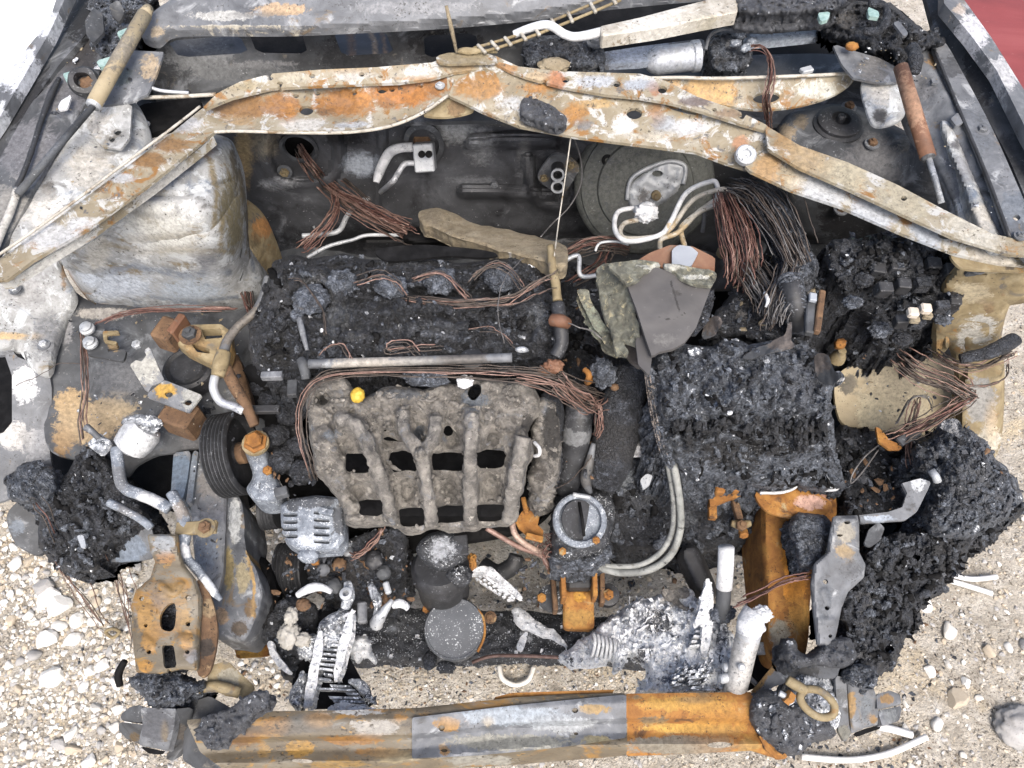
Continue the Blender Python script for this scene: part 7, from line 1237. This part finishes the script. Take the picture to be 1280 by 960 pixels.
patch('dark_hose_stub', ('short black flattened hose above the right ash heap', 'hose'), [(850, 690), (870, 682), (890, 720), (896, 744), (880, 748), (866, 730)], [(860, 690, .44), (885, 740, .40)], M['rubber'], step=2.5, edge=.02, edgew=10, thick=.03)
strands('copper_lead', ('copper lead crossing the orange rail to the right bracket', 'wire'), [(918, 755, .56), (946, 744, .57), (976, 728, .58), (1000, 722, .58), (1014, 720, .58)], 6, 4, .9, [M['copper'], M['copperred']], (1, 1))
patch('charred_lump', ('crust of char between the orange rail and the right bracket', 'char'), [(988, 650), (1004, 640), (1030, 644), (1044, 660), (1032, 690), (1018, 706), (1000, 712), (994, 690), (988, 670)], .585, M['charash'], step=2.3, edge=.02, edgew=9, zb=.52, amp=.009, freq=50, jag=3)
patch('charred_lump', ('hooked lump of char at the foot of the right bracket', 'char'), [(978, 806), (984, 798), (994, 800), (998, 812), (1012, 818), (1026, 806), (1046, 796), (1064, 800), (1070, 826), (1050, 836), (1020, 832), (996, 836), (982, 826)], .57, M['charfine'], step=2.3, edge=.025, edgew=10, zb=.49, amp=.008, freq=50, jag=2)
# right corner char
CHL = patch('charred_headlamp', ('sloping sheet of charred headlamp remains right of the right bracket', 'char'), [(1048, 740), (1066, 724), (1080, 700), (1092, 680), (1110, 668), (1140, 664), (1176, 670), (1210, 660), (1250, 640), (1276, 626), (1280, 640), (1250, 664), (1220, 686), (1204, 694), (1206, 712), (1186, 724), (1180, 742), (1164, 748), (1152, 764), (1144, 790), (1128, 800), (1124, 824), (1108, 838), (1080, 846), (1056, 830), (1060, 800), (1050, 770)], [(1060, 740, .57), (1100, 690, .60), (1150, 680, .60), (1270, 632, .62), (1180, 735, .50), (1080, 830, .52), (1130, 800, .48)], M['char'], step=2.2, edge=.04, edgew=14, zb=.40, amp=.022, freq=30, octv=5, jag=6, kind='billow', holes=[el(1143, 696, 8, 7, n=12), el(1112, 812, 6, n=10)],
   tints=[(1085, 760, (26, 50), c8(84, 85, 88), .8), (1100, 720, 24, c8(76, 78, 82), .7), (1180, 690, 30, c8(52, 52, 54), .8), (1080, 815, 16, c8(112, 112, 114), .7)])
CLM = patch('charred_lamp_motor', ('domed lump of granular char at the right edge over the gravel', 'char'), [(1142, 560), (1160, 544), (1182, 530), (1206, 534), (1232, 552), (1252, 580), (1274, 606), (1278, 626), (1256, 650), (1224, 668), (1190, 676), (1160, 664), (1152, 640), (1166, 620), (1160, 596), (1146, 586)], [(1210, 590, .72), (1160, 560, .70), (1260, 620, .66), (1180, 660, .66)], M['charash'], step=2.2, edge=.06, edgew=22, zb=.52, amp=.013, freq=40, octv=5, jag=4, kind='billow', tints=[(1215, 600, 50, c8(92, 94, 98), .6)], crater=[(1172, 578, (14, 10), .02)])
LM = thing('lamp_bracket', 'silvery cranked strip running from the right bracket to the domed char lump', 'bracket', (1110, 635, .6))
patch('strip', LM, [(1074, 644), (1110, 640), (1128, 634), (1134, 616), (1128, 604), (1150, 598), (1164, 602), (1160, 612), (1146, 640), (1132, 650), (1100, 652), (1076, 654)], [(1076, 648, .66), (1130, 640, .68), (1150, 600, .70)], M['steel'], step=2, thick=.006, curve=False, tints=[(1100, 648, (26, 6), c8(170, 180, 192), .9), (1148, 605, 14, c8(206, 210, 214), .8)])
tube('peg', LM, [(1164, 588, .72), (1170, 596, .72), (1172, 602, .715)], 5, M['alu'], seg=10, straight=True)
patch('grey_flap', LM, [(1086, 662), (1098, 652), (1106, 660), (1100, 676), (1088, 684), (1080, 680)], .61, M['sootsteel'], step=2.2, thick=.005, curve=False)
patch('pale_flap', ('light grey curled flap standing on the domed char lump', 'debris'), [(1176, 530), (1184, 524), (1196, 524), (1202, 532), (1202, 546), (1192, 540), (1182, 536)], .745, M['charash'], step=1.8, thick=.005, tints=[(1190, 532, 20, c8(176, 178, 182), .9)])
CCH = patch('corner_char', ('field of char and wire below the tan panel on the right', 'char'), [(1040, 540), (1066, 530), (1100, 540), (1140, 546), (1150, 580), (1150, 630), (1120, 640), (1080, 650), (1056, 640), (1052, 600), (1044, 570)], [(1050, 550, .55), (1140, 560, .54), (1070, 640, .54)], M['char'], step=2.5, edge=.02, edgew=12, zb=.44, amp=.012, freq=34, jag=3, tints=[(1060, 560, 20, c8(110, 112, 116), .7), (1110, 590, 24, c8(40, 40, 42), .8)])
HQ = thing('right_harness', 'loose copper harness forking across the tan panel to the right apron', 'wiring harness', (1170, 480, .6))
strands('strand_bundle', HQ, [(1124, 446, .70), (1150, 464, .70), (1180, 476, .70), (1204, 488, .70), (1216, 494, .69)], 24, 11, .9, [M['copper'], M['copperdark'], M['copperdark'], M['copper']], (1, .7))
strands('strand_bundle', HQ, [(1216, 494, .69), (1190, 510, .69), (1160, 528, .68), (1134, 540, .67), (1118, 548, .66)], 18, 11, .9, [M['copper'], M['copperred'], M['copperdark']], (.7, 1.2))
strands('strand_bundle', HQ, [(1170, 440, .72), (1196, 456, .73), (1224, 458, .74), (1252, 446, .76), (1266, 438, .77)], 13, 8, .9, DWIRE)
strands('strand_bundle', HQ, [(1200, 480, .70), (1230, 482, .70), (1256, 470, .69), (1258, 446, .70)], 4, 5, .8, DWIRE)
strands('strand_bundle', HQ, [(1148, 500, .66), (1140, 530, .65), (1136, 560, .62), (1140, 586, .60)], 7, 7, .85, WIRE)
strands('strand_bundle', HQ, [(1120, 530, .66), (1140, 498, .66), (1160, 498, .66), (1166, 514, .65)], 3, 4, .8, GWIRE)
tube('cable_end', ('charred cable end curling off the right apron over the gravel', 'cable'), [(1200, 448, .77), (1230, 442, .78), (1252, 434, .78), (1268, 424, .78)], [6, 8, 10, 9], M['char'], seg=12, amp=.003)
RL2 = thing('wire_clip', 'small rusty clip and dark tab at the lower end of the copper harness', 'clip', (1108, 555, .55))
patch('plate', RL2, [(1094, 530), (1104, 540), (1112, 550), (1126, 556), (1128, 562), (1112, 562), (1098, 552)], .66, M['rust'], step=1.8, thick=.005, curve=False); box('tab', RL2, (1136, 546, .665), (32, 12, 6), M['sootsteel'], .5)
tube('loop_wire', ('thin grey wire loop on the char below the tan panel', 'wire'), [(1100, 555, .62), (1080, 572, .62), (1066, 592, .61), (1064, 604, .60), (1078, 590, .61), (1098, 562, .62)], 1.1, M['greywire'], seg=6)
lump('rust_peg', ('small rusty peg standing in the soot right of the conduit', 'peg'), (1050, 430, .70), (7, 7, 8), M['rust'], .2, sub=2); lathe('peg_base', ('pale ochre peg base below the small rusty peg', 'peg'), (1048, 446, .66), [(10, -6), (9, 2), (6, 8), (5, 14)], M['ochre'], seg=14)
patch('white_crust', ('little white edged black cup at the right side of the battery box', 'debris'), [(1036, 468), (1050, 464), (1056, 474), (1046, 480), (1036, 478)], .80, M['charash'], step=1.6, thick=.01, tints=[('line', [(1036, 478), (1056, 474)], 3, c8(226, 226, 226), 1)])
# ------------------------------------------------------------------ firewall fittings
BO = thing('brake_booster', 'large round sooty brake booster with melted silver flange on the firewall', 'brake booster', (808, 235, .5))
bz = float(zy(.93)(808, 236)); bax = (-.06, -.80, .60)
lathe('shell', BO, (806, 234, bz), [(84, -40), (88, -30), (88, -12), (84, -6), (80, -4), (79, 0), (72, 3), (60, 5), (58, 9), (54, 10), (44, 10), (40, 8), (36, 8), (0.5, 8)], M['sootsteel'], axis=bax, seg=56, tint=(*c8(92, 94, 90, .75), .7))
def onb(px, py, lift):                          # a point on the booster's face
    a = np.array(bax) / np.linalg.norm(bax); c = W(806, 234, bz) + a * lift * PX(806, 234, bz)
    r = W(px, py, .4) - CAM; r /= np.linalg.norm(r); t = ((c - CAM) @ a) / (r @ a); return (px, py, float((CAM + r * t)[2]))
patch('melted_flange', BO, [(782, 246), (788, 228), (804, 216), (820, 204), (842, 200), (858, 208), (856, 228), (842, 246), (826, 258), (806, 264), (788, 260)], lambda x, y: np.array([onb(a, b, 13)[2] for a, b in zip(np.ravel(x), np.ravel(y))]), M['alu'], step=2.2, thick=.02, edge=.012, edgew=8, amp=.004, freq=60, jag=1.5, holes=[el(822, 217, 7, 4, n=10)], tints=[(806, 246, 16, c8(128, 126, 124), .6)], tv=(0, .8, -.6))
tube('flange_rim', BO, [onb(784, 250, 12), onb(788, 226, 12), onb(806, 212, 12), onb(836, 202, 12), onb(856, 208, 12), onb(854, 230, 12)], 3, M['alu'], seg=8)
lathe('stud', BO, (820, 244, onb(820, 244, 16)[2]), [(6, -3), (6, 6), (3, 7), (3, 11)], M['ochre'], axis=bax, seg=14)
lathe('ring_port', BO, onb(769, 207, 4), [(9, 0), (9, 2.5), (5, 3), (5, 0), (4, 0)], M['rustdark'], axis=bax, seg=20, caps=False); lathe('ring_port', BO, onb(759, 200, 4), [(7, 0), (7, 3), (3, 3), (3, 0)], M['black'], axis=bax, seg=16)
BL = thing('brake_lines', 'four cream brake lines looping side by side in front of the brake booster', 'brake line', (840, 270, .6))
for pts, m_ in (([(794, 260, .74), (774, 264, .75), (768, 278, .76), (772, 294, .77), (788, 302, .775), (824, 294, .78), (838, 278, .785), (858, 241, .79), (888, 227, .79), (896, 231, .785), (897, 248, .77)], 'white'),
                ([(798, 275, .74), (781, 279, .75), (775, 290, .76), (783, 298, .765), (818, 296, .77), (838, 286, .775), (866, 250, .78), (900, 237, .785), (907, 241, .78), (907, 258, .765)], 'creampipe'),
                ([(825, 310, .76), (827, 299, .775), (848, 290, .785), (872, 266, .785), (897, 249, .785), (910, 248, .78)], 'creampipe'),
                ([(856, 308, .76), (851, 288, .782), (857, 278, .785), (878, 263, .785), (900, 257, .785), (904, 268, .77)], 'creampipe')):
    tube('line', BL, pts, 3.3, M[m_], seg=8, tints=[(846, 296, 26, c8(186, 160, 116), .7)])
for x, y in ((906, 276), (897, 262), (880, 276)): tube('line_tail', BL, [(x, y - 14, .775), (x, y, .76), (x - 2, y + 14, .74)], 2.6, M['steel'], seg=7)
lump('melted_union', BL, (808, 266, .75), (15, 14, 10), M['ash'], .35)
lathe('banjo', BL, (904, 315, .78), [(8, -4), (8, 2), (5, 4), (3, 4)], M['ochre'], seg=14); tube('line_tail', BL, [(904, 276, .77), (905, 300, .78)], 2, M['creampipe'], seg=6)
tube('small_pipe', ('short grey U shaped pipe left of the copper brown sheet', 'pipe'), [(706, 326, .76), (718, 320, .765), (724, 322, .765), (724, 340, .76), (730, 346, .755), (748, 344, .75)], 3, M['alu'], seg=8, straight=False)
tube('thin_pipe', ('thin pale bent pipe behind the copper wire coil', 'pipe'), [(744, 314, .74), (750, 304, .745), (770, 302, .745), (786, 306, .74)], 1.8, M['alu'], seg=7)
EV = thing('expansion_valve', 'silver valve block with two dark ports on the firewall', 'valve', (530, 190, .5))
ez = float(zy(.96)(531, 195))
lathe('seal_ring', EV, (530, 178, float(zy(.985)(530, 178))), [(18, 0), (24, 0), (25, 4), (19, 6), (18, 0)], M['sootsteel'], axis=(0, -1, .1), seg=30, squash=1.25, caps=False)
box('block', EV, (531, 196, ez), (25, 34, 30), M['alu'], .06, axis=(0, -.8, .6), bevel=1.5)
box('cap', EV, (528, 171, ez), (21, 14, 22), M['rustdark'], .04, axis=(0, -.8, .6), bevel=2)
for x, y in ((527, 193), (536, 193)): lathe('port', EV, (x, y, float(zy(.925)(x, y))), [(4.4, -4), (4.4, 0.6), (3, 1), (3, -1), (.5, -1)], M['black'], axis=(0, -.8, .6), seg=14)
WP = thing('white_pipes', 'pair of white ac pipes bending from the silver valve block', 'pipe', (470, 230, .5))
tube('pipe', WP, [(516, 184, ez + .02), (500, 185, ez + .02), (488, 190, ez + .015), (480, 202, ez), (474, 216, ez - .02), (470, 228, ez - .03)], [6, 6, 6.4, 6.4, 6, 4], M['white'], seg=12)
tube('pipe', WP, [(518, 204, ez), (506, 205, ez), (498, 216, ez - .01), (490, 228, ez - .02), (472, 242, .56), (448, 254, .56), (434, 270, .56), (424, 288, .56), (404, 293, .56), (378, 295, .56)], 3.3, M['alu'], seg=9, tints=[(470, 240, 90, c8(206, 208, 212), .8)])
tube('thin_pipe', ('thin steel pipe curving low behind the engine cover left of the rope of wires', 'pipe'), [(384, 322, .60), (410, 308, .60), (440, 300, .60), (460, 294, .60), (500, 294, .60)], 2.4, M['alu'], seg=8)
tube('pipe_stub', ('short pale broken pipe stub lying left of the copper rope', 'pipe'), [(368, 266, .46), (384, 276, .46), (396, 282, .46)], [5, 6, 5], M['alu'], seg=10)
patch('hose_sleeve', ('glossy black sleeve between the copper rope and the insulation strip', 'sleeve'), [(508, 290), (524, 284), (548, 292), (562, 300), (548, 306), (520, 306), (504, 300)], .64, M['black'], step=2.4, edge=.02, edgew=9, thick=.03)
HF = thing('heater_flange', 'diamond shaped flange with two open heater pipes on the firewall', 'flange', (698, 216, .5))
hz = float(zy(.97)(697, 216))
patch('plate', HF, [(672, 220), (680, 206), (692, 194), (706, 195), (720, 204), (724, 214), (714, 230), (706, 240), (694, 240), (678, 230)], zy(.965), M['steel'], step=2.2, thick=.006, tv=(0, 1, 0), tints=[(680, 222, 8, c8(170, 150, 120), .8), (716, 208, 14, c8(150, 136, 112), .7)])
for x, y in ((697, 218), (697, 233)):
    q = float(zy(.93)(x, y)); lathe('pipe', HF, (x, y - 10, float(zy(.965)(x, y - 10))), [(8, 0), (8, 16), (8.5, 17), (8.5, 20), (6, 20), (6, 8), (.5, 8)], M['rubber'], axis=(0, -.72, .25), seg=20)
    lathe('rim', HF, (x, y, q), [(6, 0), (8.6, 0), (8.6, 2.4), (6, 2.4), (6, 0)], M['alu'], axis=(0, -.72, .25), seg=20, caps=False)
for x, y in ((680, 222), (714, 206)): bolt(HF, x, y, float(zy(.96)(x, y)), 4.5, M['ochre'], axis=(0, -1, .2))
patch('insulation_strip', ('tan scorched slab of fibre insulation lying behind the engine', 'insulation'), [(524, 266), (532, 262), (548, 260), (570, 268), (590, 279), (620, 284), (650, 291), (680, 298), (704, 306), (710, 318), (706, 334), (690, 333), (676, 326), (640, 318), (600, 306), (566, 296), (540, 284), (527, 279)], [(530, 270, .70), (700, 320, .80), (620, 300, .76)], M['insul'], step=2.2, edge=.008, edgew=5, thick=.03, amp=.004, freq=50, jag=1.5, tints=[(540, 272, 20, c8(150, 136, 112), .7), (637, 322, (4, 9), c8(226, 222, 212), 1)])
patch('dark_flap', ('thin black curled sheet at the rear edge of the engine cover', 'sheet'), [(470, 312), (520, 306), (560, 308), (600, 312), (624, 318), (606, 322), (560, 320), (520, 324), (484, 326)], [(470, 315, .80), (620, 318, .815)], M['black'], step=2.6, thick=.004, amp=.004, freq=30)
tube('cable', ('thin looping wire hanging in front of the brake booster', 'wire'), [(716, 168, .94), (726, 200, .85), (726, 230, .80), (712, 258, .76), (690, 280, .74), (676, 296, .78)], .9, M['greywire'], seg=6)
tube('cable', ('straight thin pale wire hanging before the heater flange', 'wire'), [(714, 168, .94), (704, 240, .86), (698, 280, .83), (693, 320, .85)], .9, M['creampipe'], seg=6)
# ------------------------------------------------------------------ wipers in the cowl
WM = thing('wiper_motor', 'silver wiper motor with burnt round gearbox in the cowl', 'wiper motor', (860, 75, .9))
lathe('can', WM, (814, 77, .935), [(9, -6), (13, -2), (17, 6), (17, 50), (19, 52), (19, 60), (12, 62)], M['alu'], axis=(1, .12, .05), seg=26, tint=(*c8(196, 202, 212), .6))
patch('gear_case', WM, [(884, 62), (890, 46), (904, 38), (924, 42), (938, 54), (938, 74), (928, 88), (904, 92), (888, 84)], .955, M['charash'], step=2, edge=.02, edgew=9, thick=.05, amp=.006, freq=60, tints=[(912, 56, 9, c8(206, 206, 206), .8), (900, 76, 12, c8(60, 60, 62), .7)])
tube('hoop', WM, [(882, 62, .96), (888, 44, .968), (904, 37, .97), (922, 40, .968), (930, 48, .965)], 2.2, M['steel'], seg=7)
for x, y in ((920, 54), (932, 60), (940, 52), (926, 44)): lump('metal_blob', WM, (x, y, .97), (7, 5, 5), M['speckgrey'], .4)
strands('copper_tail', WM, [(938, 58, .97), (954, 58, .975), (964, 74, .97), (964, 98, .975), (958, 122, .96), (960, 146, .90), (962, 158, .88)], 9, 6, .85, [M['copperred'], M['copper']])
WL = thing('wiper_linkage', 'flat grey linkage bars and scaly bracket of the wiper drive', 'wiper linkage', (760, 65, .9))
patch('bar', WL, [(754, 65), (800, 58), (880, 48), (882, 64), (800, 78), (756, 80)], .945, M['steel'], step=2.6, thick=.012, curve=False, tints=[(800, 68, 60, c8(168, 178, 194), .8)])
patch('bar', WL, [(928, 42), (960, 38), (1028, 28), (1030, 45), (964, 52), (930, 54)], .955, M['steel'], step=2.6, thick=.012, curve=False, tints=[(980, 42, 60, c8(196, 206, 218), .9)])
patch('bracket', WL, [(656, 50), (690, 44), (730, 44), (748, 52), (756, 68), (748, 82), (716, 84), (706, 74), (686, 72), (668, 84), (658, 78)], .965, M['charash'], step=2.2, edge=.008, edgew=6, thick=.03, amp=.004, freq=70, tints=[(700, 60, 40, c8(84, 86, 92), .6)])
lump('rust_pad', WL, (692, 82, .965), (20, 12, 8), M['insul'], .15); bolt(WL, 745, 52, .975, 8, M['steel'], washer=M['sootsteel']); tube('sleeve', WL, [(752, 72, .95), (740, 80, .95), (722, 84, .945)], 7, M['sootsteel'], seg=10)
WA = thing('windscreen_wiper', 'white cranked wiper arm with dark blade carrier across the cowl', 'wiper arm', (780, 30, 1.0))
tube('arm_rod', WA, [(643, 43, 1.01), (660, 36, 1.02), (680, 31, 1.025), (692, 34, 1.025), (706, 43, 1.02), (722, 46, 1.02), (752, 40, 1.02)], [5, 5, 5.5, 5.5, 5.5, 5.5, 6], M['white'], seg=12)
patch('arm_body', WA, [(750, 33), (800, 22), (860, 6), (900, -4), (922, -8), (922, 16), (880, 24), (820, 36), (752, 46)], 1.03, M['creampipe'], step=1.8, thick=.02, edge=.002, edgew=3, curve=False, tints=[(820, 20, 60, c8(222, 218, 208), .8), (870, 22, (40, 6), c8(180, 172, 150), .8)])
patch('blade_carrier', WA, [(920, -10), (960, -18), (1070, -20), (1064, 2), (1040, 14), (1000, 18), (960, 21), (930, 18), (920, 12)], 1.035, M['charfine'], step=2.6, thick=.03, edge=.015, edgew=8)
bolt(WA, 1064, 0, 1.045, 6, M['rubber'])
pts = []
for i in range(40): a = i * 1.25; pts.append((838 + i * .95 + 0, 33 - i * .25 + 3.2 * math.sin(a), 1.0 + .003 * math.cos(a)))
tube('spring', WA, [(820, 38, 1.0), (826, 42, 1.0), (834, 36, 1.0)] + pts, .8, M['steel'], seg=5, per=2)
WB = thing('wiper_skeleton', 'bare double rail wiper blade frame with cross ties slanting over the cowl', 'wiper blade', (670, 40, 1.0))
ra = [(592, 60, .998), (640, 46, 1.01), (700, 22, 1.025), (770, -8, 1.04)]; rb = [(600, 66, .998), (646, 52, 1.01), (704, 30, 1.025), (776, 0, 1.04)]
tube('rail', WB, ra, 2, M['ochre'], seg=6); tube('rail', WB, rb, 2, M['ochre'], seg=6)
for t in np.linspace(.08, .95, 9):
    A = catmull(np.array(ra), False, 20); B = catmull(np.array(rb), False, 20); i = int(t * (len(A) - 1)); p = A[i]; q = B[i]
    tube('tie', WB, [(p[0] - 1, p[1] - 2, p[2] + .003), (q[0] + 1, q[1] + 2, q[2] + .003)], 2.4, M['creampipe'], seg=6)
lump('end_clip', WB, (586, 64, 1.0), (16, 5, 4), M['ochre'], .2, sub=2); box('end_plate', WB, (600, 64, .996), (44, 5, 4), M['ochre'], .0)
tube('antenna_stick', ('thin tan upright stick at the apex of the brace', 'stick'), [(558, 7, 1.06), (564, 36, 1.03), (571, 66, .998)], [2, 2.4, 2.6], M['insul'], seg=8, straight=True)
# hood struts
HSL = thing('gas_strut', 'tan scorched gas strut with dark thin rod on the left fender', 'gas strut', (110, 120, .95), 'hood gas struts')
tube('cylinder', HSL, [(181, 18, 1.03), (150, 72, 1.015), (118, 129, 1.0)], [9, 9.4, 9], M['tan'], seg=16, straight=True, tints=[(170, 36, 24, c8(126, 120, 110), .8), (150, 72, 24, c8(132, 124, 110), .7), (134, 100, 22, c8(140, 112, 78), .7)])
tube('end_cap', HSL, [(121, 124, 1.0), (116, 133, .998)], [9.6, 8.6], M['alu'], seg=16, straight=True); tube('top_eye', HSL, [(186, 10, 1.03), (181, 18, 1.03)], [6, 8], M['tan'], seg=12, straight=True)
tube('rod', HSL, [(117, 132, .998), (70, 186, .985), (22, 243, .97)], [4, 4.6, 4.6], M['sootsteel'], seg=10, straight=True, tints=[(60, 200, 60, c8(92, 96, 102), .8)])
HSR = thing('gas_strut', 'rust red gas strut with shiny thin rod on the right strut tower', 'gas strut', (1150, 180, .95), 'hood gas struts')
tube('cylinder', HSR, [(1126, 84, 1.03), (1142, 138, 1.015), (1160, 196, 1.0)], [9, 9.6, 9.4], M['clay'], seg=16, straight=True, tints=[(1140, 130, 60, c8(172, 128, 96), .75), (1150, 170, 20, c8(150, 100, 66), .8)])
tube('end_cap', HSR, [(1158, 192, 1.0), (1161, 199, .998)], [9.8, 8], M['sootsteel'], seg=16, straight=True); tube('rod', HSR, [(1161, 198, .998), (1170, 228, .985), (1177, 254, .97)], 3.8, M['alu'], seg=10, straight=True, tints=[(1170, 225, 40, c8(120, 124, 130), .7)])
# debris piles in the fender corners
patch('charred_lump', ('heap of char flakes in the rear left corner by the gas strut', 'char'), [(104, 6), (126, -10), (180, -16), (196, 0), (182, 14), (186, 30), (170, 56), (160, 80), (130, 74), (110, 60), (112, 30)], [(120, 20, 1.0), (170, 40, 1.0), (180, 0, 1.01)], M['charash'], step=2.6, edge=.03, edgew=12, zb=.95, amp=.016, freq=36, jag=4, tints=[(120, 30, 14, c8(110, 110, 112), .7), (160, 20, 16, c8(60, 58, 56), .8)])
for o, z, lb in (([(106, 26), (116, 10), (128, 16), (130, 40), (116, 54), (108, 44)], 1.035, 'upright grey flake in the rear left corner heap'), ([(136, 6), (148, 0), (156, 14), (150, 28), (140, 20)], 1.035, 'dark flake standing on the rear left corner heap')):
    patch('char_flake', (lb, 'debris'), o, [(o[0][0], o[0][1], z), (o[3][0], o[3][1], z - .02)], M['sootsteel'], step=2.2, thick=.005, curve=False, amp=.003)
for o, z, lb in (([(146, 40), (160, 34), (162, 38), (148, 46)], 1.02, 'teal glass sliver on the heap beside the left gas strut'), ([(120, 76), (140, 70), (136, 82), (124, 84)], 1.0, 'teal glass shard under the left gas strut'), ([(78, 92), (92, 88), (96, 96), (84, 104)], .992, 'pale teal glass shard on the left fender flange')):
    patch('glass_shard', (lb, 'glass'), o, z, M['glass'], step=1.8, thick=.006, curve=False)
patch('paint_chip', ('white curved paint chip on the left fender flange', 'debris'), [(72, 134), (76, 126), (86, 120), (92, 114), (88, 124), (84, 136), (74, 138)], .99, M['white'], step=1.8, thick=.003, curve=False)
RG = thing('rubber_grommet', 'burnt round rubber grommet lying below the left hinge plate', 'grommet', (108, 104, .97))
lathe('ring', RG, (106, 104, .99), [(10, -2), (16, 0), (19, 5), (16, 10), (10, 11), (8, 5), (10, -2)], M['rubber'], axis=(.3, -.5, .8), seg=24, amp=.003); lump('core', RG, (112, 104, .99), (10, 12, 8), M['rustdark'], .3, sub=2)
patch('charred_lump', ('tangled black char with glass bits in the rear right corner', 'char'), [(1030, 10), (1060, 4), (1100, 2), (1124, 10), (1150, 36), (1176, 44), (1182, 58), (1160, 66), (1140, 90), (1122, 84), (1108, 70), (1080, 66), (1056, 52), (1030, 44)], [(1040, 20, 1.0), (1110, 20, 1.01), (1150, 60, 1.0)], M['char'], step=2.4, edge=.03, edgew=12, zb=.96, amp=.018, freq=34, jag=5, tints=[(1060, 24, 20, c8(100, 98, 96), .7), (1140, 60, 20, c8(38, 37, 37), .8)])
tube('char_ring', ('round black cable loop in the rear right corner heap', 'cable'), [(1086, 4, 1.03), (1106, 8, 1.03), (1108, 26, 1.03), (1098, 38, 1.025), (1080, 40, 1.02)], 5, M['char'], seg=9, amp=.003)
tube('charred_stub', ('black drooping rubber stub beside the top of the rust red gas strut', 'debris'), [(1140, 60, 1.03), (1146, 76, 1.03), (1142, 92, 1.02)], [8, 8, 5], M['char'], seg=10, amp=.004)
for o, z, lb in (([(1084, 8), (1098, 14), (1100, 22), (1086, 20)], 1.035, 'teal glass shard in the loop of the rear right heap'), ([(1022, 16), (1038, 14), (1036, 24), (1026, 27)], 1.03, 'pale teal glass shard at the end of the wiper linkage')):
    patch('glass_shard', (lb, 'glass'), o, z, M['glass'], step=1.8, thick=.006, curve=False)
for o, z, lb in (([(1116, 28), (1124, 26), (1136, 42), (1130, 46)], 1.03, 'slim grey flake at the rear right corner heap'), ([(1188, 148), (1198, 140), (1206, 152), (1196, 158)], .975, 'small triangular grey flake on the right apron'), ([(1164, 98), (1174, 98), (1174, 104), (1166, 104)], .975, 'tiny pale flake on the right apron near the hinge')):
    patch('char_flake', (lb, 'debris'), o, z, M['steel'], step=1.8, thick=.004, curve=False)
lump('rust_nut', ('small orange rusted nut on the right hinge plate', 'nut'), (1065, 58, 1.0), (8, 6, 5), M['rust'], .2, sub=2)

# ------------------------------------------------------------------ fallen flakes and bits, past counting
scatter_debris('fallen_char_bits', [([(330, 690), (520, 690), (520, 760), (340, 760)], .435, 90, 2, 8), ([(640, 690), (700, 680), (700, 720), (650, 740)], .44, 30, 2, 7), ([(1044, 545), (1150, 550), (1150, 640), (1060, 640)], .575, 130, 1.5, 7), ([(340, 560), (400, 600), (390, 640), (340, 620)], .57, 40, 2, 7),
    ([(700, 350), (760, 350), (800, 480), (740, 600), (700, 600)], .60, 160, 1.5, 7), ([(1190, 560), (1250, 560), (1270, 610), (1200, 560)], .72, 20, 2, 6), ([(1040, 420), (1100, 430), (1060, 470)], .66, 60, 1.5, 6)], [M['char'], M['charash'], M['charfine'], M['rustdark']], '')
scatter_debris('fallen_flakes', [([(30, 240), (160, 130), (190, 190), (110, 300)], .958, 60, .7, 3), ([(84, 390), (300, 390), (300, 560), (100, 540)], .60, 150, .8, 4), ([(1150, 90), (1200, 90), (1250, 280), (1200, 250)], .962, 70, .8, 4), ([(90, 60), (190, 60), (150, 130), (60, 160)], .985, 90, .8, 5), ([(1050, 60), (1170, 50), (1180, 110), (1060, 100)], .99, 70, .8, 4), ([(240, 560), (280, 560), (275, 740), (245, 690)], .505, 70, .7, 3), ([(210, 100), (640, 90), (640, 100), (230, 125)], .885, 50, .8, 4),
    ([(1060, 470), (1190, 460), (1190, 530), (1060, 520)], .60, 60, .7, 3)], [M['charash'], M['char'], M['ashdark'], M['insul']], '')

DK = [M['char'], M['charash'], M['black'], M['char']]
melt(BBK, 80, 150, [M['charash'], M['char'], M['charash'], M['black']], r=(1.5, 4.5), down=.9); melt(FBK, 50, 90, DK); melt(GBC, 40, 60, DK, r=(2, 7)); melt(CHL, 90, 150, DK, r=(1.5, 5), size=(4, 14), down=.5)
melt(CLM, 30, 70, [M['charash'], M['char'], M['charfine']], r=(1.5, 4)); melt(CCH, 26, 50, DK); melt(CCL, 30, 50, [M['charash'], M['insul'], M['char']]); melt(RCH, 50, 70, DK, r=(2, 7))
